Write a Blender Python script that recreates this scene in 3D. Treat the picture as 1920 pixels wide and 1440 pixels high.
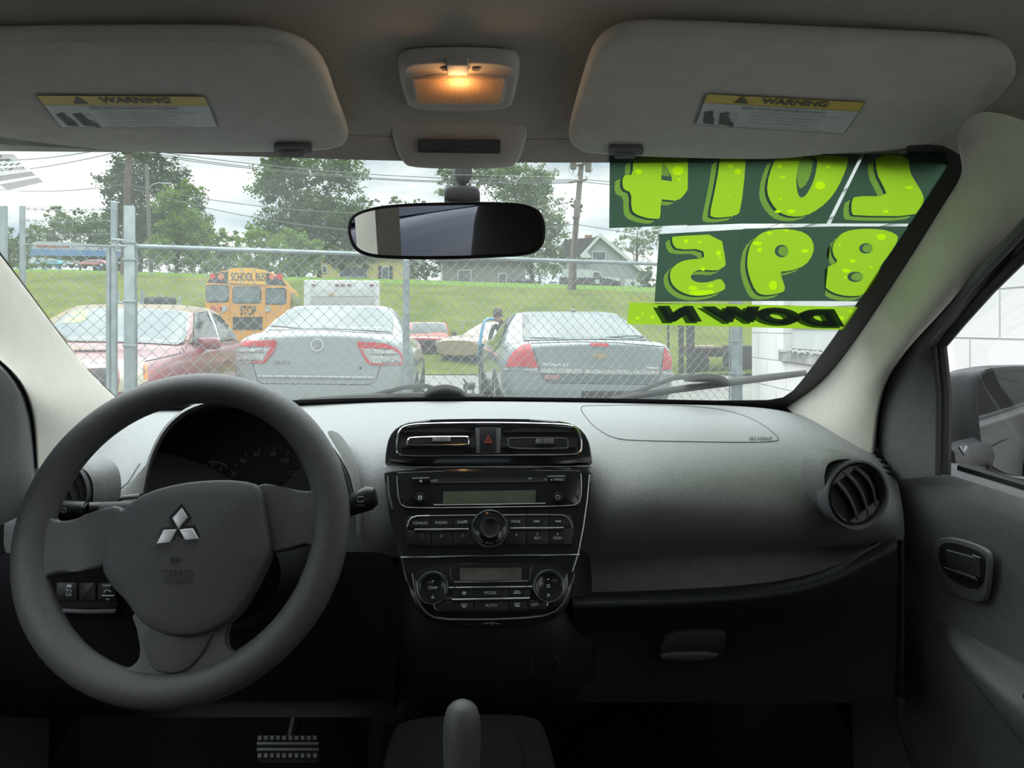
import bpy, bmesh, math, random
from mathutils import Vector, Matrix
from mathutils.bvhtree import BVHTree
from mathutils.geometry import delaunay_2d_cdt

for o in list(bpy.data.objects):
    bpy.data.objects.remove(o)
random.seed(7)
sc = bpy.context.scene
col = sc.collection
PI = math.pi

# ------------------------------------------------------------------ camera
F, CX, HY, EYE = 1440.0, 960.0, 612.0, 1.12        # focal length, horizon and eye height for the 1920x1440 frame
cam_data = bpy.data.cameras.new('camera')
cam = bpy.data.objects.new('camera', cam_data)
col.objects.link(cam)
cam.location = (0, 0, EYE)
cam.rotation_euler = (PI / 2, 0, 0)
cam_data.sensor_width = 36.0
cam_data.lens = 36.0 * F / 1920.0
cam_data.shift_y = -(720.0 - HY) / 1920.0
cam_data.clip_start = 0.01
cam_data.clip_end = 600
sc.camera = cam

# ------------------------------------------------------------------ exposure
sc.view_settings.view_transform = 'Standard'
sc.view_settings.look = 'None'
sc.view_settings.gamma = 1
sc.view_settings.exposure = 0.32
try:
    sc.view_settings.use_curve_mapping = False
except Exception:
    pass

# ------------------------------------------------------------------ overcast sky, brighter overhead than at the horizon
world = bpy.data.worlds.new('sky')
sc.world = world
world.use_nodes = True
nt = world.node_tree
N = nt.nodes
for n in list(N):
    N.remove(n)
L = nt.links
out = N.new('ShaderNodeOutputWorld')
bg = N.new('ShaderNodeBackground')
tc = N.new('ShaderNodeTexCoord')
sep = N.new('ShaderNodeSeparateXYZ')
L.new(tc.outputs['Generated'], sep.inputs[0])
mp = N.new('ShaderNodeMapping')
mp.inputs['Scale'].default_value = (2.2, 2.2, 7.0)
mp.inputs['Location'].default_value = (0.35, 0.1, 0.2)
L.new(tc.outputs['Generated'], mp.inputs[0])
nz = N.new('ShaderNodeTexNoise')
nz.inputs['Scale'].default_value = 1.7
nz.inputs['Detail'].default_value = 6
nz.inputs['Roughness'].default_value = 0.55
nz.inputs['Distortion'].default_value = 0.3
L.new(mp.outputs[0], nz.inputs['Vector'])
cr = N.new('ShaderNodeValToRGB')
cr.color_ramp.elements[0].position = 0.38
cr.color_ramp.elements[0].color = (0.42, 0.52, 0.60, 1)
cr.color_ramp.elements[1].position = 0.60
cr.color_ramp.elements[1].color = (0.98, 0.99, 0.98, 1)
e = cr.color_ramp.elements.new(0.48)
e.color = (0.66, 0.71, 0.73, 1)
L.new(nz.outputs['Fac'], cr.inputs['Fac'])
L.new(cr.outputs['Color'], bg.inputs['Color'])
mr = N.new('ShaderNodeMapRange')
mr.interpolation_type = 'SMOOTHSTEP'
mr.inputs['From Min'].default_value = 0.18
mr.inputs['From Max'].default_value = 0.75
mr.inputs['To Min'].default_value = 1.08
mr.inputs['To Max'].default_value = 4.7
L.new(sep.outputs['Z'], mr.inputs['Value'])
L.new(mr.outputs[0], bg.inputs['Strength'])
L.new(bg.outputs[0], out.inputs[0])

# ------------------------------------------------------------------ coordinates
def P(px, py, Y):
    """a point of the place at depth Y (metres in front of the viewer) seen in this direction"""
    return Vector(((px - CX) / F * Y, Y, EYE + (HY - py) / F * Y))

def ray(px, py):
    return Vector(((px - CX) / F, 1.0, (HY - py) / F))

ORG = Vector((0, 0, EYE))
CA = Vector((-0.0628, 0.998, 0)).normalized()      # the car's forward axis
CR = Vector((0.998, 0.0628, 0)).normalized()       # its right-hand axis
def C(x, y, z):
    """car coordinates: right, forward, up from eye height"""
    return CR * x + CA * y + Vector((0, 0, z + EYE))

def WS(px, py, off=0.0):
    """point of the curved windscreen in this direction; off > 0 is towards the cabin"""
    r = ray(px, py)
    x, y, z = r.dot(CR), r.dot(CA), r.z
    A = 0.53 * 0.28 * x * x
    B = 0.53 * y + z
    Cc = -(0.184 + 0.53 * 0.85)
    t = (-B + math.sqrt(B * B - 4 * A * Cc)) / (2 * A) if A > 1e-7 else -Cc / B
    n = Vector((0.53 * 0.56 * x * t, 0.53, 1)).normalized()
    p = ORG + r * t
    return p - (CR * n.x + CA * n.y + Vector((0, 0, n.z))) * off

class Fr:
    """a flat frame: origin o, axes u (right) and v (up), n towards the viewer"""
    def __init__(s, o, u, v):
        s.o = Vector(o)
        s.u = Vector(u).normalized()
        v = Vector(v)
        s.v = (v - s.u * v.dot(s.u)).normalized()
        s.n = s.u.cross(s.v)
    def w(s, a, b, c=0.0):
        return s.o + s.u * a + s.v * b + s.n * c
    def hit(s, px, py, c=0.0):
        r = ray(px, py)
        t = (s.o + s.n * c - ORG).dot(s.n) / r.dot(s.n)
        return ORG + r * t
    def ab(s, px, py):
        d = s.hit(px, py) - s.o
        return (d.dot(s.u), d.dot(s.v))
    def abc(s, px, py, c):
        d = s.hit(px, py, c) - s.o
        return (d.dot(s.u), d.dot(s.v))
    def k(s, px, py):
        return (s.hit(px, py)).y / F                # metres per pixel there

# ------------------------------------------------------------------ materials
MATS = {}
KE = 1.0        # scale on outdoor colours; offsets the bright overhead sky in the colour itself
def mat(name, c, rough=0.6, metal=0.0, var=0.06, vs=40.0, bump=0.0, bs=400.0, coat=0.0, spec=0.5, sheen=0.0, trans=0.0, c2=None, vmin=0.4, vmax=0.6, det=3):
    if name in MATS:
        return MATS[name]
    c = tuple(x * KE for x in c)
    if c2 is not None: c2 = tuple(x * KE for x in c2)
    m = bpy.data.materials.new(name)
    m.use_nodes = True
    t = m.node_tree
    b = t.nodes['Principled BSDF']
    tc = t.nodes.new('ShaderNodeTexCoord')
    nz = t.nodes.new('ShaderNodeTexNoise')
    nz.inputs['Scale'].default_value = vs
    nz.inputs['Detail'].default_value = det
    t.links.new(tc.outputs['Object'], nz.inputs['Vector'])
    r = t.nodes.new('ShaderNodeValToRGB')
    r.color_ramp.elements[0].position = vmin
    r.color_ramp.elements[1].position = vmax
    if c2 is None:
        r.color_ramp.elements[0].color = (*[x * (1 - var) for x in c], 1)
        r.color_ramp.elements[1].color = (*[min(1, x * (1 + var)) for x in c], 1)
    else:
        r.color_ramp.elements[0].color = (*c, 1)
        r.color_ramp.elements[1].color = (*c2, 1)
    t.links.new(nz.outputs['Fac'], r.inputs['Fac'])
    t.links.new(r.outputs['Color'], b.inputs['Base Color'])
    b.inputs['Roughness'].default_value = rough
    b.inputs['Metallic'].default_value = metal
    b.inputs['Coat Weight'].default_value = coat
    b.inputs['Coat Roughness'].default_value = 0.05
    b.inputs['Specular IOR Level'].default_value = spec
    b.inputs['Sheen Weight'].default_value = sheen
    if bump:
        n2 = t.nodes.new('ShaderNodeTexNoise')
        n2.inputs['Scale'].default_value = bs
        n2.inputs['Detail'].default_value = 2
        t.links.new(tc.outputs['Object'], n2.inputs['Vector'])
        bp = t.nodes.new('ShaderNodeBump')
        bp.inputs['Strength'].default_value = bump
        bp.inputs['Distance'].default_value = 0.001
        t.links.new(n2.outputs['Fac'], bp.inputs['Height'])
        t.links.new(bp.outputs[0], b.inputs['Normal'])
    MATS[name] = m
    return m

def clear(m):
    t = m.node_tree
    for n in list(t.nodes):
        t.nodes.remove(n)
    return t

def mat_glass(name, tint, haze=0.0, hazec=(0.8, 0.85, 0.82), refl=0.06, rough=0.02):
    """thin sheet of glass: clear, a faint reflection, and a film of dust that scatters the daylight"""
    if name in MATS:
        return MATS[name]
    m = bpy.data.materials.new(name)
    m.use_nodes = True
    t = clear(m)
    nn = t.nodes.new
    o = nn('ShaderNodeOutputMaterial')
    tr = nn('ShaderNodeBsdfTransparent')
    tr.inputs[0].default_value = (*tint, 1)
    gl = nn('ShaderNodeBsdfGlossy')
    gl.inputs['Roughness'].default_value = rough
    lw = nn('ShaderNodeLayerWeight')
    lw.inputs['Blend'].default_value = 0.25
    ml = nn('ShaderNodeMath')
    ml.operation = 'MULTIPLY_ADD'
    ml.inputs[1].default_value = refl * 1.6
    ml.inputs[2].default_value = refl * 0.35
    t.links.new(lw.outputs['Fresnel'], ml.inputs[0])
    m1 = nn('ShaderNodeMixShader')
    t.links.new(ml.outputs[0], m1.inputs[0])
    t.links.new(tr.outputs[0], m1.inputs[1])
    t.links.new(gl.outputs[0], m1.inputs[2])
    last = m1
    if haze:
        tl = nn('ShaderNodeBsdfTranslucent')
        tl.inputs[0].default_value = (*hazec, 1)
        tcn = nn('ShaderNodeTexCoord')
        nz = nn('ShaderNodeTexNoise')
        nz.inputs['Scale'].default_value = 3.5
        nz.inputs['Detail'].default_value = 5
        t.links.new(tcn.outputs['Object'], nz.inputs['Vector'])
        mrn = nn('ShaderNodeMapRange')
        mrn.inputs['From Min'].default_value = 0.3
        mrn.inputs['From Max'].default_value = 0.7
        mrn.inputs['To Min'].default_value = haze * 0.75
        mrn.inputs['To Max'].default_value = haze * 1.25
        t.links.new(nz.outputs['Fac'], mrn.inputs['Value'])
        m2 = nn('ShaderNodeMixShader')
        t.links.new(mrn.outputs[0], m2.inputs[0])
        t.links.new(m1.outputs[0], m2.inputs[1])
        t.links.new(tl.outputs[0], m2.inputs[2])
        last = m2
    t.links.new(last.outputs[0], o.inputs[0])
    MATS[name] = m
    return m

def mat_leafy(name, c, c2, tl=0.35, vs=1.2, rough=0.6):
    """leaves or backlit vinyl: part of the daylight comes through"""
    if name in MATS:
        return MATS[name]
    c = tuple(x * KE for x in c); c2 = tuple(x * KE for x in c2)
    m = bpy.data.materials.new(name)
    m.use_nodes = True
    t = clear(m)
    nn = t.nodes.new
    o = nn('ShaderNodeOutputMaterial')
    d = nn('ShaderNodeBsdfPrincipled')
    d.inputs['Roughness'].default_value = rough
    d.inputs['Specular IOR Level'].default_value = 0.25
    tr = nn('ShaderNodeBsdfTranslucent')
    tcn = nn('ShaderNodeTexCoord')
    nz = nn('ShaderNodeTexNoise')
    nz.inputs['Scale'].default_value = vs
    nz.inputs['Detail'].default_value = 4
    t.links.new(tcn.outputs['Object'], nz.inputs['Vector'])
    r = nn('ShaderNodeValToRGB')
    r.color_ramp.elements[0].position = 0.35
    r.color_ramp.elements[1].position = 0.65
    r.color_ramp.elements[0].color = (*c, 1)
    r.color_ramp.elements[1].color = (*c2, 1)
    t.links.new(nz.outputs['Fac'], r.inputs['Fac'])
    t.links.new(r.outputs['Color'], d.inputs['Base Color'])
    t.links.new(r.outputs['Color'], tr.inputs[0])
    mx = nn('ShaderNodeMixShader')
    mx.inputs[0].default_value = tl
    t.links.new(d.outputs[0], mx.inputs[1])
    t.links.new(tr.outputs[0], mx.inputs[2])
    t.links.new(mx.outputs[0], o.inputs[0])
    MATS[name] = m
    return m

def mat_emit(name, c, s):
    if name in MATS:
        return MATS[name]
    m = bpy.data.materials.new(name)
    m.use_nodes = True
    t = clear(m)
    o = t.nodes.new('ShaderNodeOutputMaterial')
    e = t.nodes.new('ShaderNodeEmission')
    e.inputs[0].default_value = (*c, 1)
    e.inputs[1].default_value = s
    t.links.new(e.outputs[0], o.inputs[0])
    MATS[name] = m
    return m

# ------------------------------------------------------------------ objects
ROOT = {}
def tag(o, label=None, cat=None, group=None, kind=None):
    if label: o['label'] = label
    if cat: o['category'] = cat
    if group: o['group'] = group
    if kind: o['kind'] = kind
    return o

def thing(name, label, cat, M=None, loc=None, group=None, kind=None):
    o = bpy.data.objects.new(name, None)
    col.objects.link(o)
    o.empty_display_size = 0.05
    M = M if M is not None else Matrix.Translation(loc if loc is not None else (0, 0, 0))
    o.matrix_world = M
    ROOT[o.name] = M.copy()
    tag(o, label, cat, group, kind)
    return o

def root_of(o):
    while o.parent is not None:
        o = o.parent
    return o

def finish(bm, ang=35):
    bmesh.ops.recalc_face_normals(bm, faces=bm.faces)
    a = math.radians(ang)
    for f in bm.faces:
        f.smooth = True
    for e in bm.edges:
        if len(e.link_faces) != 2 or e.calc_face_angle(0) > a:
            e.smooth = False

def obj(name, bm, m, parent=None, local=False, sub=0, ang=35, solid=0.0, label=None, kind=None, cat=None, group=None, fin=True):
    """one mesh object; vertices are in world space unless local (then in its thing's space)"""
    if fin:
        finish(bm, ang)
    me = bpy.data.meshes.new(name)
    org = Vector((0, 0, 0))
    if parent is not None:
        if not local:
            bm.transform(ROOT[root_of(parent).name].inverted())
    elif not local:
        vs = [v.co for v in bm.verts]
        org = Vector(((min(v.x for v in vs) + max(v.x for v in vs)) / 2, (min(v.y for v in vs) + max(v.y for v in vs)) / 2, min(v.z for v in vs)))
        bm.transform(Matrix.Translation(-org))
    bm.to_mesh(me)
    bm.free()
    for mm in (m if isinstance(m, (list, tuple)) else [m]):
        me.materials.append(mm)
    o = bpy.data.objects.new(name, me)
    col.objects.link(o)
    if parent is not None:
        o.parent = parent
    else:
        o.location = org
        ROOT[o.name] = Matrix.Translation(org)
    if sub:
        md = o.modifiers.new('subdivision', 'SUBSURF')
        md.levels = sub
        md.render_levels = sub
    if solid:
        md = o.modifiers.new('thickness', 'SOLIDIFY')
        md.thickness = solid
        md.offset = 0
    tag(o, label, cat, group, kind)
    return o

# ------------------------------------------------------------------ shapes
def nb():
    return bmesh.new()

def box(bm, c, s, R=None, bev=0.0):
    c = Vector(c)
    vs = []
    b2 = bmesh.new()
    bmesh.ops.create_cube(b2, size=1.0)
    for v in b2.verts:
        v.co = Vector((v.co.x * s[0], v.co.y * s[1], v.co.z * s[2]))
    if bev:
        bmesh.ops.bevel(b2, geom=b2.edges[:], offset=bev, segments=2, affect='EDGES', profile=0.5)
    for v in b2.verts:
        v.co = (R @ v.co if R is not None else v.co) + c
    merge(bm, b2)

def merge(bm, b2):
    mp = {}
    for v in b2.verts:
        mp[v] = bm.verts.new(v.co)
    for f in b2.faces:
        try:
            nf = bm.faces.new([mp[v] for v in f.verts])
            nf.material_index = f.material_index
        except ValueError:
            pass
    b2.free()

def grid(bm, rows, closed=False, cap=False, close_rows=False):
    vr = [[bm.verts.new(p) for p in r] for r in rows]
    nr = len(vr)
    for i in range(nr if close_rows else nr - 1):
        a, b = vr[i], vr[(i + 1) % nr]
        n = len(a)
        for j in range(n if closed else n - 1):
            k = (j + 1) % n
            try:
                bm.faces.new([a[j], a[k], b[k], b[j]])
            except ValueError:
                pass
    if cap:
        for r in (vr[0], vr[-1]):
            try:
                bm.faces.new(r)
            except ValueError:
                pass
    return vr

def WR(px, py, d):
    """a point just beyond the windscreen in this direction"""
    p = WS(px, py)
    return p + (p - ORG).normalized() * d

def tube(bm, pts, r, seg=8, closed=False, cap=True, sy=1.0, up=None):
    pts = [Vector(p) for p in pts]
    n = len(pts)
    rs = r if isinstance(r, (list, tuple)) else [r] * n
    rows = []
    prev = None
    for i in range(n):
        if closed:
            t = pts[(i + 1) % n] - pts[i - 1]
        else:
            t = pts[min(i + 1, n - 1)] - pts[max(i - 1, 0)]
        t = t.normalized() if t.length > 1e-9 else Vector((0, 0, 1))
        if up is not None:
            a = Vector(up)
            a = (a - t * a.dot(t)).normalized()
        elif prev is None:
            a = Vector((0, 0, 1)) if abs(t.z) < 0.9 else Vector((1, 0, 0))
            a = (a - t * a.dot(t)).normalized()
        else:
            a = (prev - t * prev.dot(t)).normalized()
        prev = a
        b = t.cross(a)
        rows.append([pts[i] + (a * math.cos(2 * PI * k / seg) + b * math.sin(2 * PI * k / seg) * sy) * rs[i] for k in range(seg)])
    grid(bm, rows, closed=True, cap=cap and not closed, close_rows=closed)

def lathe(bm, o, ax, prof, seg=32, cap=True, u=None, su=1.0):
    """profile of (radius, height) turned about ax"""
    ax = Vector(ax).normalized()
    if u is None:
        u = Vector((1, 0, 0)) if abs(ax.x) < 0.9 else Vector((0, 0, 1))
    u = Vector(u)
    u = (u - ax * u.dot(ax)).normalized()
    v = ax.cross(u)
    o = Vector(o)
    rows = [[o + ax * h + (u * math.cos(2 * PI * k / seg) * su + v * math.sin(2 * PI * k / seg)) * max(r, 1e-5) for k in range(seg)] for r, h in prof]
    grid(bm, rows, closed=True, cap=cap)

def prism(bm, poly, fn, h0, h1, bev=0.0, seg=2, allb=False):
    """poly of 2-D points extruded between heights; fn(a, b, c) -> world"""
    b2 = bmesh.new()
    lo = [b2.verts.new((p[0], p[1], h0)) for p in poly]
    f = b2.faces.new(lo)
    r = bmesh.ops.extrude_face_region(b2, geom=[f])
    for v in r['geom']:
        if isinstance(v, bmesh.types.BMVert):
            v.co.z = h1
    if bev:
        ed = [e for e in b2.edges if allb or all(abs(v.co.z - h1) < 1e-9 for v in e.verts)]
        bmesh.ops.bevel(b2, geom=ed, offset=bev, segments=seg, affect='EDGES', profile=0.5, clamp_overlap=True)
    bmesh.ops.triangulate(b2, faces=[q for q in b2.faces if len(q.verts) > 4])
    for v in b2.verts:
        v.co = fn(v.co.x, v.co.y, v.co.z)
    merge(bm, b2)

def puff(bm, poly, fn, t, b, base=0.0, levels=None):
    """star-shaped outline swollen towards its middle"""
    n = len(poly)
    cx = sum(p[0] for p in poly) / n
    cy = sum(p[1] for p in poly) / n
    levels = levels or [(1.0, 0), (1.0, 0.45), (0.985, 0.75), (0.955, 0.93), (0.90, 1.0), (0.75, 1.0), (0.5, 1.0), (0.25, 1.0)]
    rows = []
    for s, h in levels:
        bulge = b * (1 - s * s)
        rows.append([fn(cx + (p[0] - cx) * s, cy + (p[1] - cy) * s, base + t * h + bulge) for p in poly])
    vr = grid(bm, rows, closed=True)
    bm.faces.new(vr[0])
    c = bm.verts.new(fn(cx, cy, base + t * levels[-1][1] + b))
    last = vr[-1]
    for i in range(n):
        bm.faces.new([last[i], last[(i + 1) % n], c])

def rrect(x0, y0, x1, y1, r, n=4):
    """rounded rectangle, px style corners"""
    pts = []
    if x0 > x1: x0, x1 = x1, x0
    if y0 > y1: y0, y1 = y1, y0
    for cx, cy, a0 in ((x1 - r, y0 + r, -90), (x1 - r, y1 - r, 0), (x0 + r, y1 - r, 90), (x0 + r, y0 + r, 180)):
        for k in range(n + 1):
            a = math.radians(a0 + 90 * k / n)
            pts.append((cx + r * math.cos(a), cy + r * math.sin(a)))
    return pts

def smooth_poly(pts, it=2, closed=True):
    for _ in range(it):
        q = []
        n = len(pts)
        rng = range(n if closed else n - 1)
        if not closed:
            q.append(pts[0])
        for i in rng:
            a, b = pts[i], pts[(i + 1) % n]
            q.append(tuple(a[k] * 0.75 + b[k] * 0.25 for k in range(len(a))))
            q.append(tuple(a[k] * 0.25 + b[k] * 0.75 for k in range(len(a))))
        if not closed:
            q.append(pts[-1])
        pts = q
    return pts

def ell(cx, cy, rx, ry, n=20, a0=0):
    return [(cx + rx * math.cos(2 * PI * k / n + a0), cy + ry * math.sin(2 * PI * k / n + a0)) for k in range(n)]

def layers(polys, fn, step=None):
    """flat artwork: later polygons cover earlier ones; material index = position. polys[0] is the backing."""
    verts, faces = [], []
    for p in polys:
        a = len(verts)
        ar = sum(p[i][0] * p[(i + 1) % len(p)][1] - p[(i + 1) % len(p)][0] * p[i][1] for i in range(len(p)))
        verts += [Vector(q) for q in (p if ar > 0 else p[::-1])]
        faces.append(list(range(a, a + len(p))))
    if step:
        xs = [p[0] for p in polys[0]]
        ys = [p[1] for p in polys[0]]
        x = min(xs) + step / 2
        while x < max(xs):
            y = min(ys) + step / 2
            while y < max(ys):
                verts.append(Vector((x, y)))
                y += step
            x += step
    v, e, f, ov, oe, of = delaunay_2d_cdt(verts, [], faces, 1, 1e-4)
    bm = bmesh.new()
    bv = []
    for q in v:
        w3 = fn(q.x, q.y)
        bv.append(bm.verts.new(w3) if w3 is not None else None)
    for tri, src in zip(f, of):
        if not src or any(bv[i] is None for i in tri):
            continue
        try:
            nf = bm.faces.new([bv[i] for i in tri])
            nf.material_index = max(src)
        except ValueError:
            pass
    loose = [q for q in bm.verts if not q.link_faces]
    bmesh.ops.delete(bm, geom=loose, context='VERTS')
    return bm

def layobj(name, polys, idx, mats, fn, parent=None, step=None, **kw):
    bm = layers(polys, fn, step)
    for f in bm.faces:
        f.material_index = idx[f.material_index]
    return obj(name, bm, mats, parent, **kw)

_tc = {}
def text_bm(s, bold=0.0, shear=0.0):
    """outline lettering as triangles, unit cap height, origin at the lower left; returns verts, faces, width, height"""
    key = (s, bold, shear)
    if key not in _tc:
        cu = bpy.data.curves.new('t', 'FONT')
        cu.body = s
        cu.offset = bold
        cu.shear = shear
        cu.resolution_u = 5
        o = bpy.data.objects.new('t', cu)
        col.objects.link(o)
        dg = bpy.context.evaluated_depsgraph_get()
        me = bpy.data.meshes.new_from_object(o.evaluated_get(dg))
        vs = [(v.co.x, v.co.y) for v in me.vertices]
        fs = [tuple(p.vertices) for p in me.polygons]
        bpy.data.objects.remove(o)
        bpy.data.curves.remove(cu)
        bpy.data.meshes.remove(me)
        x0 = min(v[0] for v in vs); x1 = max(v[0] for v in vs)
        y0 = min(v[1] for v in vs); y1 = max(v[1] for v in vs)
        _tc[key] = ([((v[0] - x0), (v[1] - y0)) for v in vs], fs, x1 - x0, y1 - y0)
    return _tc[key]

def text(bm, s, fn, bold=0.0, shear=0.0, mi=0):
    """fn(a, b) maps the unit box of the lettering (0..1 across, 0..1 up) to the world"""
    vs, fs, w, h = text_bm(s, bold, shear)
    bv = [bm.verts.new(fn(x / w, y / h)) for x, y in vs]
    for f in fs:
        try:
            nf = bm.faces.new([bv[i] for i in f])
            nf.material_index = mi
        except ValueError:
            pass

def quad(q, fn):
    """unit box -> px quad (lower left, lower right, upper right, upper left) -> fn(px, py)"""
    (ax, ay), (bx, by), (cx, cy), (dx, dy) = q
    def g(s, t):
        x = (ax * (1 - s) + bx * s) * (1 - t) + (dx * (1 - s) + cx * s) * t
        y = (ay * (1 - s) + by * s) * (1 - t) + (dy * (1 - s) + cy * s) * t
        return fn(x, y)
    return g

def bq(x0, y0, x1, y1):
    return [(x0, y1), (x1, y1), (x1, y0), (x0, y0)]

def arc(cx, cy, rx, ry, a0, a1, n=12):
    return [(cx + rx * math.cos(math.radians(a0 + (a1 - a0) * k / n)), cy - ry * math.sin(math.radians(a0 + (a1 - a0) * k / n))) for k in range(n + 1)]
# ================================================================== MATERIALS OF THE CABIN
M_head = mat('headliner_fabric', (0.52, 0.49, 0.44), 0.95, var=0.05, vs=500, bump=0.35, bs=900, spec=0.1)
M_vis = mat('visor_vinyl', (0.62, 0.61, 0.56), 0.8, var=0.03, bump=0.15, bs=1500, spec=0.2)
M_trim = mat('cream_plastic', (0.58, 0.56, 0.50), 0.6, var=0.02, bump=0.1, bs=1200, spec=0.3)
M_house = mat('warm_grey_plastic', (0.58, 0.54, 0.50), 0.55, var=0.02, spec=0.3)
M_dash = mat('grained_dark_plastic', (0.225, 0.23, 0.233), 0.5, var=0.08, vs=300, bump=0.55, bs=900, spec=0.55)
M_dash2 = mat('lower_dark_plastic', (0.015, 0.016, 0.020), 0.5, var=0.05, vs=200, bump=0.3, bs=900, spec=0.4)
M_bolster = mat('soft_grey_panel', (0.13, 0.13, 0.14), 0.7, var=0.05, bump=0.2, bs=900, spec=0.3)
M_door = mat('door_plastic', (0.12, 0.122, 0.125), 0.55, var=0.06, vs=200, bump=0.4, bs=800, spec=0.45)
M_hood = mat('instrument_hood_plastic', (0.19, 0.195, 0.195), 0.7, var=0.05, bump=0.3, bs=900, spec=0.3)
M_hoodin = mat('instrument_tunnel_plastic', (0.40, 0.41, 0.41), 0.75, var=0.04, spec=0.25)
M_wheel = mat('grained_urethane', (0.095, 0.096, 0.098), 0.36, var=0.05, vs=200, bump=0.5, bs=1500, spec=0.5)
M_hub = mat('airbag_cover_plastic', (0.085, 0.086, 0.091), 0.6, var=0.04, vs=200, bump=0.5, bs=900, spec=0.4)
M_gloss = mat('piano_black', (0.014, 0.016, 0.019), 0.16, var=0.02, coat=0.6)
M_matte = mat('matte_black_plastic', (0.012, 0.012, 0.014), 0.6, var=0.05)
M_btn = mat('black_button', (0.016, 0.017, 0.019), 0.4, var=0.05)
M_chrome = mat('chrome', (0.82, 0.83, 0.84), 0.12, metal=1, var=0.01)
M_satin = mat('satin_silver', (0.55, 0.56, 0.57), 0.33, metal=1, var=0.02)
M_dim = mat('dark_satin', (0.16, 0.165, 0.17), 0.35, metal=0.8, var=0.02)
M_rub = mat('black_rubber', (0.022, 0.022, 0.023), 0.7, var=0.05)
M_frit = mat('black_glass_border', (0.035, 0.034, 0.032), 0.5, var=0.05)
M_carpet = mat('black_carpet', (0.010, 0.010, 0.011), 0.95, var=0.2, vs=500, bump=0.5, bs=600, spec=0.1)
M_seat = mat('dark_seat_fabric', (0.02, 0.02, 0.022), 0.9, var=0.1, vs=400, bump=0.4, bs=700, spec=0.1)
M_print = mat('pale_print', (0.62, 0.64, 0.66), 0.6, var=0.01)
M_dprint = mat('dim_print', (0.25, 0.26, 0.27), 0.6, var=0.01)
M_lcd = mat('grey_green_lcd', (0.10, 0.12, 0.085), 0.25, var=0.12, vs=25)
M_lcd2 = mat('grey_brown_lcd', (0.12, 0.11, 0.10), 0.25, var=0.3, vs=18)
M_labelw = mat('label_white', (0.62, 0.66, 0.66), 0.5, var=0.02)
M_labely = mat('label_yellow', (0.72, 0.55, 0.08), 0.5, var=0.03)
M_labelk = mat('label_ink', (0.10, 0.10, 0.09), 0.6, var=0.02)
M_labelg = mat('label_grey_ink', (0.36, 0.37, 0.35), 0.6, var=0.02)
M_mirror = mat('mirror_silver', (0.86, 0.88, 0.88), 0.0, metal=1, var=0.0)
M_screen = mat_glass('dusty_windscreen', (0.93, 0.97, 0.95), haze=0.047, hazec=(0.80, 0.86, 0.82), refl=0.05)
M_side = mat_glass('side_glass', (0.96, 0.97, 0.97), refl=0.05)
M_hzred = mat('red_print', (0.55, 0.07, 0.06), 0.5, var=0.02)

# ================================================================== CABIN SHELL
# headliner
def zroof(y):
    if y < 0.45: return 0.262 + (0.02 * (y + 1.6) / 2.0 if y < 0 else 0.016)
    t = (y - 0.45) / 0.42
    return 0.278 - 0.088 * t ** 1.35
rows = []
ys = [-1.75, -1.3, -0.8, -0.3, 0.1, 0.3, 0.45, 0.55, 0.63, 0.70, 0.76, 0.81, 0.845]
for y in ys:
    z = zroof(y) if y > -1.5 else 0.20
    hw = 0.60 - 0.03 * max(0, y - 0.3)
    r = []
    for k in range(25):
        s = -1 + 2 * k / 24
        x = s * hw
        ed = abs(s)
        yy = y - (0.28 * x * x * 0.9 if y > 0.7 else 0.28 * x * x * 0.9 * max(0, (y - 0.3) / 0.4))
        drop = 0.10 * max(0, (ed - 0.72) / 0.28) ** 2 * (1.0 if y < 0.5 else max(0.25, 1 - (y - 0.5) / 0.4))
        r.append(C(x, yy, z - drop))
    rows.append(r)
bm = nb(); grid(bm, rows)
obj('ceiling', bm, M_head, sub=1, solid=0.012, kind='structure')

# front lip of the headliner, closes against the glass
bm = nb()
rows = [[], [], []]
for k in range(31):
    x = -0.56 + 1.12 * k / 30
    yy = 0.845 - 0.252 * x * x
    rows[0].append(C(x, yy - 0.03, 0.200)); rows[1].append(C(x, yy + 0.004, 0.1835)); rows[2].append(C(x, yy + 0.012, 0.192))
grid(bm, rows)
obj('trim_1', bm, M_head, solid=0.004, kind='structure')

# floor, firewall, rear and sides of the shell
bm = nb()
grid(bm, [[C(x, y, -0.80 + (0.14 if abs(x) < 0.13 else 0) + (0.16 * max(0, (y - 1.1) / 0.4))) for x in (-0.7, -0.3, -0.16, -0.12, 0.12, 0.16, 0.3, 0.7)] for y in (-1.8, -0.6, 0.2, 0.8, 1.1, 1.35, 1.55)])
obj('floor', bm, M_carpet, solid=0.01, kind='structure')
bm = nb()
grid(bm, [[C(x, 1.56, z) for x in (-0.72, 0, 0.72)] for z in (-0.70, -0.4, -0.22)])
obj('wall_front', bm, M_carpet, solid=0.02, kind='structure')
bm = nb()
box(bm, C(0, -1.80, -0.45), (1.4, 0.05, 0.70), Matrix.Rotation(math.atan2(CR.y, CR.x), 3, 'Z'))
for s in (-1, 1):
    box(bm, C(0.56 * s, -1.78, 0.06), (0.2, 0.05, 0.34), Matrix.Rotation(math.atan2(CR.y, CR.x), 3, 'Z'))
obj('wall_rear', bm, M_trim, kind='structure')

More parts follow.
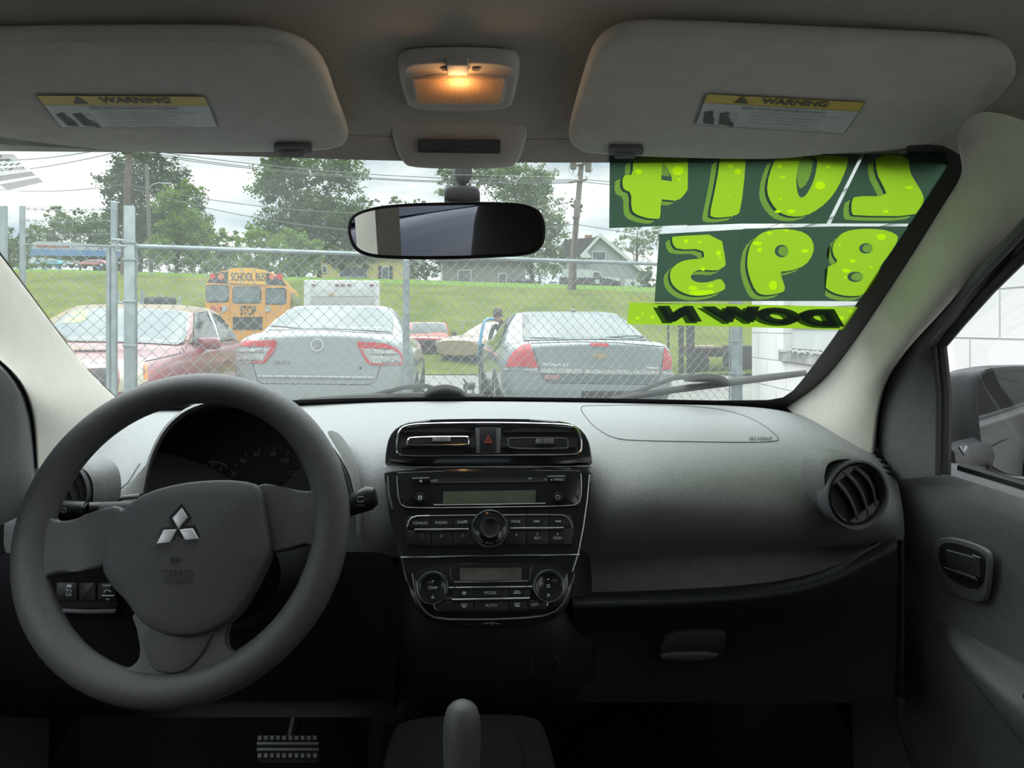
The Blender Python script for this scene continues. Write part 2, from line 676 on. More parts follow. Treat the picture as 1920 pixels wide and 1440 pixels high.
def side_shell(s, name):
    R = Matrix.Rotation(math.atan2(CR.y, CR.x), 3, 'Z')
    bm = nb()
    box(bm, C(0.70 * s, -0.95, -0.50), (0.06, 1.65, 0.62), R)                     # rear door and quarter panel
    box(bm, C(0.68 * s, -0.16, -0.0), (0.06, 0.13, 0.42), R)                      # centre pillar
    box(bm, C(0.66 * s, -1.25, 0.0), (0.06, 0.22, 0.46), R)
    box(bm, C(0.62 * s, -0.45, 0.20), (0.07, 2.2, 0.07), R, bev=0.02)             # cant rail
    return obj(name, bm, M_trim, kind='structure')
side_shell(-1, 'wall_left')
for s_, n_ in ((-1, 'trim_5'), (1, 'trim_6')):      # kick panels beside the footwells
    bm = nb()
    box(bm, C(0.70 * s_, 1.28, -0.54), (0.05, 0.80, 0.58), Matrix.Rotation(math.atan2(CR.y, CR.x), 3, 'Z'))
    obj(n_, bm, M_carpet, kind='structure')
side_shell(1, 'wall_right')
M_emb2 = mat('bright_emblem', (0.78, 0.80, 0.82), 0.38, metal=0.35, var=0.01)

def bp(n, a, b, c, d):   # px path of the pillar trims
    pass

# windscreen pillars: inner edge lies on the glass, outer edge meets the door frame
def pillar(name, inn, mid, out, endm=None):
    rows = []
    for i, m, o in zip(inn, mid, out):
        pi = WS(i[0], i[1], 0.004)
        po = P(*o)
        Ym = m[2] if len(m) > 2 else (pi.y + po.y) / 2 - 0.035
        pm = P(m[0], m[1], Ym)
        d = (po - pi).normalized()
        lift = (pm - (pi + po) / 2)
        q1 = pi.lerp(pm, 0.45) + lift * 0.18
        q2 = pm.lerp(po, 0.55) + lift * 0.18
        rows.append([pi + ray(*i[:2]) * 0.02, pi, pi.lerp(q1, 0.3), q1, pm, q2, po.lerp(q2, 0.3), po, po + ray(o[0], o[1]) * 0.04])
    bm = nb(); grid(bm, rows)
    return obj(name, bm, M_trim, sub=2, ang=60, kind='structure')

pillar('trim_2',
       [(1790, 262), (1800, 296), (1803, 325), (1776, 362), (1720, 456), (1664, 542), (1607, 629), (1551, 704), (1514, 733), (1474, 760)],
       [(1850, 200, .70), (1880, 240, .74), (1890, 320), (1860, 385), (1792, 492), (1722, 590), (1660, 665), (1612, 735), (1585, 790), (1562, 830)],
       [(2060, 300, .60), (2000, 340, .66), (1965, 375, .72), (1905, 430, .79), (1830, 515, .87), (1757, 595, .96), (1702, 652, 1.03), (1666, 702, 1.09), (1648, 755, 1.12), (1641, 850, 1.15)])
pillar('trim_3',
       [(-330, 200), (-200, 285), (-100, 345), (0, 467), (50, 535), (105, 610), (150, 672), (185, 710), (215, 738), (262, 776)],
       [(-470, 235), (-320, 330), (-220, 400), (-90, 525), (-30, 600), (35, 670), (88, 725), (122, 765), (140, 805), (150, 850)],
       [(-640, 270, .50), (-420, 400, .62), (-330, 460, .68), (-170, 560, .76), (-100, 610, .80), (0, 672, .85), (38, 712, .89), (55, 755, .92), (64, 800, .95), (67, 880, .97)])

# windscreen
win = thing('window_1', None, None, loc=C(0, 1.5, -0.14), kind='structure')
bm = nb()
rows = []
for i in range(13):
    y = 0.74 + 0.86 * i / 12
    r = []
    for k in range(17):
        x = (-1 + 2 * k / 16) * 0.72
        yy = y - 0.28 * x * x
        r.append(C(x, yy, 0.184 - 0.53 * (y - 0.85)))
    rows.append(r)
grid(bm, rows)
obj('windscreen_glass', bm, M_screen, win, sub=1)
def strip(bm, a, b, off=0.002):
    ra = [WS(p[0], p[1], off) for p in a]; rb = [WS(p[0], p[1], off) for p in b]
    grid(bm, [ra, rb])
bm = nb()
ga = [(1700, 303), (1745, 303), (1774, 305), (1770, 316), (1754, 338), (1705, 415), (1652, 494), (1607, 565), (1562, 632), (1525, 683), (1501, 714), (1486, 731), (1468, 743), (1440, 748), (1345, 749), (1150, 745), (900, 742), (640, 745), (450, 752), (310, 759), (268, 757), (215, 739), (185, 712), (150, 674), (105, 612), (50, 537), (0, 469), (-60, 385)]
gb = [(1700, 270), (1760, 270), (1830, 280), (1850, 330), (1800, 380), (1750, 460), (1700, 540), (1645, 630), (1600, 700), (1560, 750), (1545, 775), (1520, 790), (1480, 795), (1440, 795), (1345, 790), (1150, 782), (900, 780), (640, 782), (450, 790), (310, 800), (240, 800), (170, 770), (140, 720), (105, 680), (60, 618), (5, 540), (-40, 478), (-100, 390)]
strip(bm, ga, gb)
obj('black_border', bm, M_frit, win)

# doors of the near cabin: sill, panel, seals
def door_x(y, z):
    """inner face of the passenger door, car coordinates"""
    return 0.655 - 0.02 * max(0, min(1, (-0.25 - z) / 0.1))
dr = thing('door_1', None, None, loc=C(0.66, 0.3, -0.8), kind='structure')
dl = thing('door_2', None, None, loc=C(-0.66, 0.3, -0.8), kind='structure')
def sill_z(y):
    return -0.193 - 0.03 * max(0, min(1, (0.95 - y) / 0.6)) * 0.3
for s, par in ((1, dr), (-1, dl)):
    rows = []
    for y in (-0.12, 0.1, 0.3, 0.5, 0.7, 0.85, 0.95, 1.05, 1.13, 1.22):
        zs = sill_z(y)
        r = [(0.70, zs - 0.004), (0.675, zs), (0.655, zs - 0.006), (0.642, zs - 0.03), (0.640, -0.28), (0.635, -0.35), (0.622, -0.40), (0.625, -0.46), (0.640, -0.52), (0.635, -0.62), (0.640, -0.80)]
        rows.append([C(s * x, y, z) for x, z in r])
    bm = nb(); grid(bm, rows)
    obj('door_panel', bm, M_door, par, sub=1, solid=0.004)

# passenger door: window seal and corner cover at the mirror
edge = [(2140, 230, .66), (2040, 350, .72), (1920, 478, .80), (1857, 541, .89), (1802, 603, .98), (1766, 647, 1.03), (1770, 690, 1.03), (1775, 740, 1.025), (1774, 820, 1.01), (1773, 889, 1.0)]
outp = [(2060, 290, .60), (1968, 370, .72), (1904, 432, .80), (1830, 516, .88), (1757, 597, .97), (1710, 646, 1.05), (1672, 700, 1.11), (1652, 752, 1.13), (1643, 830, 1.16), (1680, 900, 1.12)]
bm = nb()
rows = []
for e, o in zip(edge, outp):
    pe = P(*e); po = P(*o)
    a = po.lerp(pe, 0.45) + (pe - po).cross(Vector((0, 0, 1))).normalized() * 0.0
    o2 = P(o[0] - 22, o[1] + 4, o[2] + .06); rows.append([o2 + ray(o[0], o[1]) * 0.05, o2, po, a - ray(o[0], o[1]) * 0.012, po.lerp(pe, 0.85), pe, pe + ray(e[0], e[1]) * 0.03])
grid(bm, rows)
obj('mirror_corner_cover', bm, M_door, dr, sub=1, ang=60)
bm = nb()
tube(bm, [P(*e) - ray(e[0], e[1]) * 0.006 for e in edge], 0.0065, 8)
tube(bm, [P(e[0] - 14, e[1] + 2, e[2]) - ray(e[0], e[1]) * 0.004 for e in edge[5:]], 0.004, 6)
obj('window_seal', bm, M_rub, dr)
bm = nb()
tube(bm, [P(e[0] - 38 + i * 2, e[1] - 18 + i * 2, e[2] - 0.008) for i, e in enumerate(edge[:6])], 0.006, 8)
obj('door_frame_bead', bm, M_bolster, dr)
bm = nb()
grid(bm, [[C(0.69, y, z) if z < 0 else C(0.62, y, z) for y in (-0.1, 0.3, 0.6, 0.8, 1.0)] for z in (-0.2, 0.21)])
o = obj('window_pane', bm, M_side, dr)
# sill line
bm = nb()
tube(bm, [C(0.672, y, sill_z(y) + 0.002) for y in (-0.1, 0.3, 0.6, 0.8, 1.0)], 0.006, 6)
obj('sill_seal', bm, M_rub, dr)
# driver door corner, dark, hugging the left pillar
edgeL = [(-640, 280, .47), (-420, 400, .58), (-330, 470, .64), (-170, 570, .72), (-60, 640, .78), (0, 676, .84), (36, 716, .88), (53, 757, .91), (62, 802, .94), (64, 880, .95), (64, 960, .95)]
bm = nb(); rows = []
for e in edgeL:
    p = P(*e)
    rows.append([P(e[0] + 14, e[1], e[2] + .16), P(e[0] + 3, e[1], e[2] + .05), p, p - CR * 0.012 - CA * 0.04, p - CR * 0.02 - CA * 0.20 - Vector((0, 0, 0.02))])
grid(bm, rows)
obj('driver_corner_cover', bm, M_door, dl, sub=1, ang=60)

# release handle, armrest, switches on the passenger door
def door_fr(y, z, x):
    # frame in the door plane: u to the viewer's right (towards the rear), v up
    return Fr(C(x, y, z), -CA, Vector((0, 0, 1)))
fd = door_fr(0.85, -0.35, 0.628)
px = [(1757, 1022), (1765, 1008), (1800, 1008), (1855, 1028), (1864, 1045), (1858, 1118), (1845, 1132), (1800, 1118), (1764, 1090), (1756, 1065)]
poly = smooth_poly([fd.ab(*p) for p in px], 2)
bm = nb(); prism(bm, poly, lambda a, b, c: fd.w(a, b, c), 0, 0.006, bev=0.002)
hb = obj('handle_surround', bm, M_door, dr)
px = [(1769, 1020), (1800, 1016), (1850, 1034), (1859, 1048), (1852, 1110), (1800, 1092), (1774, 1066)]
bm = nb(); prism(bm, smooth_poly([fd.ab(*p) for p in px], 2), lambda a, b, c: fd.w(a, b, c), 0.006, 0.008)
obj('handle_recess', bm, M_matte, hb)
bm = nb()
tube(bm, [fd.w(*fd.ab(*p), 0.014) for p in ((1790, 1064), (1820, 1074), (1852, 1086))], [0.001, 0.0022, 0.0022], 8)
tube(bm, [fd.w(*fd.ab(*p), 0.012) for p in ((1838, 1072), (1851, 1078))], 0.0012, 6)
tube(bm, [fd.w(*fd.ab(*p), 0.012) for p in ((1842, 1041), (1857, 1047))], 0.0012, 6)
prism(bm, [fd.ab(*p) for p in ((1790, 1030), (1850, 1046), (1852, 1082), (1792, 1062))], lambda a, b, c: fd.w(a, b, c), 0.006, 0.013, bev=0.002)
for f in bm.faces: f.material_index = 0
obj('release_lever', bm, M_dim, dr, label='dark satin release lever with thin bright edges')
px = [(1642 + 1, 1018), (1680, 1012)]

# armrest: swells out of the door
rows = []
for y, px0 in ((0.97, .632), (0.95, .615), (0.90, .595), (0.83, .582), (0.72, .572), (0.58, .566), (0.35, .562), (0.1, .562)):
    t = min(1, (0.97 - y) / 0.25)
    zt = -0.395 + 0.01 * (1 - t) ** 2
    rows.append([C(0.645, y, zt + 0.105 * t + 0.004), C(0.632, y, zt + 0.095 * t), C(0.628, y, zt + 0.02 * t), C(0.618, y, zt + 0.004), C(px0 + 0.008, y, zt), C(px0, y, zt - 0.008), C(px0 + 0.006, y, zt - 0.04 * t - 0.01), C(0.60 + 0.02 * (1 - t), y, zt - 0.075 * t - 0.012), C(0.645, y, zt - 0.09 * t - 0.015)])
bm = nb(); grid(bm, rows)
obj('armrest', bm, M_door, dr, sub=2, ang=60)
fa = Fr(C(0.60, 0.72, -0.388), -CA, CR)
bm = nb()
prism(bm, rrect(-0.05, -0.018, 0.09, 0.02, 0.006), lambda a, b, c: fa.w(a, b, c), 0, 0.004, bev=0.0015)
sw = obj('window_switch', bm, M_gloss, dr)
bm = nb()
for q in (-0.034, -0.014):
    prism(bm, rrect(q, -0.006, q + 0.010, 0.004, 0.002), lambda a, b, c: fa.w(a, b, c), 0.004, 0.0046)
obj('lock_symbols', bm, M_print, sw)
# door pocket bulge at the foot
rows = []
for y in (1.0, 0.93, 0.85, 0.75, 0.6, 0.4, 0.1):
    t = min(1, (1.0 - y) / 0.2)
    rows.append([C(0.645, y, -0.50 - 0.08 * (1 - t)), C(0.638 - 0.045 * t, y, -0.52 - 0.07 * (1 - t)), C(0.630 - 0.055 * t, y, -0.56 - 0.04 * (1 - t)), C(0.635 - 0.05 * t, y, -0.7), C(0.64, y, -0.8)])
bm = nb(); grid(bm, rows)
obj('door_pocket', bm, M_door, dr, sub=2, ang=60)
# speaker grille / lower trim ridge curve
bm = nb()
tube(bm, [P(*q) for q in ((1690, 1310, .96), (1688, 1340, .95), (1700, 1390, .93), (1730, 1470, .9))], 0.005, 8)
obj('sill_ridge', bm, M_carpet, dr)

# left window pane and rear window panes for the daylight behind
bm = nb(); grid(bm, [[C(-0.69, y, z) if z < 0 else C(-0.62, y, z) for y in (-0.1, 0.4, 1.0)] for z in (-0.2, 0.2)])
obj('window_pane', bm, M_side, dl)
bm = nb(); grid(bm, [[C(x, -1.79 + 0.1 * (z > 0.1), z) for x in (-0.46, 0, 0.46)] for z in (-0.1, 0.22)])
obj('window_2', bm, M_side, kind='structure')

# ================================================================== SUN VISORS
def visor(side):
    v0, v1 = C(0, 0.60, 0.229), C(0, 0.815, 0.186)
    fr = Fr(v0, CR, v0 - v1)
    fr = Fr(v0, CR, v0 - v1)
    if side > 0:
        px = [(1180, 58), (1140, 72), (1112, 98), (1095, 145), (1078, 205), (1066, 250), (1068, 274), (1095, 290), (1300, 298), (1500, 300), (1700, 302), (1745, 298), (1780, 280), (1840, 225), (1897, 165), (1910, 135), (1895, 103), (1862, 86), (1500, 70), (1300, 61)]
        label = 'passenger sun visor above the green number stickers'
    else:
        px = [(-420, 100), (-380, 80), (-60, 73), (200, 69), (480, 70), (540, 79), (585, 100), (612, 135), (630, 190), (648, 238), (655, 262), (640, 280), (560, 285), (300, 287), (-60, 284), (-300, 283), (-390, 260), (-425, 180)]
        label = 'driver sun visor above the red car and steering wheel'
    poly = smooth_poly([fr.abc(*p, .003) for p in px], 1)
    t = thing('sun_visor', label, 'sun visor', loc=fr.hit(1500 if side > 0 else 200, 290), group='sun visors folded up against the headliner')
    bm = nb()
    puff(bm, poly, lambda a, b, c: fr.w(a, b, c - 0.010), 0.014, 0.002, levels=[(0.97, 0), (0.995, .2), (1, .5), (0.995, .8), (.98, .95), (.95, 1), (.7, 1), (.4, 1)])
    obj('visor_body', bm, M_vis, t, ang=70)
    # clip at the inner lower corner
    x0, x1, y0, y1 = (1140, 1206, 262, 281) if side > 0 else (514, 586, 258, 277)
    bm = nb()
    prism(bm, [fr.ab(*p) for p in rrect(x0, y0, x1, y1 - 3, 6)], lambda a, b, c: fr.w(a, b, c), 0.004, 0.0085, bev=0.001)
    o = obj('retaining_clip', bm, M_bolster, t)
    bm = nb()
    prism(bm, [fr.ab(*p) for p in rrect(x0 + 10, y0 + 8, x1 - 14, y1 + 2, 6)], lambda a, b, c: fr.w(a, b, c), 0.006, 0.0095, bev=0.0015)
    obj('clip_tongue', bm, M_bolster, o)
    # warning label
    if side > 0:
        q = [(1303, 234), (1583, 252), (1623, 192), (1325, 176)]
        tb = 0.72
    else:
        q = [(115, 240), (410, 240), (385, 181), (67, 179)]
        tb = 0.71
    h = 0.0072
    base = quad(q, lambda x, y: fr.hit(x, y, h))
    rr = rrect(0, 0, 1, 1, 0.03)
    rr = [(p[0], min(1, max(0, p[1]))) for p in rr]
    # slightly rounded outline with a black edge
    yb = [(0.004, tb), (0.996, tb), (0.995, 0.97), (0.975, 0.99), (0.02, 0.99), (0.005, 0.97)]
    wb = [(0.006, 0.015), (0.994, 0.015), (0.996, tb - 0.012), (0.004, tb - 0.012)]
    lb = layobj('warning_label', [rr, yb, wb], [0, 1, 2], [M_labelk, M_labely, M_labelw], lambda a, b: base(a, b), t, label='yellow and white warning label')
    bm = nb()
    b2 = quad(q, lambda x, y: fr.hit(x, y, h + 0.0005))
    text(bm, 'WARNING', lambda a, b: b2(0.36 + a * 0.42, tb + 0.06 + b * 0.18), bold=0.03)
    tri = [(0.19, tb + 0.04), (0.28, tb + 0.04), (0.235, tb + 0.25)]
    f = bm.faces.new([bm.verts.new(b2(*p)) for p in tri])
    # seated figures
    def pl(pts): bm.faces.new([bm.verts.new(b2(*p)) for p in pts])
    for ox in (0.03, 0.135):
        pl([(ox, 0.42), (ox + 0.03, 0.42), (ox + 0.045, 0.16), (ox + 0.09, 0.14), (ox + 0.09, 0.04), (ox + 0.02, 0.06)])
        pl([(ox + 0.045 + 0.014 * math.cos(k), 0.40 + 0.06 * math.sin(k)) for k in [i * PI / 4 for i in range(8)]])
        pl([(ox + 0.035, 0.33), (ox + 0.06, 0.33), (ox + 0.085, 0.2), (ox + 0.08, 0.15), (ox + 0.05, 0.17)])
    tube_pts = [b2(0.225 + 0.03 * math.cos(k), 0.30 + 0.12 * math.sin(k)) for k in [i * PI / 6 for i in range(12)]]
    pl([(0.215, 0.12), (0.245, 0.14), (0.255, 0.02), (0.225, 0.02)])
    obj('warning_print', bm, M_labelk, lb, fin=False)
    bm = nb()
    text(bm, 'EVEN WITH ADVANCED AIR BAGS', lambda a, b: b2(0.26 + a * 0.54, tb - 0.15 + b * 0.075), bold=0.03, shear=0.2)
    ln = ['\u2022 Children can be killed or seriously injured by the air bag', '\u2022 The back seat is the safest place for children', '\u2022 Never put a rear-facing child seat in the front', '\u2022 Always use seat belts and child restraints', '\u2022 See owner\'s manual for information about air bags']
    for i, s in enumerate(ln):
        w = text_bm(s)[2]
        text(bm, s, lambda a, b, i=i, w=w: b2(0.31 + a * w * 0.0255, tb - 0.27 - i * 0.105 + b * 0.07))
    k = tube_pts
    f = [bm.faces.new([bm.verts.new(p) for p in (k[i], k[(i + 1) % 12], k[(i + 1) % 12].lerp(b2(0.225, 0.3), 0.12), k[i].lerp(b2(0.225, 0.3), 0.12))]) for i in range(12)]
    obj('small_print', bm, M_labelg, lb, fin=False)
    if side > 0:   # hinge hollow at the right end
        bm = nb()
        tube(bm, [fr.hit(x, y, 0.003) for x, y in ((1665, 290), (1690, 281), (1720, 288), (1742, 292))], [0.002, 0.006, 0.006, 0.002], 8)
        obj('hinge_cap', bm, M_vis, t)
visor(-1)
visor(1)

# ================================================================== DOME LAMP
dm = thing('dome_lamp', 'lit map lamp with an amber glow in the middle of the headliner', 'interior lamp', loc=P(860, 150, .74))
fr = Fr(C(0, 0.66, 0.234), CR, C(0, 0.66, 0.234) - C(0, 0.80, 0.212))
ab = fr.ab
bm = nb()
poly = smooth_poly([fr.abc(*p, .004) for p in ((765, 98), (955, 98), (976, 116), (966, 170), (955, 196), (770, 196), (757, 170), (745, 116))], 2)
puff(bm, poly, lambda a, b, c: fr.w(a, b, c), 0.012, 0.001, levels=[(1.02, 0), (1.01, .4), (.99, .8), (.95, 1), (.9, 1.0), (.7, .96)])
obj('lamp_housing', bm, M_house, dm, ang=60)
bm = nb()
prism(bm, smooth_poly([fr.abc(*p, .0145) for p in ((771, 143), (950, 143), (949, 170), (943, 199), (783, 199), (774, 170))], 1), lambda a, b, c: fr.w(a, b, c), 0.006, 0.0145, bev=0.002)
obj('lens_frame', bm, M_house, dm)
mb = bpy.data.materials.new('amber_ribbed_lens')
mb.use_nodes = True
t = clear(mb)
o_ = t.nodes.new('ShaderNodeOutputMaterial'); tr_ = t.nodes.new('ShaderNodeBsdfTransparent'); tl_ = t.nodes.new('ShaderNodeBsdfTranslucent'); mx_ = t.nodes.new('ShaderNodeMixShader')
df_ = t.nodes.new('ShaderNodeBsdfPrincipled'); mx2_ = t.nodes.new('ShaderNodeMixShader')
df_.inputs['Base Color'].default_value = (0.80, 0.66, 0.55, 1); df_.inputs['Roughness'].default_value = 0.25
tr_.inputs[0].default_value = (1, 0.86, 0.70, 1); tl_.inputs[0].default_value = (1.0, 0.82, 0.64, 1)
mx_.inputs[0].default_value = 0.72; mx2_.inputs[0].default_value = 0.25
t.links.new(tr_.outputs[0], mx_.inputs[1]); t.links.new(tl_.outputs[0], mx_.inputs[2]); t.links.new(mx_.outputs[0], mx2_.inputs[1]); t.links.new(df_.outputs[0], mx2_.inputs[2]); t.links.new(mx2_.outputs[0], o_.inputs[0])
bm = nb()
rows = []
for i in range(4):
    r = []
    for k in range(133):
        s = k / 132
        x = 777 + 168 * s + (6 if i >= 2 else 0) * (1 - 2 * s)
        y = (148, 150, 192, 195)[i]
        hgt = (0.0145, 0.0185, 0.0185, 0.0145)[i]
        r.append(fr.hit(x, y, hgt + (0.0008 if k % 2 else 0)))
    rows.append(r)
grid(bm, rows)
obj('lamp_lens', bm, mb, dm, ang=10)
bm = nb()
c0 = fr.hit(861, 156, 0.010)
lathe(bm, c0 - CR * 0.007, CR, [(0, 0), (0.0032, 0.001), (0.004, 0.004), (0.004, 0.010), (0.0032, 0.013), (0, 0.014)], 12)
obj('bulb', bm, mat_emit('bulb_filament', (1.0, 0.52, 0.20), 30.0), dm)
bm = nb()
prism(bm, [fr.abc(*p, .017) for p in rrect(838, 122, 878, 142, 3)], lambda a, b, c: fr.w(a, b, c), 0.010, 0.017, bev=0.0015)
obj('lamp_switch', bm, M_house, dm)
bm = nb()
for x in (828, 885):
    bm = nb(); prism(bm, [fr.abc(*p, .0135) for p in rrect(x, 128, x + 14, 133, 2)], lambda a, b, c: fr.w(a, b, c), 0.012, 0.0135)
    obj('switch_mark', bm, M_bolster, dm)
lt = bpy.data.lights.new('bulb_light', 'POINT')
lt.energy = 0.06; lt.color = (1, 0.55, 0.22); lt.shadow_soft_size = 0.01
lo = bpy.data.objects.new('bulb_light', lt); col.objects.link(lo)
lo.parent = dm; lo.location = (fr.hit(861, 165, 0.024) - ROOT[dm.name].translation)

# ================================================================== PASSENGER AIRBAG INDICATOR
ai = thing('airbag_indicator', 'plain overhead console with a dark passenger airbag display, below the dome lamp', 'overhead console', loc=P(862, 300, .86))
fr2 = Fr(C(0, 0.80, 0.218), CR, C(0, 0.79, 0.221) - C(0, 0.868, 0.184))
bm = nb()
poly = smooth_poly([fr2.abc(*p, .007) for p in ((748, 207), (975, 207), (993, 216), (992, 240), (975, 296), (955, 307), (770, 307), (748, 292), (733, 240), (728, 216))], 2)
puff(bm, poly, lambda a, b, c: fr2.w(a, b, c), 0.016, 0.002, levels=[(1, -0.6), (1.0, .4), (.99, .75), (.96, .95), (.92, 1.0), (.7, 1)])
obj('console_housing', bm, M_house, ai, ang=60)
q = quad([(784, 286), (938, 288), (938, 262), (783, 260)], lambda x, y: fr2.hit(x, y, 0.0205))
b0 = rrect(0, 0, 1, 1, 0.03)
dsp = layobj('display_window', [b0], [0], [M_lcd2 if False else mat('smoked_window', (0.10, 0.105, 0.105), 0.25, var=0.05)], q, ai)
q = quad([(784, 286), (938, 288), (938, 262), (783, 260)], lambda x, y: fr2.hit(x, y, 0.0209))
bm = nb()
text(bm, 'PASSENGER', lambda a, b: q(0.54 + a * 0.30, 0.52 + b * 0.28))
text(bm, 'AIR BAG OFF', lambda a, b: q(0.54 + a * 0.28, 0.14 + b * 0.28))
text(bm, 'PASSENGER', lambda a, b: q(0.06 + a * 0.30, 0.26 + b * 0.28))
obj('display_lettering', bm, mat('faint_print', (0.16, 0.165, 0.16), 0.6), dsp, fin=False)

# ================================================================== REAR-VIEW MIRROR
rm = thing('rear_view_mirror', 'black rear-view mirror hanging in the middle of the windscreen', 'mirror', loc=P(862, 300, .9))
yaw, tilt = math.radians(8.0), math.radians(-4.0)
nrm = Vector((-math.sin(yaw), -math.cos(yaw), math.sin(tilt))).normalized()
um = Vector((math.cos(yaw), -math.sin(yaw), 0))
fm = Fr(P(838, 432, 0.86), um, Vector((0, -0.10, 1)))
out_px = [(700, 387), (760, 381), (838, 379), (930, 378), (985, 381), (1012, 393), (1022, 415), (1023, 440), (1018, 462), (1000, 477), (960, 482), (838, 487), (730, 486), (685, 481), (662, 468), (652, 445), (650, 420), (660, 400)]
poly = smooth_poly([fm.ab(*p) for p in out_px], 2)
bm = nb()
puff(bm, poly, lambda a, b, c: fm.w(a, b, c), 0.03, 0.0, base=-0.03, levels=[(.55, 0), (.8, .1), (.93, .4), (.99, .8), (1.0, .95), (.99, 1.0), (.965, 1.0), (.955, .95), (.95, .93)])
obj('mirror_shell', bm, M_rub, rm, ang=60)
ins = [fm.ab(*p) for p in out_px]
cxm = sum(p[0] for p in ins) / len(ins); cym = sum(p[1] for p in ins) / len(ins)
gl = smooth_poly([(cxm + (p[0] - cxm) * 0.958, cym + (p[1] - cym) * 0.88) for p in ins], 2)
bm = nb(); prism(bm, gl, lambda a, b, c: fm.w(a, b, c), -0.002, 0.0012)
obj('mirror_glass', bm, M_mirror, rm, label='reflective glass')
bm = nb()
fb = Fr(P(866, 362, 0.89), CR, Vector((0, 0, 1)))
prism(bm, smooth_poly([fb.ab(*p) for p in ((833, 382), (833, 355), (842, 348), (890, 348), (900, 356), (900, 382))], 1), lambda a, b, c: fb.w(a, b, c), -0.02, 0.006, bev=0.004)
obj('mirror_bracket', bm, M_bolster, rm, ang=50)
bm = nb()
pts = [C(0.0, 0.885, 0.176), P(862, 320, .905), P(864, 336, .905), P(866, 350, .90)]
tube(bm, pts, [0.013, 0.0125, 0.009, 0.006], 16, sy=0.8)
obj('mirror_stalk', bm, M_matte, rm, ang=50)

# ================================================================== PAPER STICKER AND NUMBER STICKERS ON THE WINDSCREEN
M_clear = mat_glass('clear_film', (0.86, 0.89, 0.88), haze=0.45, hazec=(0.85, 0.88, 0.86))
q = [(18, 360), (88, 342), (25, 287), (-75, 287)]
b = quad(q, lambda x, y: WS(x, y, 0.0015))
st = tag(layobj('service_sticker', [[(0, 0), (1, 0), (1, 1), (0, 1)], [(-.0 + 0.02, 0.06), (0.97, 0.06), (0.97, 0.22), (0.02, 0.22)], [(0.02, 0.28), (0.97, 0.28), (0.97, 0.42), (0.02, 0.42)]],
       [0, 1, 1], [M_clear, mat_leafy('sticker_grey', (0.26, 0.25, 0.25), (0.28, 0.27, 0.27), .85)], b, None, step=0.2), 'white service reminder sticker at the upper left of the windscreen', 'sticker')
bm = nb()
b = quad(q, lambda x, y: WS(x, y, 0.0022))
text(bm, 'CHANGE REMINDER', lambda u, v: b(0.1 + u * 0.85, 0.52 + v * 0.09), bold=0.03)
text(bm, 'SAVE UP ON CASH', lambda u, v: b(0.3 + u * 0.6, 0.445 + v * 0.05))
text(bm, 'Change', lambda u, v: b(0.45 + u * 0.4, 0.78 + v * 0.12), bold=0.02)
text(bm, 'Take 5', lambda u, v: b(0.35 + u * 0.4, 0.91 + v * 0.08), bold=0.02) if False else text(bm, 'Oil', lambda u, v: b(0.6 + u * 0.15, 0.92 + v * 0.07), bold=0.02)
for k in range(14):
    if k % 2 == 0:
        a0 = 0.05 + k * 0.064
        bm.faces.new([bm.verts.new(b(*p)) for p in ((a0, 0.66), (a0 + 0.064, 0.66), (a0 + 0.064, 0.69), (a0, 0.69))])
    else:
        a0 = 0.05 + k * 0.064
        bm.faces.new([bm.verts.new(b(*p)) for p in ((a0, 0.69), (a0 + 0.064, 0.69), (a0 + 0.064, 0.72), (a0, 0.72))])
obj('sticker_print', bm, mat_leafy('sticker_ink', (.10, .10, .10), (.12, .12, .12), .8), st, fin=False)
b = quad([(-120, 385), (158, 383), (158, 374), (-120, 373)], lambda x, y: WS(x, y, 0.0015))
tag(layobj('clear_film_strip', [[(0, 0), (1, 0), (1, 1), (0, 1)]], [0], [M_clear], b, None), 'narrow clear film strip below the service sticker', 'film strip')

M_green = mat_leafy('lime_vinyl', (0.165, 0.28, 0.012), (0.175, 0.30, 0.015), tl=0.8, vs=3)
M_green2 = mat_leafy('bright_lime_vinyl', (0.24, 0.39, 0.003), (0.25, 0.40, 0.005), tl=0.85, vs=3)
M_dkgreen = mat_leafy('dark_green_vinyl', (0.030, 0.058, 0.038), (0.036, 0.066, 0.042), tl=0.6, vs=3)
M_dk2 = mat_leafy('black_vinyl', (0.020, 0.040, 0.026), (0.022, 0.044, 0.028), tl=0.5, vs=3)
# hatched print
mh = bpy.data.materials.new('hatched_vinyl'); mh.use_nodes = True
t = clear(mh)
o_ = t.nodes.new('ShaderNodeOutputMaterial'); tl_ = t.nodes.new('ShaderNodeBsdfTranslucent'); df_ = t.nodes.new('ShaderNodeBsdfDiffuse'); mx_ = t.nodes.new('ShaderNodeMixShader')
tc_ = t.nodes.new('ShaderNodeTexCoord'); wv_ = t.nodes.new('ShaderNodeTexWave'); cr_ = t.nodes.new('ShaderNodeValToRGB'); mp_ = t.nodes.new('ShaderNodeMapping')
wv_.inputs['Scale'].default_value = 135.0; wv_.wave_type = 'BANDS'; wv_.bands_direction = 'X'
mp_.inputs['Rotation'].default_value = (0, 0, math.radians(-27))
cr_.color_ramp.interpolation = 'CONSTANT'
cr_.color_ramp.elements[0].color = (0.030, 0.058, 0.036, 1); cr_.color_ramp.elements[1].position = 0.5; cr_.color_ramp.elements[1].color = (0.16, 0.29, 0.02, 1)
mx_.inputs[0].default_value = 0.75
t.links.new(tc_.outputs['Object'], mp_.inputs[0]); t.links.new(mp_.outputs[0], wv_.inputs['Vector']); t.links.new(wv_.outputs['Fac'], cr_.inputs[0])
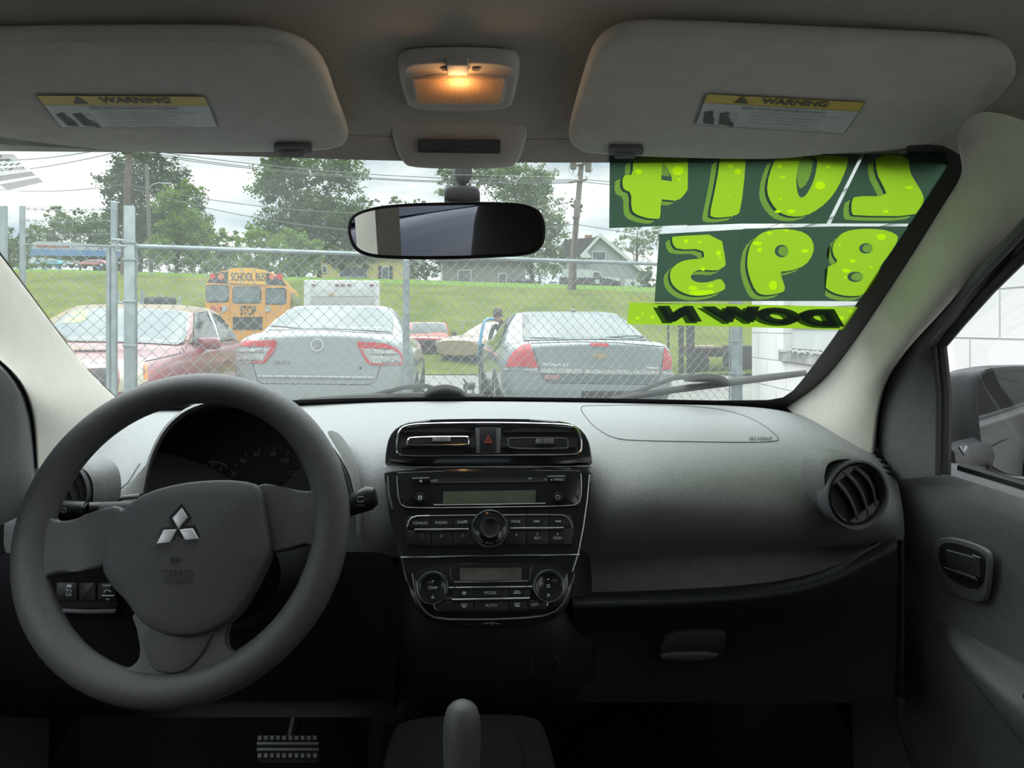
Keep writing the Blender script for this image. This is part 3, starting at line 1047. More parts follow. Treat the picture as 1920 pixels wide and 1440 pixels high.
t.links.new(cr_.outputs[0], tl_.inputs[0]); t.links.new(cr_.outputs[0], df_.inputs[0]); t.links.new(df_.outputs[0], mx_.inputs[1]); t.links.new(tl_.outputs[0], mx_.inputs[2]); t.links.new(mx_.outputs[0], o_.inputs[0])
VM = [M_dkgreen, mh, M_dk2, M_green, M_green2]

def z7(pts):
    return [(1120 + x * 0.375, 280 + y * 0.375) for x, y in pts]
def z6(pts):
    return [(960 + x * 0.25, 270 + y * 0.25) for x, y in pts]
def shift(p, dx, dy):
    return [(x + dx, y + dy) for x, y in p]
def clampp(p, x0, y0, x1, y1):
    return [(min(max(x, x0), x1), min(max(y, y0), y1)) for x, y in p]

def sticker(panel, digit, holes, spots, label, dx=-15, dy=9, box_=None, group='lime green number stickers on the windscreen'):
    polys = [panel]; idx = [0]
    x0 = min(p[0] for p in panel); x1 = max(p[0] for p in panel); y0 = min(p[1] for p in panel); y1 = max(p[1] for p in panel)
    e = 0.8
    cl = lambda p: clampp(p, (box_ or (x0, 0, x1, 0))[0] + e, y0 + e, (box_ or (x0, 0, x1, 0))[2] - e, y1 - e)
    for k in (1.0, 0.66):
        polys.append(cl(shift(digit, dx * k, dy * k))); idx.append(1)
    polys.append(cl(shift(digit, dx * 0.33, dy * 0.33))); idx.append(2)
    polys.append(cl(digit)); idx.append(3)
    for s in spots:
        polys.append(cl(ell(*s, n=10))); idx.append(4)
    for h in holes:
        polys.append(h); idx.append(0)
        hs = shift(h, dx * .45, dy * .3)
        polys.append([((p[0] * 0.75 + c[0] * 0.25), (p[1] * 0.75 + c[1] * 0.25)) for p, c in zip(h, [(h[0][0], h[0][1])] * len(h))]); idx.append(1)
    tag(layobj('number_sticker', polys, idx, VM, lambda x, y: WS(x, y, 0.0035), None, step=24), label, 'window sticker', group)

T = 284
sticker([(1143, T), (1142, 423.6), (1288, 417.6), (1290, T)],
        smooth_poly([(1187, T + 2)] + z6([(905, 215), (850, 212), (828, 240), (828, 290), (840, 325), (895, 345), (893, 470), (925, 510), (1010, 538), (1080, 545), (1112, 540), (1115, 395), (1150, 400), (1245, 410), (1310, 340), (1365, 265), (1380, 195), (1350, 110)]) + [(1292, T + 2)], 1),
        [z6([(1125, 115), (1165, 165), (1195, 225), (1198, 262), (1118, 250)])],
        [(1271, 315, 11, 9), (1197, 317, 7, 5), (1273, 332, 3, 2), (1255, 330, 1.5, 1.5)], 'lime green number 4 on dark film, upper left of the stickers')
sticker([(1290, T), (1288, 418.8), (1390, 415), (1398, T)],
        smooth_poly([(1350, T + 2), (1346, 320)] + z7([(585, 200), (560, 315), (575, 328), (620, 330), (690, 320), (715, 300), (742, 60)]) + [(1399, T + 2)], 1),
        [], [(1369, 307, 6, 3.5), (1383, 317, 7, 5.5), (1366, 362, 1.5, 1.5)], 'lime green number 1 on dark film, in the top row of stickers')
sticker([(1398, T), (1390, 415), (1549, 415), (1614, T)],
        smooth_poly([(1455, T + 2)] + z7([(855, 120), (845, 200), (870, 260), (910, 305), (965, 325), (1035, 322), (1110, 285), (1180, 215), (1225, 130), (1250, 60)]) + [(1590, T + 2)], 1),
        [smooth_poly([(1500, T + 4)] + z7([(992, 120), (995, 190), (1010, 232), (1040, 222), (1075, 160), (1095, 90)]) + [(1532, T + 4)], 1)],
        [(1461, 307, 5, 4), (1467, 327, 5, 2.5), (1537, 343, 10, 8), (1483, 392, 8, 4), (1458, 392, 6, 3), (1552, 308, 4, 3), (1463, 368, 3, 2)], 'lime green number 0 on dark film, left of the bright slit in the top row')
sticker([(1620, T), (1557, 414.5), (1708, 415), (1756, 340), (1778, 300), (1770, T)],
        smooth_poly([(1640, T + 2)] + z7([(1395, 110), (1425, 165), (1450, 222), (1290, 222), (1270, 240), (1268, 305), (1285, 320), (1580, 322), (1615, 280), (1633, 240), (1620, 200), (1585, 145), (1560, 100)]) + [(1702, T + 2)], 1),
        [], [(1704, 347, 8, 3), (1660, 392, 6, 3), (1649, 307, 3, 2), (1700, 300, 2, 3)], 'lime green number 2 on dark film, nearest the upper right windscreen corner')
sticker([(1236, 434.5), (1227, 562), (1361, 560.5), (1393, 425.5)],
        smooth_poly(z6([(1198, 690), (1205, 675), (1565, 658), (1605, 880), (1590, 905), (1535, 935), (1430, 925), (1370, 935), (1335, 975), (1350, 1005), (1400, 1025), (1480, 1020), (1560, 990), (1590, 1025), (1600, 1055), (1590, 1080), (1490, 1115), (1360, 1125), (1265, 1095), (1200, 1040), (1180, 970), (1195, 920), (1250, 870), (1330, 848), (1445, 845), (1430, 770), (1240, 775), (1205, 735)]), 1),
        [], [(1286, 448, 5, 3.5), (1311, 450, 4, 2), (1347, 470, 5, 5), (1350, 479, 3, 2), (1318, 500, 4, 4), (1299, 536, 9, 4), (1330, 543, 9, 3.5), (1311, 545, 20, 5), (1332, 532, 6, 3)], 'lime green number 5 on dark film, left end of the second row', dx=-12)
sticker([(1393, 424.5), (1361, 560.5), (1545, 560.5), (1560, 420)],
        smooth_poly(z7([(750, 520), (765, 460), (810, 410), (870, 390), (960, 386), (1040, 405), (1080, 450), (1080, 510), (1040, 570), (960, 598), (908, 600), (925, 640), (942, 695), (900, 712), (830, 720), (790, 700), (760, 630), (748, 570)]), 1),
        [ell(1465, 466.5, 13, 12, 14)], [(1420, 452, 9, 4), (1424, 464, 5, 4), (1442, 433, 5, 3), (1509, 466, 8, 3.5), (1449, 531, 8, 9), (1474, 428, 4, 2)], 'lime green number 9 on dark film, middle of the second row', dx=-13)
sticker([(1560, 420), (1545, 560.5), (1611, 561), (1652, 497), (1703, 420)],
        smooth_poly(z7([(1190, 440), (1230, 400), (1310, 385), (1420, 388), (1480, 405), (1508, 430), (1470, 500), (1415, 568), (1408, 600), (1395, 650), (1335, 718), (1250, 725), (1170, 705), (1125, 665), (1112, 620), (1140, 580), (1205, 552), (1180, 520), (1172, 480)]), 1),
        [ell(1623, 461.5, 13, 10, 14), ell(1603, 515, 15, 10, 14)], [(1652, 440, 9, 6), (1598, 485, 6, 3.5), (1586, 503, 8, 4), (1585, 516, 4, 2), (1574, 455, 3, 2), (1633, 497, 3, 2)], 'lime green number 8 on dark film, beside the right windscreen pillar', dx=-11)
# DOWN strip
panel = [(1180, 560.5), (1175.5, 601), (1380, 606), (1580, 612), (1609, 569), (1400, 564)]
st = tag(layobj('word_sticker', [panel] + [ell(*s, n=10) for s in ((1195, 590, 4, 3), (1223, 588, 4, 3), (1205, 580, 2, 2), (1573, 590, 10, 5), (1594, 577, 4, 3))], [3, 4, 4, 4, 4, 4], VM, lambda x, y: WS(x, y, 0.006), None, step=24),
         'lime green strip sticker with the dark word DOWN in mirror writing', 'window sticker')
bm = nb()
for ch, (xl, yt, xr, yb) in (('D', (1583, 571, 1498, 604)), ('O', (1500, 568, 1418, 600)), ('W', (1424, 566, 1314, 596)), ('N', (1316, 565, 1232, 595))):
    for k, mi in ((0.0, 0), (1.0, 1)):
        pass
    text(bm, ch, lambda a, b, xl=xl, xr=xr, yt=yt, yb=yb: WS(xl + (xr - xl) * a, yb + (yt - yb) * b, 0.0075), bold=0.09, shear=0.25)
obj('word_lettering', bm, M_dkgreen, st, fin=False)
bm = nb()
for ch, (xl, yt, xr, yb) in (('D', (1583, 571, 1498, 604)), ('O', (1500, 568, 1418, 600)), ('W', (1424, 566, 1314, 596)), ('N', (1316, 565, 1232, 595))):
    text(bm, ch, lambda a, b, xl=xl, xr=xr, yt=yt, yb=yb: WS(xl + (xr - xl) * a - 8, yb + (yt - yb) * b + 4, 0.0068), bold=0.09, shear=0.25)
obj('lettering_shadow', bm, mat_leafy('mid_green_vinyl', (0.06, 0.12, 0.02), (0.065, 0.13, 0.025), tl=0.7), st, fin=False)

# ================================================================== WIPERS AND COWL
def wiper(label, arm, blade, lump, offs):
    t = thing('windscreen_wiper', label, 'wiper', loc=WS(*arm[0], -offs), group='windscreen wipers')
    bm = nb()
    tube(bm, [WR(x, y, offs + 0.03) for x, y in arm], [0.006] + [0.0045] * (len(arm) - 2) + [0.0035], 8, sy=0.6)
    obj('wiper_arm', bm, M_rub, t)
    bm = nb()
    tube(bm, [WR(x, y, offs + .01) for x, y in blade], [0.004] + [0.0065] * (len(blade) - 2) + [0.005], 8)
    obj('wiper_blade', bm, M_rub, t)
    bm = nb()
    x0, x1, yb, yt = lump
    pts = [(x0 + (x1 - x0) * k / 10, yb - (yb - yt) * math.sin(PI * k / 10) ** 0.6) for k in range(11)]
    grid(bm, [[WR(x, y, offs + .05) for x, y in pts], [WR(x, y, offs + .008) for x, y in pts], [WR(x, yb + 1, offs) for x, y in pts]])
    obj('blade_connector', bm, M_rub, t, solid=0.003)
wiper('wiper lying across the lower right of the windscreen', [(1150, 750), (1200, 732), (1262, 709), (1300, 705), (1330, 712)], [(1145, 752), (1190, 742), (1262, 731), (1340, 721), (1430, 709), (1512, 699)], (1283, 1366, 714, 701), 0.012)
wiper('wiper along the windscreen base behind the steering wheel', [(640, 749), (700, 741), (758, 726), (795, 723), (830, 732)], [(560, 751), (640, 747), (730, 743), (830, 741), (905, 743)], (796, 872, 738, 722), 0.010)
bm = nb()
grid(bm, [[C(x, 1.60 + dy - 0.28 * x * x, z) for x in [-.6 + .1 * k for k in range(13)]] for dy, z in ((-0.10, -0.150), (-0.03, -0.158), (0.05, -0.190), (0.10, -0.23))])
obj('trim_4', bm, M_rub, solid=0.004, kind='structure')

# ================================================================== SEATS BEHIND THE VIEWER (seen in the mirror)
def seat(x, label):
    t = thing('front_seat', label, 'seat', loc=C(x, -0.35, -0.8), group='front seats')
    bm = nb()
    puff(bm, rrect(-0.24, -0.25, 0.24, 0.25, 0.08), lambda a, b, c: C(x + a, -0.22 + b, -0.50 + c), 0.12, 0.02, base=-0.1)
    obj('seat_cushion', bm, M_seat, t, ang=60)
    bm = nb()
    puff(bm, [(p[0] * (1 - 0.2 * (p[1] + 0.3)), p[1]) for p in rrect(-0.23, -0.3, 0.23, 0.3, 0.09)], lambda a, b, c: C(x + a, -0.50 - 0.25 * (b + 0.3) + c, -0.17 + b), 0.10, 0.02)
    obj('backrest', bm, M_seat, t, ang=60)
    bm = nb()
    puff(bm, rrect(-0.16, -0.09, 0.16, 0.10, 0.06), lambda a, b, c: C(x + a, -0.72 + c, 0.17 - 0.06 + b), 0.09, 0.01)
    obj('headrest', bm, M_seat, t, ang=60)
seat(-0.36, 'dark driver seat behind the steering wheel')
seat(0.36, 'dark passenger seat beside the driver seat')
t = thing('rear_bench', 'dark rear bench seat behind the front seats', 'seat', loc=C(0, -1.3, -0.8))
bm = nb(); puff(bm, rrect(-0.6, -0.25, 0.6, 0.25, 0.08), lambda a, b, c: C(a, -1.15 + b, -0.48 + c), 0.12, 0.02, base=-0.1)
obj('seat_cushion', bm, M_seat, t, ang=60)
bm = nb(); puff(bm, rrect(-0.6, -0.28, 0.6, 0.28, 0.08), lambda a, b, c: C(a, -1.45 - 0.3 * (b + .28) + c, -0.18 + b), 0.10, 0.02)
obj('backrest', bm, M_seat, t, ang=60)
# ================================================================== DASHBOARD
db = thing('dashboard', 'dark grained dashboard below the windscreen', 'dashboard', loc=C(0, 1.1, -0.5))
cols = [
 [(66, 846, 1.10), (52, 858, 1.05), (36, 878, 1.0), (22, 908, .965), (12, 940, .945), (8, 975, .93), (7, 1010, .93), (7, 1045, .93)],
 [(120, 812, 1.20), (105, 840, 1.10), (85, 868, 1.03), (70, 900, .98), (60, 940, .955), (58, 975, .94), (58, 1010, .94), (58, 1045, .94)],
 [(215, 758, 1.37), (200, 800, 1.18), (185, 845, 1.07), (172, 890, 1.0), (165, 940, .965), (165, 975, .95), (165, 1010, .95), (165, 1045, .95)],
 [(310, 758, 1.43), (300, 795, 1.22), (285, 845, 1.09), (270, 890, 1.02), (262, 940, .98), (262, 975, .97), (262, 1010, .965), (262, 1045, .965)],
 [(450, 754, 1.45), (450, 800, 1.25), (450, 845, 1.15), (450, 895, 1.12), (450, 940, 1.10), (450, 975, 1.07), (450, 1010, 1.04), (450, 1045, 1.0)],
 [(560, 750, 1.46), (565, 795, 1.24), (575, 845, 1.13), (580, 895, 1.10), (585, 940, 1.08), (590, 975, 1.06), (590, 1010, 1.02), (590, 1045, 1.0)],
 [(650, 750, 1.465), (655, 780, 1.25), (662, 815, 1.10), (672, 860, 1.03), (682, 905, 1.0), (688, 955, .99), (690, 1005, .985), (690, 1045, .99)],
 [(735, 748, 1.47), (735, 765, 1.28), (728, 800, 1.09), (722, 850, 1.03), (722, 905, 1.01), (727, 955, 1.0), (732, 1005, .99), (738, 1045, .99)],
 [(915, 748, 1.48), (915, 762, 1.30), (915, 790, 1.09), (915, 820, 1.08), (915, 870, 1.07), (915, 930, 1.06), (915, 1000, 1.05), (915, 1045, 1.04)],
 [(1100, 750, 1.475), (1098, 768, 1.29), (1105, 800, 1.10), (1112, 850, 1.03), (1114, 905, 1.005), (1110, 955, .995), (1104, 1010, 1.0), (1095, 1060, 1.03)],
 [(1160, 751, 1.47), (1165, 772, 1.30), (1172, 800, 1.15), (1176, 840, 1.05), (1178, 890, .99), (1176, 950, .965), (1170, 1005, .985), (1165, 1045, 1.03)],
 [(1300, 753, 1.45), (1305, 778, 1.28), (1310, 806, 1.15), (1314, 845, 1.05), (1316, 892, .99), (1316, 950, .965), (1315, 1000, .985), (1315, 1037, 1.03)],
 [(1440, 757, 1.41), (1450, 785, 1.26), (1458, 815, 1.15), (1462, 850, 1.07), (1465, 895, 1.015), (1465, 950, .985), (1465, 997, 1.0), (1465, 1030, 1.04)],
 [(1530, 778, 1.35), (1535, 806, 1.23), (1540, 835, 1.14), (1545, 868, 1.07), (1548, 905, 1.025), (1550, 952, 1.0), (1550, 992, 1.01), (1550, 1026, 1.05)],
 [(1600, 814, 1.26), (1606, 838, 1.18), (1612, 862, 1.11), (1617, 888, 1.065), (1621, 918, 1.03), (1624, 952, 1.01), (1625, 985, 1.015), (1625, 1020, 1.05)],
 [(1641, 840, 1.19), (1656, 860, 1.14), (1668, 884, 1.09), (1677, 908, 1.06), (1683, 932, 1.04), (1687, 956, 1.03), (1690, 982, 1.03), (1690, 1013, 1.05)],
 [(1645, 838, 1.25), (1661, 858, 1.20), (1674, 882, 1.15), (1683, 906, 1.12), (1689, 932, 1.10), (1693, 956, 1.09), (1696, 982, 1.09), (1696, 1013, 1.10)],
]
rows = list(map(list, zip(*[[P(*q) for q in c] for c in cols])))
rows.insert(0, [p + Vector((0, 0.012, -0.012)) for p in rows[0]])
bm = nb(); grid(bm, rows)
# evaluate the smoothed surface once so that covers and slots can follow it
tmp = bpy.data.meshes.new('t'); finish(bm, 75); bm.to_mesh(tmp)
to = bpy.data.objects.new('t', tmp); col.objects.link(to)
md = to.modifiers.new('s', 'SUBSURF'); md.levels = 3
me2 = bpy.data.meshes.new_from_object(to.evaluated_get(bpy.context.evaluated_depsgraph_get()))
b3 = bmesh.new(); b3.from_mesh(me2)
DB = BVHTree.FromBMesh(b3); b3.free()
bpy.data.objects.remove(to); bpy.data.meshes.remove(tmp); bpy.data.meshes.remove(me2)
obj('dash_pad', bm, M_dash, db, sub=3, ang=75)
def DS(px, py, off=0.0):
    r = ray(px, py)
    h = DB.ray_cast(ORG + r * 0.5, r)
    if h[0] is None:
        return P(px, py, 1.05)
    n = h[1] if h[1].dot(r) < 0 else -h[1]
    return h[0] + n * off

def dline(bm, pts, r=0.0012, off=0.0, seg=6, closed=False):
    q = []
    n = len(pts)
    for i in range(n if closed else n - 1):
        a, b = pts[i], pts[(i + 1) % n]
        m = max(1, int(math.hypot(b[0] - a[0], b[1] - a[1]) / 14))
        q += [(a[0] + (b[0] - a[0]) * k / m, a[1] + (b[1] - a[1]) * k / m) for k in range(m)]
    if not closed: q.append(pts[-1])
    tube(bm, [DS(x, y, off) for x, y in q], r, seg, closed=closed)

# passenger airbag cover: seam and raised print
cov = smooth_poly([(1105, 761), (1240, 759), (1330, 764), (1385, 775), (1430, 795), (1462, 822), (1455, 829), (1380, 830), (1200, 827), (1150, 823), (1115, 802), (1092, 775), (1088, 762)], 2)
M_seam = mat('dark_seam', (0.09, 0.09, 0.092), 0.7)
bm = nb(); dline(bm, cov, 0.0011, closed=True)
obj('airbag_cover_seam', bm, M_seam, db)
bm = nb()
text(bm, 'SRS AIRBAG', lambda a, b: DS(1405 + 42 * a, 826 - 6 * b, 0.0008), bold=0.02)
obj('airbag_mark', bm, M_seam, db, fin=False)
# left hood-to-pad seam
bm = nb(); dline(bm, [(262, 870), (240, 905), (205, 935), (190, 948)], 0.0011)
obj('pad_seam', bm, M_seam, db)

# defroster slots at both ends
for base in ([(1630, 848), (1640, 856), (1649, 866), (1656, 877), (1662, 888)], [(52, 873), (45, 880), (39, 887), (34, 894), (30, 901)]):
    for i, (x, y) in enumerate(base):
        s = 1 if x > 900 else -1
        bm = nb()
        tube(bm, [DS(x, y, 0.001), DS(x + 9 * s, y + 1.5, 0.001), DS(x + 13 * s, y + 5, 0.001)], [0.0018, 0.003, 0.0018], 6)
        obj('defroster_slot', bm, M_matte, db)

# round air vents at the ends
def round_vent(px, py, Y, rx, nd, teardrop, name='side_vent'):
    c = P(px, py, Y)
    fv = Fr(c, Vector((1, 0.2, 0)) if px > 900 else Vector((1, -0.2, 0)), Vector((0, 0, 1)))
    ax = fv.n
    k = Y / F
    R = rx * k
    bm = nb()
    if teardrop:
        pts = [fv.ab(*p) for p in teardrop]
        puff(bm, smooth_poly(pts, 2), lambda a, b, cc: fv.w(a, b, cc), 0.022, 0.0, base=-0.016, levels=[(1.08, -0.8), (1.02, .35), (.98, .75), (.92, 1), (.86, .8), (.80, -.5)])
        b0 = obj('vent_bezel', bm, M_dash, db, ang=60)
    else:
        b0 = None
    bm = nb()
    lathe(bm, c, ax, [(R * .99, -0.01), (R * 1.0, 0.006), (R * .975, 0.011), (R * .92, 0.011), (R * .89, 0.006), (R * .885, -0.02)], 48, cap=False)
    ring = obj('vent_ring', bm, M_bolster, db)
    bm = nb()
    lathe(bm, c, ax, [(R * .87, -0.01), (R * .86, 0.006), (R * .82, 0.008), (R * .79, 0.004), (R * .77, -0.002), (0, -0.003)], 48, cap=False)
    obj('vent_barrel', bm, M_matte, ring)
    bm = nb()
    a0 = math.radians(-58)
    d = Vector((math.cos(a0), math.sin(a0))); e = Vector((-d.y, d.x))
    for q, cv in ((-0.34, 0.10), (0.0, 0.16), (0.34, 0.20)):
        rows = []
        L = math.sqrt(max(0.05, 0.74 ** 2 - q * q)) * R
        for s in range(9):
            t = -1 + s / 4
            w = (1 - t * t) * cv * R
            p = e * (q * R) * 1.0 + e * w + d * (t * L)
            rows.append([fv.w(p.x, p.y, 0.006), fv.w(p.x + e.x * 0.006, p.y + e.y * 0.006, -0.002), fv.w(p.x + e.x * 0.012, p.y + e.y * 0.012, -0.016)])
        grid(bm, rows)
    for sg in (-1, 1):
        p = d * (0.60 * R * sg)
        prism(bm, [((p + e * a * R + d * b * R).x, (p + e * a * R + d * b * R).y) for a, b in ((-.5, -.02), (.5, -.02), (.42, .16 * sg), (-.42, .16 * sg))], lambda a, b, cc: fv.w(a, b, cc), 0.001, 0.0045)
    obj('vent_vanes', bm, M_bolster, ring, solid=0.0022)
round_vent(1599, 925, .985, 66, None, [(1538, 868), (1552, 856), (1590, 852), (1640, 870), (1668, 915), (1664, 955), (1640, 985), (1606, 993), (1575, 980), (1552, 950), (1534, 905)])
round_vent(127, 918, 0.93, 58, None, [(95, 860), (150, 862), (182, 885), (188, 925), (180, 965), (150, 985), (100, 985), (70, 950), (68, 890)])

# open shelf above the glovebox
sh = [[(1088, 1040, 1.10), (1200, 1035, 1.10), (1330, 1030, 1.10), (1460, 1022, 1.10), (1560, 1015, 1.11), (1625, 1005, 1.12)],
      [(1075, 1075, 1.10), (1200, 1068, 1.10), (1330, 1062, 1.10), (1460, 1052, 1.10), (1560, 1035, 1.11), (1630, 1018, 1.12)],
      [(1065, 1150, 1.07), (1200, 1140, 1.07), (1330, 1130, 1.07), (1460, 1118, 1.07), (1560, 1090, 1.08), (1640, 1040, 1.10)]]
bm = nb(); grid(bm, [[P(*q) for q in r] for r in sh])
obj('shelf_recess', bm, mat('shelf_grey', (.27, .27, .285), .7, bump=.2, bs=900), db, sub=2, ang=60, solid=0.003)

# lower panel with the rolled shelf lip and glovebox
xs = [1072, 1130, 1200, 1300, 1400, 1480, 1540, 1590, 1625, 1655, 1672, 1680]
lip = [1116, 1114, 1112, 1108, 1101, 1091, 1076, 1054, 1034, 1018, 1010, 1006]
def Yf(x, y):     # depth of the dash face following the car's angle
    return y / (1 - 0) + 0.066 * (x - 865) / F
rows = [[], [], [], [], [], [], [], []]
for x, l in zip(xs, lip):
    d = 0.05 * (x - 865) / F
    rows[0].append(P(x, l - 4, 1.06 + d)); rows[1].append(P(x, l - 1, 1.01 + d)); rows[2].append(P(x, l + 4, .972 + d)); rows[3].append(P(x + 2, l + 16, .952 + d))
    rows[4].append(P(x + 3, l + 34, .957 + d)); rows[5].append(P(x + 2, max(l + 80, 1190), .985 + d)); rows[6].append(P(x, 1260, .985 + d)); rows[7].append(P(x - 6, 1318, .985 + d))
bm = nb(); grid(bm, rows)
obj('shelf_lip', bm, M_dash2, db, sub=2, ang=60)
bm = nb()
tube(bm, [P(1690, y, 1.02) for y in (1012, 1100, 1200, 1300)], 0.004, 6)
obj('end_seam', bm, M_matte, db)
gd = [(1085, 1160), (1640, 1150), (1652, 1310), (1070, 1312)]
# glovebox catch
fg = Fr(P(1297, 1208, .978), CR, Vector((0, 0, 1)))
bm = nb(); prism(bm, smooth_poly([fg.ab(*p) for p in ((1248, 1181), (1350, 1179), (1362, 1186), (1352, 1232), (1240, 1236), (1234, 1228))], 1), lambda a, b, c: fg.w(a, b, c), -0.004, 0.006, bev=0.002)
gh = obj('glovebox_catch', bm, M_matte, db)
bm = nb(); prism(bm, smooth_poly([fg.ab(*p) for p in ((1236, 1218), (1345, 1217), (1335, 1232), (1238, 1234))], 1), lambda a, b, c: fg.w(a, b, c), 0.006, 0.011, bev=0.002)
obj('catch_lip', bm, mat('catch_grey', (.045, .045, .048), .5), gh)

# knee panel on the driver side and centre, below the pad
rows = []
for x in (-20, 60, 165, 262, 400, 520, 620, 690, 740):
    rows.append([P(x, 1035, .945 + .05 * (x - 865) / F), P(x, 1075, .945 + .05 * (x - 865) / F), P(x, 1150, .95 + .05 * (x - 865) / F), P(x, 1240, .96 + .05 * (x - 865) / F), P(x, 1325, .97 + .05 * (x - 865) / F), P(x, 1345, 1.05 + .05 * (x - 865) / F)])
bm = nb(); grid(bm, rows)
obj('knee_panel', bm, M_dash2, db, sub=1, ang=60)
rows = []
for x in (700, 735, 760, 820, 915, 1010, 1060, 1085, 1110):
    b = .03 if 750 < x < 1070 else 0
    rows.append([P(x, 1030, 1.0), P(x, 1130, 1.0 - b), P(x, 1190, .985 - b), P(x, 1260, .99 - b), P(x, 1330, 1.0 - b), P(x, 1360, 1.06)])
bm = nb(); grid(bm, rows)
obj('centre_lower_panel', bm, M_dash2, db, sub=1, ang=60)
# socket ring and small knob line under the climate panel
fs = Fr(P(1020, 1245, .965), CR, Vector((0, 0, 1)))
bm = nb(); lathe(bm, fs.o, fs.n, [(0.019, 0), (0.019, 0.005), (0.016, 0.006), (0.015, 0.001), (0, 0.001)], 32)
obj('power_socket', bm, M_matte, db)
# column cover and ignition
bm = nb()
rows = []
for Y, s, dz in ((.86, 1.0, 0), (.90, 1.15, 0), (.98, 1.3, 0.0), (1.1, 1.4, 0)):
    c = P(385, 1075, .86) + Vector((0, Y - .86, (Y - .86) * -0.25))
    rows.append([c + Vector((math.cos(a) * .085 * s * (1 if True else 1), 0, math.sin(a) * .062 * s)) for a in [2 * PI * k / 24 for k in range(24)]])
grid(bm, rows, closed=True, cap=True)
obj('column_shroud', bm, M_dash2, db, ang=60)
ci = P(590, 1085, .90)
bm = nb(); lathe(bm, ci, (-0.2, -1, 0.15), [(0.018, -0.03), (0.018, 0.004), (0.0155, 0.006), (0.013, 0.002), (0, 0.001)], 32)
ig = obj('ignition_barrel', bm, M_matte, db)
bm = nb(); lathe(bm, ci + Vector((-0.2, -1, 0.15)).normalized() * 0.005, (-0.2, -1, 0.15), [(0.0165, 0), (0.0165, 0.0015), (0.0150, 0.0015), (0.0150, 0)], 32, cap=False)
obj('ignition_ring', bm, M_satin, ig, label='thin bright key ring')

# switches left of the column
fk = Fr(P(165, 1112, .925), CR, Vector((0, 0.25, 1)))
bm = nb(); prism(bm, [fk.ab(*p) for p in rrect(104, 1086, 222, 1140, 5)], lambda a, b, c: fk.w(a, b, c), -0.006, 0.003, bev=0.001)
sp = obj('switch_panel', bm, M_matte, db)
for i, (x0, x1) in enumerate(((110, 149), (152, 184), (187, 221))):
    bm = nb(); prism(bm, [fk.ab(*p) for p in rrect(x0, 1088, x1, 1126, 3)], lambda a, b, c: fk.w(a, b, c), 0.002, 0.006, bev=0.001)
    s = obj('dash_switch', bm, M_btn, sp)
bm = nb()
kp = lambda x, y: fk.hit(x, y, 0.0064)
text(bm, 'OFF', lambda a, b: kp(123 + 12 * a, 1118 - 5 * b))
bm.faces.new([bm.verts.new(kp(*p)) for p in ((124, 1101), (135, 1101), (133, 1096), (126, 1096))])
for k in (0, 6):
    tube(bm, [kp(124 + k, 1104), kp(128 + k, 1108), kp(124 + k, 1112)], 0.0006, 4)
obj('switch_symbol', bm, M_print, sp, fin=False)
bm = nb()
tube(bm, [kp(192, 1098), kp(208, 1098)], 0.0008, 4)
tube(bm, [kp(191, 1117), kp(214, 1117)], 0.0008, 4)
tube(bm, [kp(196, 1111), kp(198, 1107), kp(205, 1107), kp(208, 1110)], 0.0009, 4)
bm.faces.new([bm.verts.new(kp(*p)) for p in ((198, 1122), (206, 1122), (202, 1126))])
obj('switch_symbol', bm, M_print, sp, fin=False)
bm = nb(); tube(bm, [fk.hit(106, 1145, .004), fk.hit(165, 1147, .004), fk.hit(218, 1146, .004)], 0.0028, 8)
obj('panel_lip', bm, M_bolster, sp)

# ================================================================== INSTRUMENT HOOD AND GAUGES
rim = smooth_poly([(268, 925), (276, 880), (290, 838), (315, 795), (355, 764), (409, 750), (467, 749), (530, 765), (588, 802), (630, 850), (655, 900), (664, 935)], 2, closed=False)
cxr, cyr = 468, 900
def sc_(p, s, Y, dy=0):
    return P(cxr + (p[0] - cxr) * s, cyr + (p[1] - cyr) * s + dy, Y)
rows = []
rows.append([sc_(p, 0.97, 1.16, 6) for p in rim])
rows.append([sc_(p, 0.975, 1.05, 2) for p in rim])
rows.append([sc_(p, 0.985, .965, 0) for p in rim])
rows.append([sc_(p, 1.0, .955, 0) for p in rim])
bm = nb(); grid(bm, rows[:3])
obj('instrument_tunnel', bm, M_hoodin, db, ang=60)
bm = nb()
outr = [rows[2], rows[3]]
for s, Y, dz in ((1.025, .965, 0), (1.03, 1.02, -0.004), (1.03, 1.10, -0.012), (1.0, 1.22, -0.03)):
    outr.append([sc_(p, s, Y, 0) + Vector((0, 0, dz)) for p in rim])
grid(bm, outr)
obj('instrument_hood', bm, M_dash, db, ang=60)
# hood skirt left (pale wing towards the round vent)
bm = nb()
grid(bm, [[P(283, 860, .985), P(276, 895, .975), P(277, 935, .965), P(282, 960, .96)], [P(262, 885, .99), P(246, 912, .98), P(240, 942, .965), P(240, 965, .96)], [P(238, 912, 1.0), P(212, 932, .985), P(200, 945, .975), P(200, 962, .97)]])
obj('hood_wing', bm, M_dash, db, sub=2, ang=60)
bm = nb()
tube(bm, [P(x, y, .955) for x, y in ((200, 952), (212, 940), (232, 933), (262, 930))], 0.003, 8)
obj('wing_bead', bm, M_dash, db)
# right outer skirt
bm = nb()
grid(bm, [[P(605, 805, .965), P(640, 850, .96), P(660, 900, .955), P(668, 950, .955), P(668, 1010, .96)], [P(628, 808, .99), P(658, 850, .985), P(672, 900, .98), P(678, 950, .98), P(676, 1010, .98)], [P(640, 815, 1.1), P(668, 855, 1.08), P(682, 900, 1.05), P(686, 950, 1.05), P(684, 1010, 1.03)]])
obj('hood_cheek', bm, M_hood, db, sub=2, ang=60)
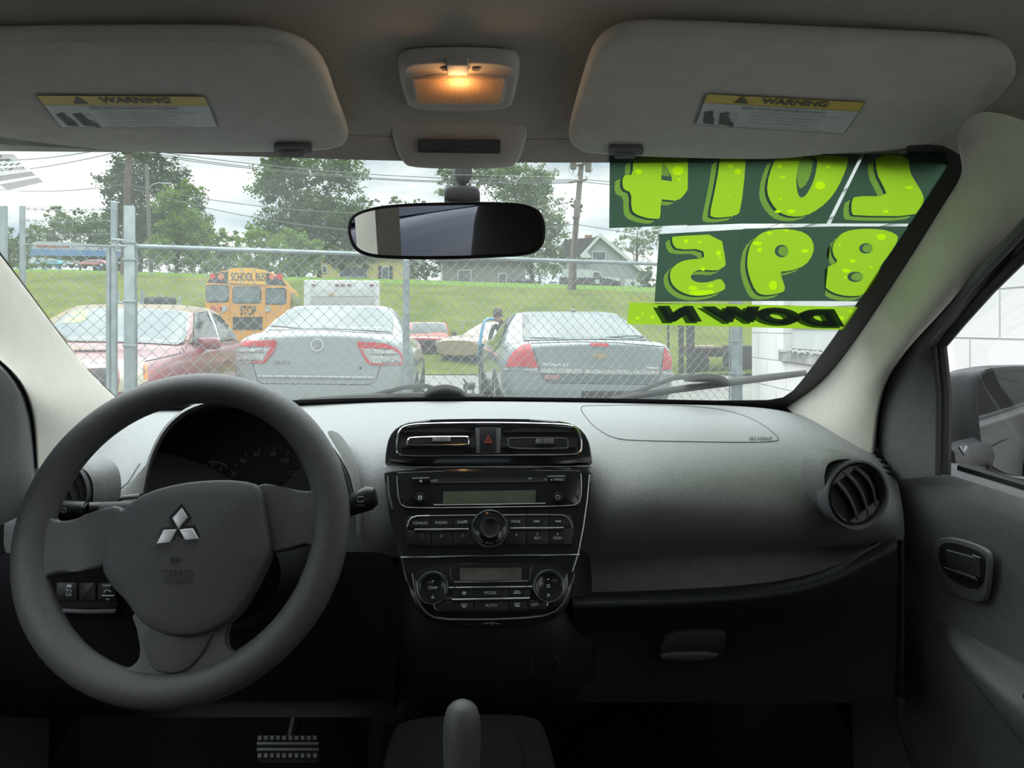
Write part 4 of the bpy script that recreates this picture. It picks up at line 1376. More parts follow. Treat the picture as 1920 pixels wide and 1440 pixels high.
# gauge face
fg_ = Fr(P(468, 880, 1.10), CR, Vector((0, 0.28, 1)))
bm = nb(); prism(bm, [fg_.ab(468 + (p[0] - 468) * .99, 915 + (p[1] - 915) * .93) for p in list(rim) + [(668, 1010), (262, 1010)]], lambda a, b, c: fg_.w(a, b, c), -0.01, 0)
gf = obj('gauge_face', bm, mat('gauge_black', (0.018, 0.02, 0.02), 0.5), db)
gk = lambda x, y, c=0.002: fg_.hit(x, y, c)
M_gp = mat('gauge_print', (0.50, 0.53, 0.53), 0.6)
bm = nb()
cx0, cy0 = 500, 912
for s, x, y in (('20', 438, 888), ('40', 456, 864), ('60', 482, 851), ('80', 512, 851), ('100', 533, 863), ('120', 548, 887), ('140', 549, 915)):
    w = 6 * len(s)
    text(bm, s, lambda a, b, x=x, y=y, w=w: gk(x - w / 2 + w * a, y + 4 - 8 * b), shear=0.2)
for k in range(19):
    a = math.radians(-10 + 200 * k / 18)
    r1, r2 = 74, (68 if k % 2 == 0 else 71)
    tube(bm, [gk(cx0 + r1 * math.cos(a), cy0 - r1 * math.sin(a)), gk(cx0 + r2 * math.cos(a), cy0 - r2 * math.sin(a))], 0.0006, 4)
tube(bm, [gk(x, y) for x, y in arc(cx0, cy0, 76, 77, -12, 75, 20)], 0.0004, 4)
for s, x, y in (('4', 364, 897), ('5', 371, 887), ('6', 385, 880), ('7', 399, 876), ('8', 413, 880)):
    text(bm, s, lambda a, b, x=x, y=y: gk(x - 2.5 + 5 * a, y + 3 - 7 * b), shear=0.2)
for k in range(12):
    a = math.radians(30 + 140 * k / 11)
    tube(bm, [gk(400 + 44 * math.cos(a), 915 - 47 * math.sin(a)), gk(400 + 41 * math.cos(a), 915 - 43 * math.sin(a))], 0.0005, 4)
tube(bm, [gk(x, y) for x, y in arc(400, 915, 46, 49, 55, 100, 8)], 0.0009, 4)
obj('dial_markings', bm, M_gp, gf, fin=False)
bm = nb()
tube(bm, [gk(x, y, .0015) for x, y in arc(497, 912, 43, 43, -8, 188, 28)], 0.0005, 4)
for i, s in enumerate(('40', '60', '80', '100', '120', '140', '160')):
    a = math.radians(160 - 140 * i / 6)
    x, y = 497 + 35 * math.cos(a), 912 - 35 * math.sin(a)
    text(bm, s, lambda u, v, x=x, y=y, s=s: gk(x - 1.5 * len(s) + 3 * len(s) * u, y + 2 - 4 * v))
obj('inner_scale', bm, mat('gauge_dim_print', (0.22, 0.24, 0.24), 0.6), gf, fin=False)
bm = nb()
lathe(bm, gk(593, 875, 0.003), fg_.n, [(0.0028, 0), (0, 0.001)], 10)
obj('warning_light', bm, mat_emit('red_lamp', (1, 0.05, 0.04), 0.9), gf, label='small lit red lamp')

# ================================================================== STEERING WHEEL
yw = math.radians(0)
tl = math.radians(22)
hub = P(342, 1003, 0.83)
fw = Fr(hub, CR + Vector((0, 0, 0)), Vector((0, math.sin(tl), math.cos(tl))))
sw = thing('steering_wheel', 'black three-spoke steering wheel in front of the instrument hood', 'steering wheel', loc=hub)
wk = 0.83 / F
out_l = [(24, 1005), (40, 880), (80, 795), (150, 745), (343, 697), (500, 740), (590, 800), (640, 880), (660, 1005)]
# rim fitted by ellipse in the wheel plane
Ro = 0.1770
ro_ = fw.ab(346, 992)
bm = nb()
n = 96; m = 20
rows = []
for i in range(n):
    a = 2 * PI * i / n
    ca, sa = math.cos(a), math.sin(a)
    wd = 0.0178 + 0.0018 * abs(ca) ** 2
    dp = 0.0155
    Rc = Ro - wd
    rows.append([fw.w(ro_[0] + ca * (Rc + wd * math.cos(t)), ro_[1] + sa * (Rc + wd * math.cos(t)), dp * math.sin(t)) for t in [2 * PI * k / m for k in range(m)]])
grid(bm, rows, closed=True, close_rows=True)
obj('rim', bm, M_wheel, sw, ang=60)
def z4(pts): return [(x / 2.25, 680 + y / 2.25) for x, y in pts]
def sab(pts, c=0.0):
    r = []
    for p in pts:
        d = fw.hit(p[0], p[1], c) - fw.o
        r.append((d.dot(fw.u), d.dot(fw.v)))
    return r
fW = lambda a, b, c: fw.w(a, b, c)
sp1 = z4([(540, 590), (400, 635), (310, 668), (255, 672), (222, 655), (205, 620), (150, 600), (110, 700), (105, 800), (125, 920), (170, 960), (200, 915), (240, 893), (330, 883), (440, 872), (560, 800)])
sp2 = z4([(1080, 505), (1200, 530), (1285, 548), (1325, 545), (1345, 520), (1380, 470), (1430, 560), (1430, 700), (1400, 850), (1370, 880), (1345, 800), (1320, 775), (1290, 765), (1200, 795), (1120, 802), (1000, 700)])
sp3 = z4([(555, 1050), (585, 1120), (600, 1200), (598, 1245), (575, 1275), (540, 1290), (500, 1300), (600, 1370), (780, 1390), (940, 1360), (1060, 1270), (1010, 1222), (975, 1218), (955, 1190), (955, 1130), (985, 1040), (780, 1000)])
for i, s in enumerate((sp1, sp2, sp3)):
    bm = nb(); prism(bm, smooth_poly(sab(s), 2), fW, -0.012, 0.008 if i < 2 else 0.006, bev=0.0045, seg=3)
    obj('spoke', bm, M_wheel, sw, ang=50)
em = z4([(606, 1128), (625, 1210), (640, 1270), (668, 1300), (720, 1312), (780, 1305), (820, 1280), (870, 1220), (928, 1100), (780, 1080)])
bm = nb(); prism(bm, smooth_poly(sab(em), 2), fW, 0.004, 0.0095, bev=0.002)
obj('lower_spoke_insert', bm, M_hub, sw, ang=50)
hb_ = z4([(424, 860), (432, 780), (465, 690), (515, 608), (615, 542), (760, 503), (900, 490), (1010, 492), (1094, 512), (1108, 600), (1122, 700), (1138, 792), (1110, 862), (1060, 960), (1000, 1055), (950, 1100), (870, 1142), (780, 1158), (700, 1150), (625, 1122), (572, 1078), (530, 1010), (470, 950), (432, 890)])
bm = nb(); puff(bm, smooth_poly(sab(hb_, 0.02), 1), fW, 0.016, 0.008, base=0.004, levels=[(1, -0.6), (1, .5), (.992, .8), (.975, .95), (.95, 1.0), (.8, 1), (.5, 1), (.25, 1)])
obj('airbag_cover', bm, M_hub, sw, ang=60)
# emblem: three diamonds on a dark plate
def hubpt(x, y, c):
    return fw.hit(x, y, c)
EH = 0.0275
bm = nb()
prism(bm, sab(z4([(766, 595), (806, 652), (768, 690), (822, 684), (852, 750), (770, 752), (752, 722), (728, 768), (640, 775), (680, 697), (730, 690), (712, 652)]), EH), fW, EH - 0.004, EH)
e0 = obj('emblem_plate', bm, M_gloss, sw)
for d in ([(766, 612), (790, 652), (752, 700), (727, 656)], [(690, 705), (746, 703), (716, 758), (660, 765)], [(756, 703), (812, 699), (838, 744), (780, 749)]):
    bm = nb(); prism(bm, sab(z4(d), EH + .002), fW, EH, EH + 0.0025, bev=0.0007)
    obj('emblem_diamond', bm, M_emb2, e0, label='chrome diamond')
M_emb = mat('embossed_mark', (0.035, 0.035, 0.038), 0.6)
bm = nb()
text(bm, 'SRS', lambda a, b: hubpt(303 + 56 * a, 1081 - 13 * b, .0296), bold=0.02)
text(bm, 'AIRBAG', lambda a, b: hubpt(304 + 54 * a, 1093 - 9 * b, .0294), bold=0.01)
tube(bm, [hubpt(*q, .0290) for q in ((321, 1044), (321, 1056))], 0.0007, 4)
tube(bm, [hubpt(*q, .0290) for q in ((321, 1046), (338, 1046))], 0.0007, 4)
tube(bm, [hubpt(*q, .0290) for q in ((326, 1050), (334, 1050), (334, 1054), (326, 1054))], 0.0006, 4)
obj('embossed_lettering', bm, M_emb, sw, fin=False)

# stalks
st = thing('wiper_stalk', 'black stalk sticking out right of the steering wheel', 'control stalk', loc=P(640, 960, .9))
bm = nb(); tube(bm, [P(600, 990, .93), P(650, 955, .90), P(668, 943, .89), P(692, 934, .885), P(705, 930, .885)], [.007, .009, .013, .014, .010], 14, sy=0.6)
obj('stalk_arm', bm, M_btn, st, ang=60)
bm = nb()
kf = lambda x, y: P(x, y, .874)
text(bm, 'REAR', lambda a, b: kf(667 + 16 * a, 950 - 5 * b))
tube(bm, [kf(*q) for q in ((670, 941), (671, 932), (681, 931), (682, 940), (670, 941))], .0005, 4)
obj('stalk_print', bm, M_dprint, st, fin=False)
st = thing('light_stalk', 'black stalk with pale collar sticking out left behind the steering wheel', 'control stalk', loc=P(200, 965, .9))
bm = nb(); tube(bm, [P(104, 957, .885), P(112, 957, .885), P(160, 957, .89)], [.010, .0118, .0105], 16)
tube(bm, [P(160, 957, .89), P(166, 957, .89)], [.0085, .0085], 16)
tube(bm, [P(166, 956, .89), P(184, 955, .895)], [.0092, .0088], 16)
obj('stalk_tip', bm, M_btn, st, ang=60)
bm = nb(); tube(bm, [P(184, 955, .895), P(206, 953, .90), P(240, 950, .92), P(300, 960, .96)], [.0085, .0075, .0065, .0065], 16)
obj('stalk_arm', bm, M_bolster, st, ang=60)
bm = nb()
kf = lambda x, y: P(x, y, .871)
tube(bm, [kf(*q) for q in ellr] if False else [kf(120 + 4 * math.cos(k), 957 + 4 * math.sin(k)) for k in [i * PI / 5 for i in range(11)]], .0006, 4)
text(bm, 'OFF', lambda a, b: kf(146 + 10 * a, 963 - 5 * b))
tube(bm, [kf(152, 950), kf(158, 950)], .001, 4)
obj('stalk_print', bm, M_dprint, st, fin=False)
# ================================================================== CENTRE STACK
s0, s1 = P(915, 1170, 0.925), P(915, 795, 1.005)
fc = Fr(s1, CR, s1 - s0)
def z5(pts): return [(700 + x / 3.348, 770 + y / 3.348) for x, y in pts]
cab = lambda pts: [fc.ab(*p) for p in pts]
fC = lambda a, b, c: fc.w(a, b, c)
ch = lambda x, y, c=0.0: fc.hit(700 + x / 3.348, 770 + y / 3.348, c)     # close-up coordinates of the stack
def cprism(pts, h0, h1, bev=0.0, it=0, bm=None):
    p = z5(pts)
    if it: p = smooth_poly(p, it)
    b = bm or nb()
    prism(b, cab(p), fC, h0, h1, bev=bev)
    return b
def ctube(bm, pts, r, c, it=0, closed=False, seg=8):
    p = list(pts)
    if it: p = smooth_poly(p, it, closed)
    tube(bm, [ch(x, y, c) for x, y in p], r, seg, closed=closed)
def ctext(bm, s, x, y, h, c, bold=0.0, w=None):
    tw, th = text_bm(s, bold)[2:]
    w = w or h * tw / th
    text(bm, s, lambda a, b: ch(x - w / 2 + w * a, y + h / 2 - h * b, c), bold)
def ctri(bm, x, y, w, h, c):
    bm.faces.new([bm.verts.new(ch(*q, c)) for q in ((x - w, y + h), (x + w, y + h), (x, y - h))])

# vent unit ---------------------------------------------------------
vp = thing('vent_panel', 'glossy black vent panel with two rectangular air vents on top of the stack', 'air vents', loc=fc.w(0, 0, 0))
bm = cprism([(72, 352), (78, 250), (98, 165), (150, 100), (240, 68), (400, 58), (730, 54), (1060, 58), (1200, 68), (1290, 105), (1345, 170), (1368, 260), (1376, 350)], -0.035, 0.004, bev=0.003, it=1)
obj('panel_body', bm, M_gloss, vp, ang=40)
bm = cprism([(168, 120), (200, 108), (640, 106), (640, 278), (190, 278), (165, 255)], 0.004, 0.0055, it=1)
obj('left_recess', bm, M_matte, vp)
bm = cprism([(800, 106), (1250, 108), (1278, 130), (1284, 255), (1265, 276), (800, 276)], 0.004, 0.0055, it=1)
obj('right_recess', bm, M_matte, vp)
bm = nb()
ctube(bm, [(160, 130), (150, 190), (146, 240), (155, 272), (200, 287), (500, 285), (1000, 280), (1260, 279), (1298, 262), (1306, 220), (1300, 160), (1285, 125), (1250, 95), (1150, 84), (730, 76), (330, 82), (230, 90), (185, 105)], 0.0016, 0.0075, 2, True)
obj('chrome_surround', bm, M_chrome, vp, label='thin chrome surround')
# slats behind
for side, (x0, x1) in enumerate(((178, 628), (812, 1268))):
    bm = nb()
    for y in (140, 235):
        prism(bm, cab(z5([(x0, y - 3), (x1, y - 3), (x1, y + 4), (x0, y + 4)])), fC, 0.0055, 0.0095)
    obj('vent_slats', bm, M_btn, vp)
    fx = [(212, 212), (216, 185), (232, 168), (590, 164), (596, 170), (596, 208), (588, 214), (222, 218)] if side == 0 else [(846, 180), (852, 173), (1212, 173), (1220, 190), (1220, 232), (1212, 238), (868, 240), (850, 222)]
    bm = nb(); ctube(bm, fx, 0.0015 if side == 0 else 0.0012, 0.0115, 2, True)
    obj('vane_frame', bm, M_chrome if side == 0 else M_dim, vp, label='bright chrome vane frame' if side == 0 else 'dark satin vane frame')
    wx = 430 if side == 0 else 1070
    bm = nb()
    for k in range(9):
        a = math.radians(-60 + 15 * k)
        x = wx + 58 * math.sin(a)
        prism(bm, cab(z5([(x - 5, 176 + (14 if side else 0)), (x + 5, 176 + (14 if side else 0)), (x + 6, 206 + (16 if side else 0)), (x - 6, 206 + (16 if side else 0))])), fC, 0.008, 0.0125 + 0.003 * math.cos(a), bev=0.0006)
    obj('vent_thumbwheel', bm, M_satin if side == 0 else M_bolster, vp)
bm = cprism([(640, 112), (800, 112), (796, 270), (646, 270)], 0.004, 0.0065, bev=0.001)
obj('switch_column', bm, M_bolster, vp)
bm = cprism([(668, 112), (768, 112), (768, 262), (668, 262)], 0.0065, 0.0105, bev=0.0015)
hz = obj('hazard_button', bm, M_btn, vp)
bm = nb()
for w, r in ((26, 0.0007), (14, 0.0006)):
    ctube(bm, [(722 - w, 185 + w * .62), (722 + w, 185 + w * .62), (722, 185 - w)], r, 0.0108, closed=True, seg=4)
obj('red_triangle', bm, M_hzred, hz, label='red triangle symbol')

# surround below the vents -----------------------------------------
tp = thing('stack_surround', 'glossy black tapering surround framing the radio and climate controls', 'trim panel', loc=fc.w(0, -0.2, 0))
sur = [(66, 358), (1376, 354), (1362, 480), (1340, 640), (1300, 860), (1262, 1040), (1240, 1180), (1200, 1262), (1120, 1318), (960, 1352), (740, 1362), (500, 1355), (370, 1325), (270, 1262), (225, 1160), (195, 1040), (150, 880), (100, 650), (72, 480)]
bm = cprism(sur, -0.03, 0.0035, bev=0.003, it=1)
obj('surround_body', bm, M_gloss, tp, ang=40)
bm = nb()
ctube(bm, [(90, 410), (98, 520), (118, 615)], 0.0008, 0.004)
ctube(bm, [(1356, 400), (1342, 560), (1318, 730), (1285, 900), (1250, 1010)], 0.0010, 0.004)
ctube(bm, [(66, 356), (730, 352), (1374, 350)], 0.0007, 0.0045)
ctube(bm, [(172, 922), (600, 912), (1000, 907), (1296, 905)], 0.0008, 0.0045)
ctube(bm, [(242, 1020), (262, 1140), (290, 1215), (330, 1268), (385, 1300), (480, 1312), (740, 1312), (950, 1304), (1070, 1290), (1140, 1262), (1190, 1212), (1225, 1130)], [0.0007] + [0.0012] * 10 + [0.0007], 0.0050, 0)
obj('bright_edge_lines', bm, M_satin, tp, label='thin bright trim lines')
bm = nb()
ctube(bm, [(690, 1338), (740, 1332), (792, 1338)], 0.0006, 0.004, seg=4)
ctube(bm, [(742, 1325), (742, 1350)], 0.0006, 0.004, seg=4)
obj('small_mark', bm, M_dprint, tp)

# radio ---------------------------------------------------------------
rd = thing('car_radio', 'black disc radio with grey green display and round volume knob', 'radio', loc=fc.w(0, -0.06, 0.004))
bm = cprism([(145, 405), (160, 385), (1290, 375), (1305, 395), (1304, 560), (1285, 600), (1240, 612), (225, 622), (180, 605), (155, 570)], 0.003, 0.0065, bev=0.0015, it=1)
obj('faceplate', bm, M_gloss, rd, ang=40)
bm = nb()
ctube(bm, [(148, 410), (152, 500), (160, 565), (180, 600), (235, 613), (740, 606), (1235, 600), (1282, 585), (1302, 545), (1306, 470), (1302, 396)], 0.0009, 0.0072, 2)
obj('faceplate_line', bm, M_satin, rd)
def button(name, pts, h0, h1, par, m=M_btn, it=0, bev=0.001):
    return obj(name, cprism(pts, h0, h1, bev=bev, it=it), m, par)
b1 = button('eject_button', [(242, 424), (354, 421), (354, 450), (242, 454)], .006, .0105, rd, M_btn)
bm = nb(); ctube(bm, [(244, 427), (352, 424)], 0.0010, .0108)
obj('bright_edge', bm, M_satin, b1)
bm = nb(); ctri(bm, 298, 436, 9, 5, .0111); ctube(bm, [(289, 446), (307, 446)], .0005, .0110, seg=4)
obj('eject_symbol', bm, M_print, b1, fin=False)
b1 = button('menu_button', [(1092, 413), (1203, 410), (1203, 448), (1092, 451)], .006, .0105, rd)
bm = nb(); ctube(bm, [(1094, 415), (1201, 413)], 0.0010, .0108)
obj('bright_edge', bm, M_satin, b1)
bm = nb(); ctext(bm, '/ MENU', 1160, 431, 17, .0110, w=70); ctri(bm, 1117, 431, 5, 7, .0110)
obj('menu_lettering', bm, M_print, b1, fin=False)
bm = cprism([(358, 440), (404, 436), (1070, 428), (1090, 432), (1090, 452), (358, 460)], .006, .0082, bev=.0006)
obj('disc_slot_frame', bm, M_bolster, rd)
bm = cprism([(404, 430), (1068, 422), (1068, 440), (404, 448)], .0083, .0088)
obj('disc_slot', bm, M_matte, rd)
bm = cprism([(968, 428), (992, 428), (992, 438), (968, 438)], .0088, .0092)
obj('slot_tab', bm, M_dprint, rd)
bm = cprism([(440, 512), (1017, 503), (1015, 580), (438, 587)], .006, .0070)
obj('radio_display', bm, M_lcd, rd, label='unlit grey green display')
bm = nb(); ctube(bm, [(378, 592), (740, 588), (1080, 582)], 0.0007, .0070)
obj('display_line', bm, M_satin, rd)
for x, y, s in ((293, 547, 'c'), (1158, 543, 'd')):
    c = ch(x, y, .006)
    k = 0.965 / F / 3.348
    bm = nb(); lathe(bm, c, fc.n, [(33 * k, 0), (33 * k, .003), (28 * k, .005), (0, .0052)], 28)
    b1 = obj('round_button', bm, M_btn, rd)
    bm = nb(); ctube(bm, ell(x, y, 11, 11, 14), .0005, .0115, closed=True, seg=4)
    if s == 'c': ctube(bm, [(x, y - 7), (x, y), (x + 6, y)], .0004, .0115, seg=4)
    obj('button_symbol', bm, M_print if s == 'c' else M_dprint, b1)
# key row
pill = [(195, 760), (198, 700), (225, 668), (270, 655), (740, 652), (1190, 650), (1225, 662), (1252, 700), (1256, 760), (1240, 815), (1190, 848), (740, 858), (280, 858), (225, 835)]
bm = cprism(pill, .003, .0055, bev=.001, it=1)
obj('key_bed', bm, M_btn, rd)
keys = [('CD/AUX', 295, 705, (218, 357), 0), ('RADIO', 427, 702, (360, 497), 0), ('DISP', 550, 700, (501, 640), 0), ('PAGE', 895, 695, (828, 955), 0), ('prev', 1027, 694, (961, 1096), 0), ('next', 1157, 694, (1100, 1238), 0),
        ('1', 305, 787, (212, 362), 1), ('2', 427, 785, (366, 495), 1), ('3', 560, 783, (499, 640), 1), ('4', 898, 780, (828, 955), 1), ('5', 1030, 774, (961, 1096), 1), ('6', 1157, 773, (1100, 1240), 1)]
for s, x, y, (a, b_), row in keys:
    sl = -0.006
    y0, y1 = (664, 736) if row == 0 else (754, 846)
    k0 = button('radio_key', [(a, y0 + (a - 730) * sl), (b_, y0 + (b_ - 730) * sl), (b_, y1 + (b_ - 730) * sl), (a, y1 + (a - 730) * sl)], .005, .0075, rd, bev=.0007)
    bm = nb()
    if s == 'prev' or s == 'next':
        d = -1 if s == 'prev' else 1
        for q in (-7, 7):
            bm.faces.new([bm.verts.new(ch(x + q + dx * d, y + dy, .0079)) for dx, dy in ((-6, -7), (7, 0), (-6, 7))])
        ctube(bm, [(x + 16 * d, y - 7), (x + 16 * d, y + 7)], .0005, .0079, seg=4)
    else:
        ctext(bm, s, x, y, 17, .0079)
        if s == 'DISP':
            ctube(bm, [(572, 693), (588, 693), (588, 704), (572, 704)], .0005, .0079, seg=4)
        if s == '5': ctext(bm, 'RPT', 1031, 801, 17, .0079)
        if s == '6': ctext(bm, 'RDM', 1157, 800, 17, .0079)
    obj('key_lettering', bm, M_print, k0, fin=False)
for q in ([(212, 730), (222, 695), (240, 674), (275, 662), (357, 660)], [(361, 661), (497, 659)], [(501, 659), (648, 657)], [(812, 657), (955, 655)], [(961, 655), (1096, 654)], [(1100, 654), (1190, 657), (1225, 675), (1240, 700), (1247, 735)]):
    bm = nb(); ctube(bm, q, .0009, .0080)
    obj('key_top_line', bm, M_satin, rd)
for q in ([(258, 748), (600, 745)], [(860, 740), (1195, 737)]):
    bm = nb(); ctube(bm, q, .0013, .0080); obj('key_bright_line', bm, M_satin, rd)
k = 0.955 / F / 3.348
c = ch(730, 742, .005)
bm = nb(); lathe(bm, c, fc.n, [(108 * k, 0), (108 * k, .006), (100 * k, .007), (0, .007)], 48)
vk = obj('volume_knob', bm, M_gloss, rd)
bm = nb(); lathe(bm, c, fc.n, [(115 * k, 0), (115 * k, .007), (111 * k, .0082), (106 * k, .0075), (106 * k, .004)], 56, cap=False)
obj('knob_ring', bm, M_satin, vk, label='satin silver ring')
bm = nb(); lathe(bm, c, fc.n, [(64 * k, .006), (62 * k, .017), (57 * k, .0185), (48 * k, .0175), (0, .017)], 40)
obj('knob_cap', bm, M_btn, vk)
bm = nb(); lathe(bm, c, fc.n, [(60 * k, .0176), (58 * k, .0188), (55 * k, .0176)], 40, cap=False)
obj('knob_cap_ring', bm, M_dim, vk)
bm = nb()
for s, a0, in (('SEL', 230), ('PWR', 270), ('VOL', 310)):
    for i, chh in enumerate(s):
        a = math.radians(a0 + (i - 1) * 10.5)
        x, y = 730 + 90 * math.cos(a), 742 - 90 * math.sin(a)
        ct, sn = math.cos(a + PI / 2), math.sin(a + PI / 2)
        text(bm, chh, lambda u, v, x=x, y=y, a=a: ch(x - (u - .5) * 12 * math.sin(a) - (v - .5) * 17 * math.cos(a), y - (u - .5) * 12 * math.cos(a) + (v - .5) * 17 * math.sin(a), .0125))
obj('knob_lettering', bm, M_dprint, vk, fin=False)

# climate -------------------------------------------------------------
cl = thing('climate_control', 'black climate control panel with two round knobs below the radio', 'climate controls', loc=fc.w(0, -0.18, 0.004))
bm = cprism([(255, 1000), (480, 960), (980, 955), (1215, 990), (1222, 1120), (1180, 1215), (1080, 1272), (740, 1290), (400, 1282), (300, 1222), (262, 1120)], .003, .0055, bev=.001, it=1)
obj('control_plate', bm, M_gloss, cl, ang=40)
bm = cprism([(543, 990), (928, 986), (928, 1063), (543, 1068)], .005, .0065)
obj('climate_display', bm, M_lcd2, cl, label='unlit grey display')
bm = nb(); ctube(bm, [(508, 1077), (740, 1075), (967, 1070)], .0008, .0066); ctube(bm, [(482, 985), (490, 1060), (508, 1077)], .0005, .0062); ctube(bm, [(990, 980), (985, 1050), (967, 1070)], .0005, .0062)
obj('display_line', bm, M_dim, cl)
for x, y, s in ((373, 1112, 'TEMP'), (1099, 1100, 'fan')):
    k = 0.94 / F / 3.348
    c = ch(x, y, .004)
    bm = nb(); lathe(bm, c, fc.n, [(88 * k, 0), (88 * k, .008), (82 * k, .0095), (72 * k, .0088), (0, .0086)], 48)
    kb = obj('round_control', bm, M_gloss, cl)
    bm = nb(); lathe(bm, c, fc.n, [(98 * k, 0), (98 * k, .007), (94 * k, .0085), (88 * k, .0078), (88 * k, .004)], 56, cap=False)
    obj('control_ring', bm, M_satin, kb, label='satin silver ring')
    bm = nb()
    ctri(bm, x, y - 43, 9, 4, .0135)
    bm.faces.new([bm.verts.new(ch(*q, .0135)) for q in ((x - 9, y + 50), (x + 9, y + 50), (x, y + 58))])
    ctube(bm, [(x - 10, y + 64), (x + 10, y + 64)], .0004, .0135, seg=4)
    if s == 'TEMP': ctext(bm, 'TEMP', x, y, 18, .0135)
    else:
        for q in range(4):
            a = q * PI / 2 + .4
            bm.faces.new([bm.verts.new(ch(x + r * math.cos(a + t), y + r * math.sin(a + t), .0135)) for r, t in ((2, 0), (13, -.1), (14, .5), (8, .7))])
    obj('control_print', bm, M_print, kb, fin=False)
for a, b_ in ((475, 508), (514, 626), (632, 845), (850, 958), (964, 997)):
    bm = nb(); ctube(bm, [(a, 1112 - (a - 475) * .012), (b_, 1112 - (b_ - 475) * .012)], .0009, .0078)
    obj('key_top_line', bm, M_satin, cl)
bm = nb(); ctube(bm, [(495, 1188), (740, 1184), (982, 1179)], .0013, .0078)
ctube(bm, [(378, 1215), (386, 1240), (398, 1252)], .0008, .0078); ctube(bm, [(1096, 1205), (1092, 1225)], .0008, .0078)
obj('key_bright_line', bm, M_satin, cl)
for s, x, y, a, b_, y0, y1 in (('snow', 570, 1145, 500, 628, 1118, 1180), ('MODE', 735, 1143, 632, 845, 1116, 1178), ('recirc', 903, 1140, 850, 985, 1114, 1175),
                          ('front', 570, 1225, 400, 628, 1196, 1262), ('AUTO', 738, 1222, 632, 845, 1194, 1262), ('rear', 904, 1220, 850, 965, 1190, 1260), ('OFF', 1013, 1217, 968, 1085, 1188, 1250)):
    k0 = button('climate_key', [(a, y0), (b_, y0 - 1), (b_, y1 - 1), (a, y1)], .005, .0070, cl, bev=.0006)
    bm = nb()
    h = .0074
    if s == 'snow':
        for q in range(3):
            a_ = q * PI / 3
            ctube(bm, [(x - 14 * math.cos(a_), y - 14 * math.sin(a_)), (x + 14 * math.cos(a_), y + 14 * math.sin(a_))], .0005, h, seg=4)
    elif s == 'recirc':
        ctube(bm, [(x - 22, y + 6), (x - 18, y - 4), (x - 4, y - 10), (x + 10, y - 8), (x + 20, y), (x + 20, y + 7), (x - 22, y + 6)], .0005, h, seg=4)
        ctube(bm, [(x + 6, y), (x - 6, y), (x - 2, y - 4)], .0004, h, seg=4)
    elif s == 'front':
        ctube(bm, [(x - 18, y - 8), (x, y - 12), (x + 18, y - 8), (x + 12, y + 4), (x - 12, y + 4), (x - 18, y - 8)], .0005, h, seg=4)
        for q in (-6, 0, 6): ctube(bm, [(x + q, y - 4), (x + q, y + 12)], .0004, h, seg=4)
    elif s == 'rear':
        ctube(bm, [(x - 16, y - 10), (x + 16, y - 10), (x + 16, y + 6), (x - 16, y + 6), (x - 16, y - 10)], .0005, h, seg=4)
        for q in (-6, 0, 6): ctube(bm, [(x + q, y - 4), (x + q, y + 12)], .0004, h, seg=4)
    else:
        ctext(bm, s, x, y, 19, h)
    obj('key_symbol', bm, M_print, k0, fin=False)

# ================================================================== CONSOLE, SHIFTER, PEDAL, PAPER MAT
cs = thing('centre_console', 'black console around the gear lever', 'console', loc=C(0, 0.7, -0.78))
fk = Fr(P(880, 1385, 0.80), CR, CA * 1.0 + Vector((0, 0, .35)))
bm = nb()
prism(bm, smooth_poly([(-0.10, -0.2), (0.10, -0.2), (0.095, 0.06), (0.07, 0.085), (-0.07, 0.085), (-0.095, 0.06)], 2), lambda a, b, c: fk.w(a, b, c), -0.16, -0.05, bev=0.01)
obj('console_body', bm, M_carpet, cs, ang=50)
bm = nb()
prism(bm, smooth_poly([(-0.065, -0.15), (0.065, -0.15), (0.06, 0.035), (0.045, 0.052), (-0.045, 0.052), (-0.06, 0.035)], 2), lambda a, b, c: fk.w(a, b, c), -0.052, -0.044, bev=0.003)
obj('shift_plate', bm, M_carpet, cs)
gs = thing('gear_lever', 'black rounded gear lever knob in the lower middle', 'gear lever', loc=P(866, 1440, .78))
bm = nb()
ax = Vector((0, 0.18, 1)).normalized()
b0 = P(866, 1385, .76) - ax * 0.075
k = .76 / F
lathe(bm, b0, ax, [(.0145, -0.03), (.0150, 0.0), (.0162, .02), (.0175, .045), (.0187, .072), (.0188, .085), (.0178, .095), (.015, .1035), (.010, .1085), (.004, .111), (0, .1113)], 32, su=1.0)
obj('lever_knob', bm, M_wheel, gs, ang=60)

bp_ = thing('brake_pedal', 'brake pedal with ribbed rubber pad in the dark footwell', 'pedal', loc=P(540, 1440, 1.2))
fp = Fr(P(540, 1402, 1.15), CR, Vector((0, 0.6, 0.8)))
bm = nb(); prism(bm, [fp.ab(*p) for p in rrect(482, 1378, 600, 1428, 8)], lambda a, b, c: fp.w(a, b, c), -.012, 0, bev=.003)
obj('pedal_pad', bm, M_rub, bp_)
bm = nb()
for y in (1395, 1406):
    prism(bm, [fp.ab(*p) for p in ((482, y - 3), (598, y - 3), (598, y + 2), (482, y + 2))], lambda a, b, c: fp.w(a, b, c), 0, .003, bev=.001)
for i in range(10):
    for y in (1384, 1417):
        prism(bm, [fp.ab(*p) for p in rrect(484 + i * 11.5, y - 4, 491 + i * 11.5, y + 4, 2)], lambda a, b, c: fp.w(a, b, c), 0, .003)
obj('pad_ribs', bm, mat('pale_rubber', (0.30, 0.31, 0.34), 0.4), bp_)  # ribs coloured paler than the pad
bm = nb(); tube(bm, [fp.w(0, 0, -.01), fp.w(0, .08, -.05), P(560, 1250, 1.4)], .008, 8)
obj('pedal_arm', bm, M_matte, bp_)
bm = nb()
top = [(284, 1427), (300, 1428), (330, 1433), (380, 1441), (470, 1447), (560, 1444), (620, 1437), (650, 1430), (668, 1427)]
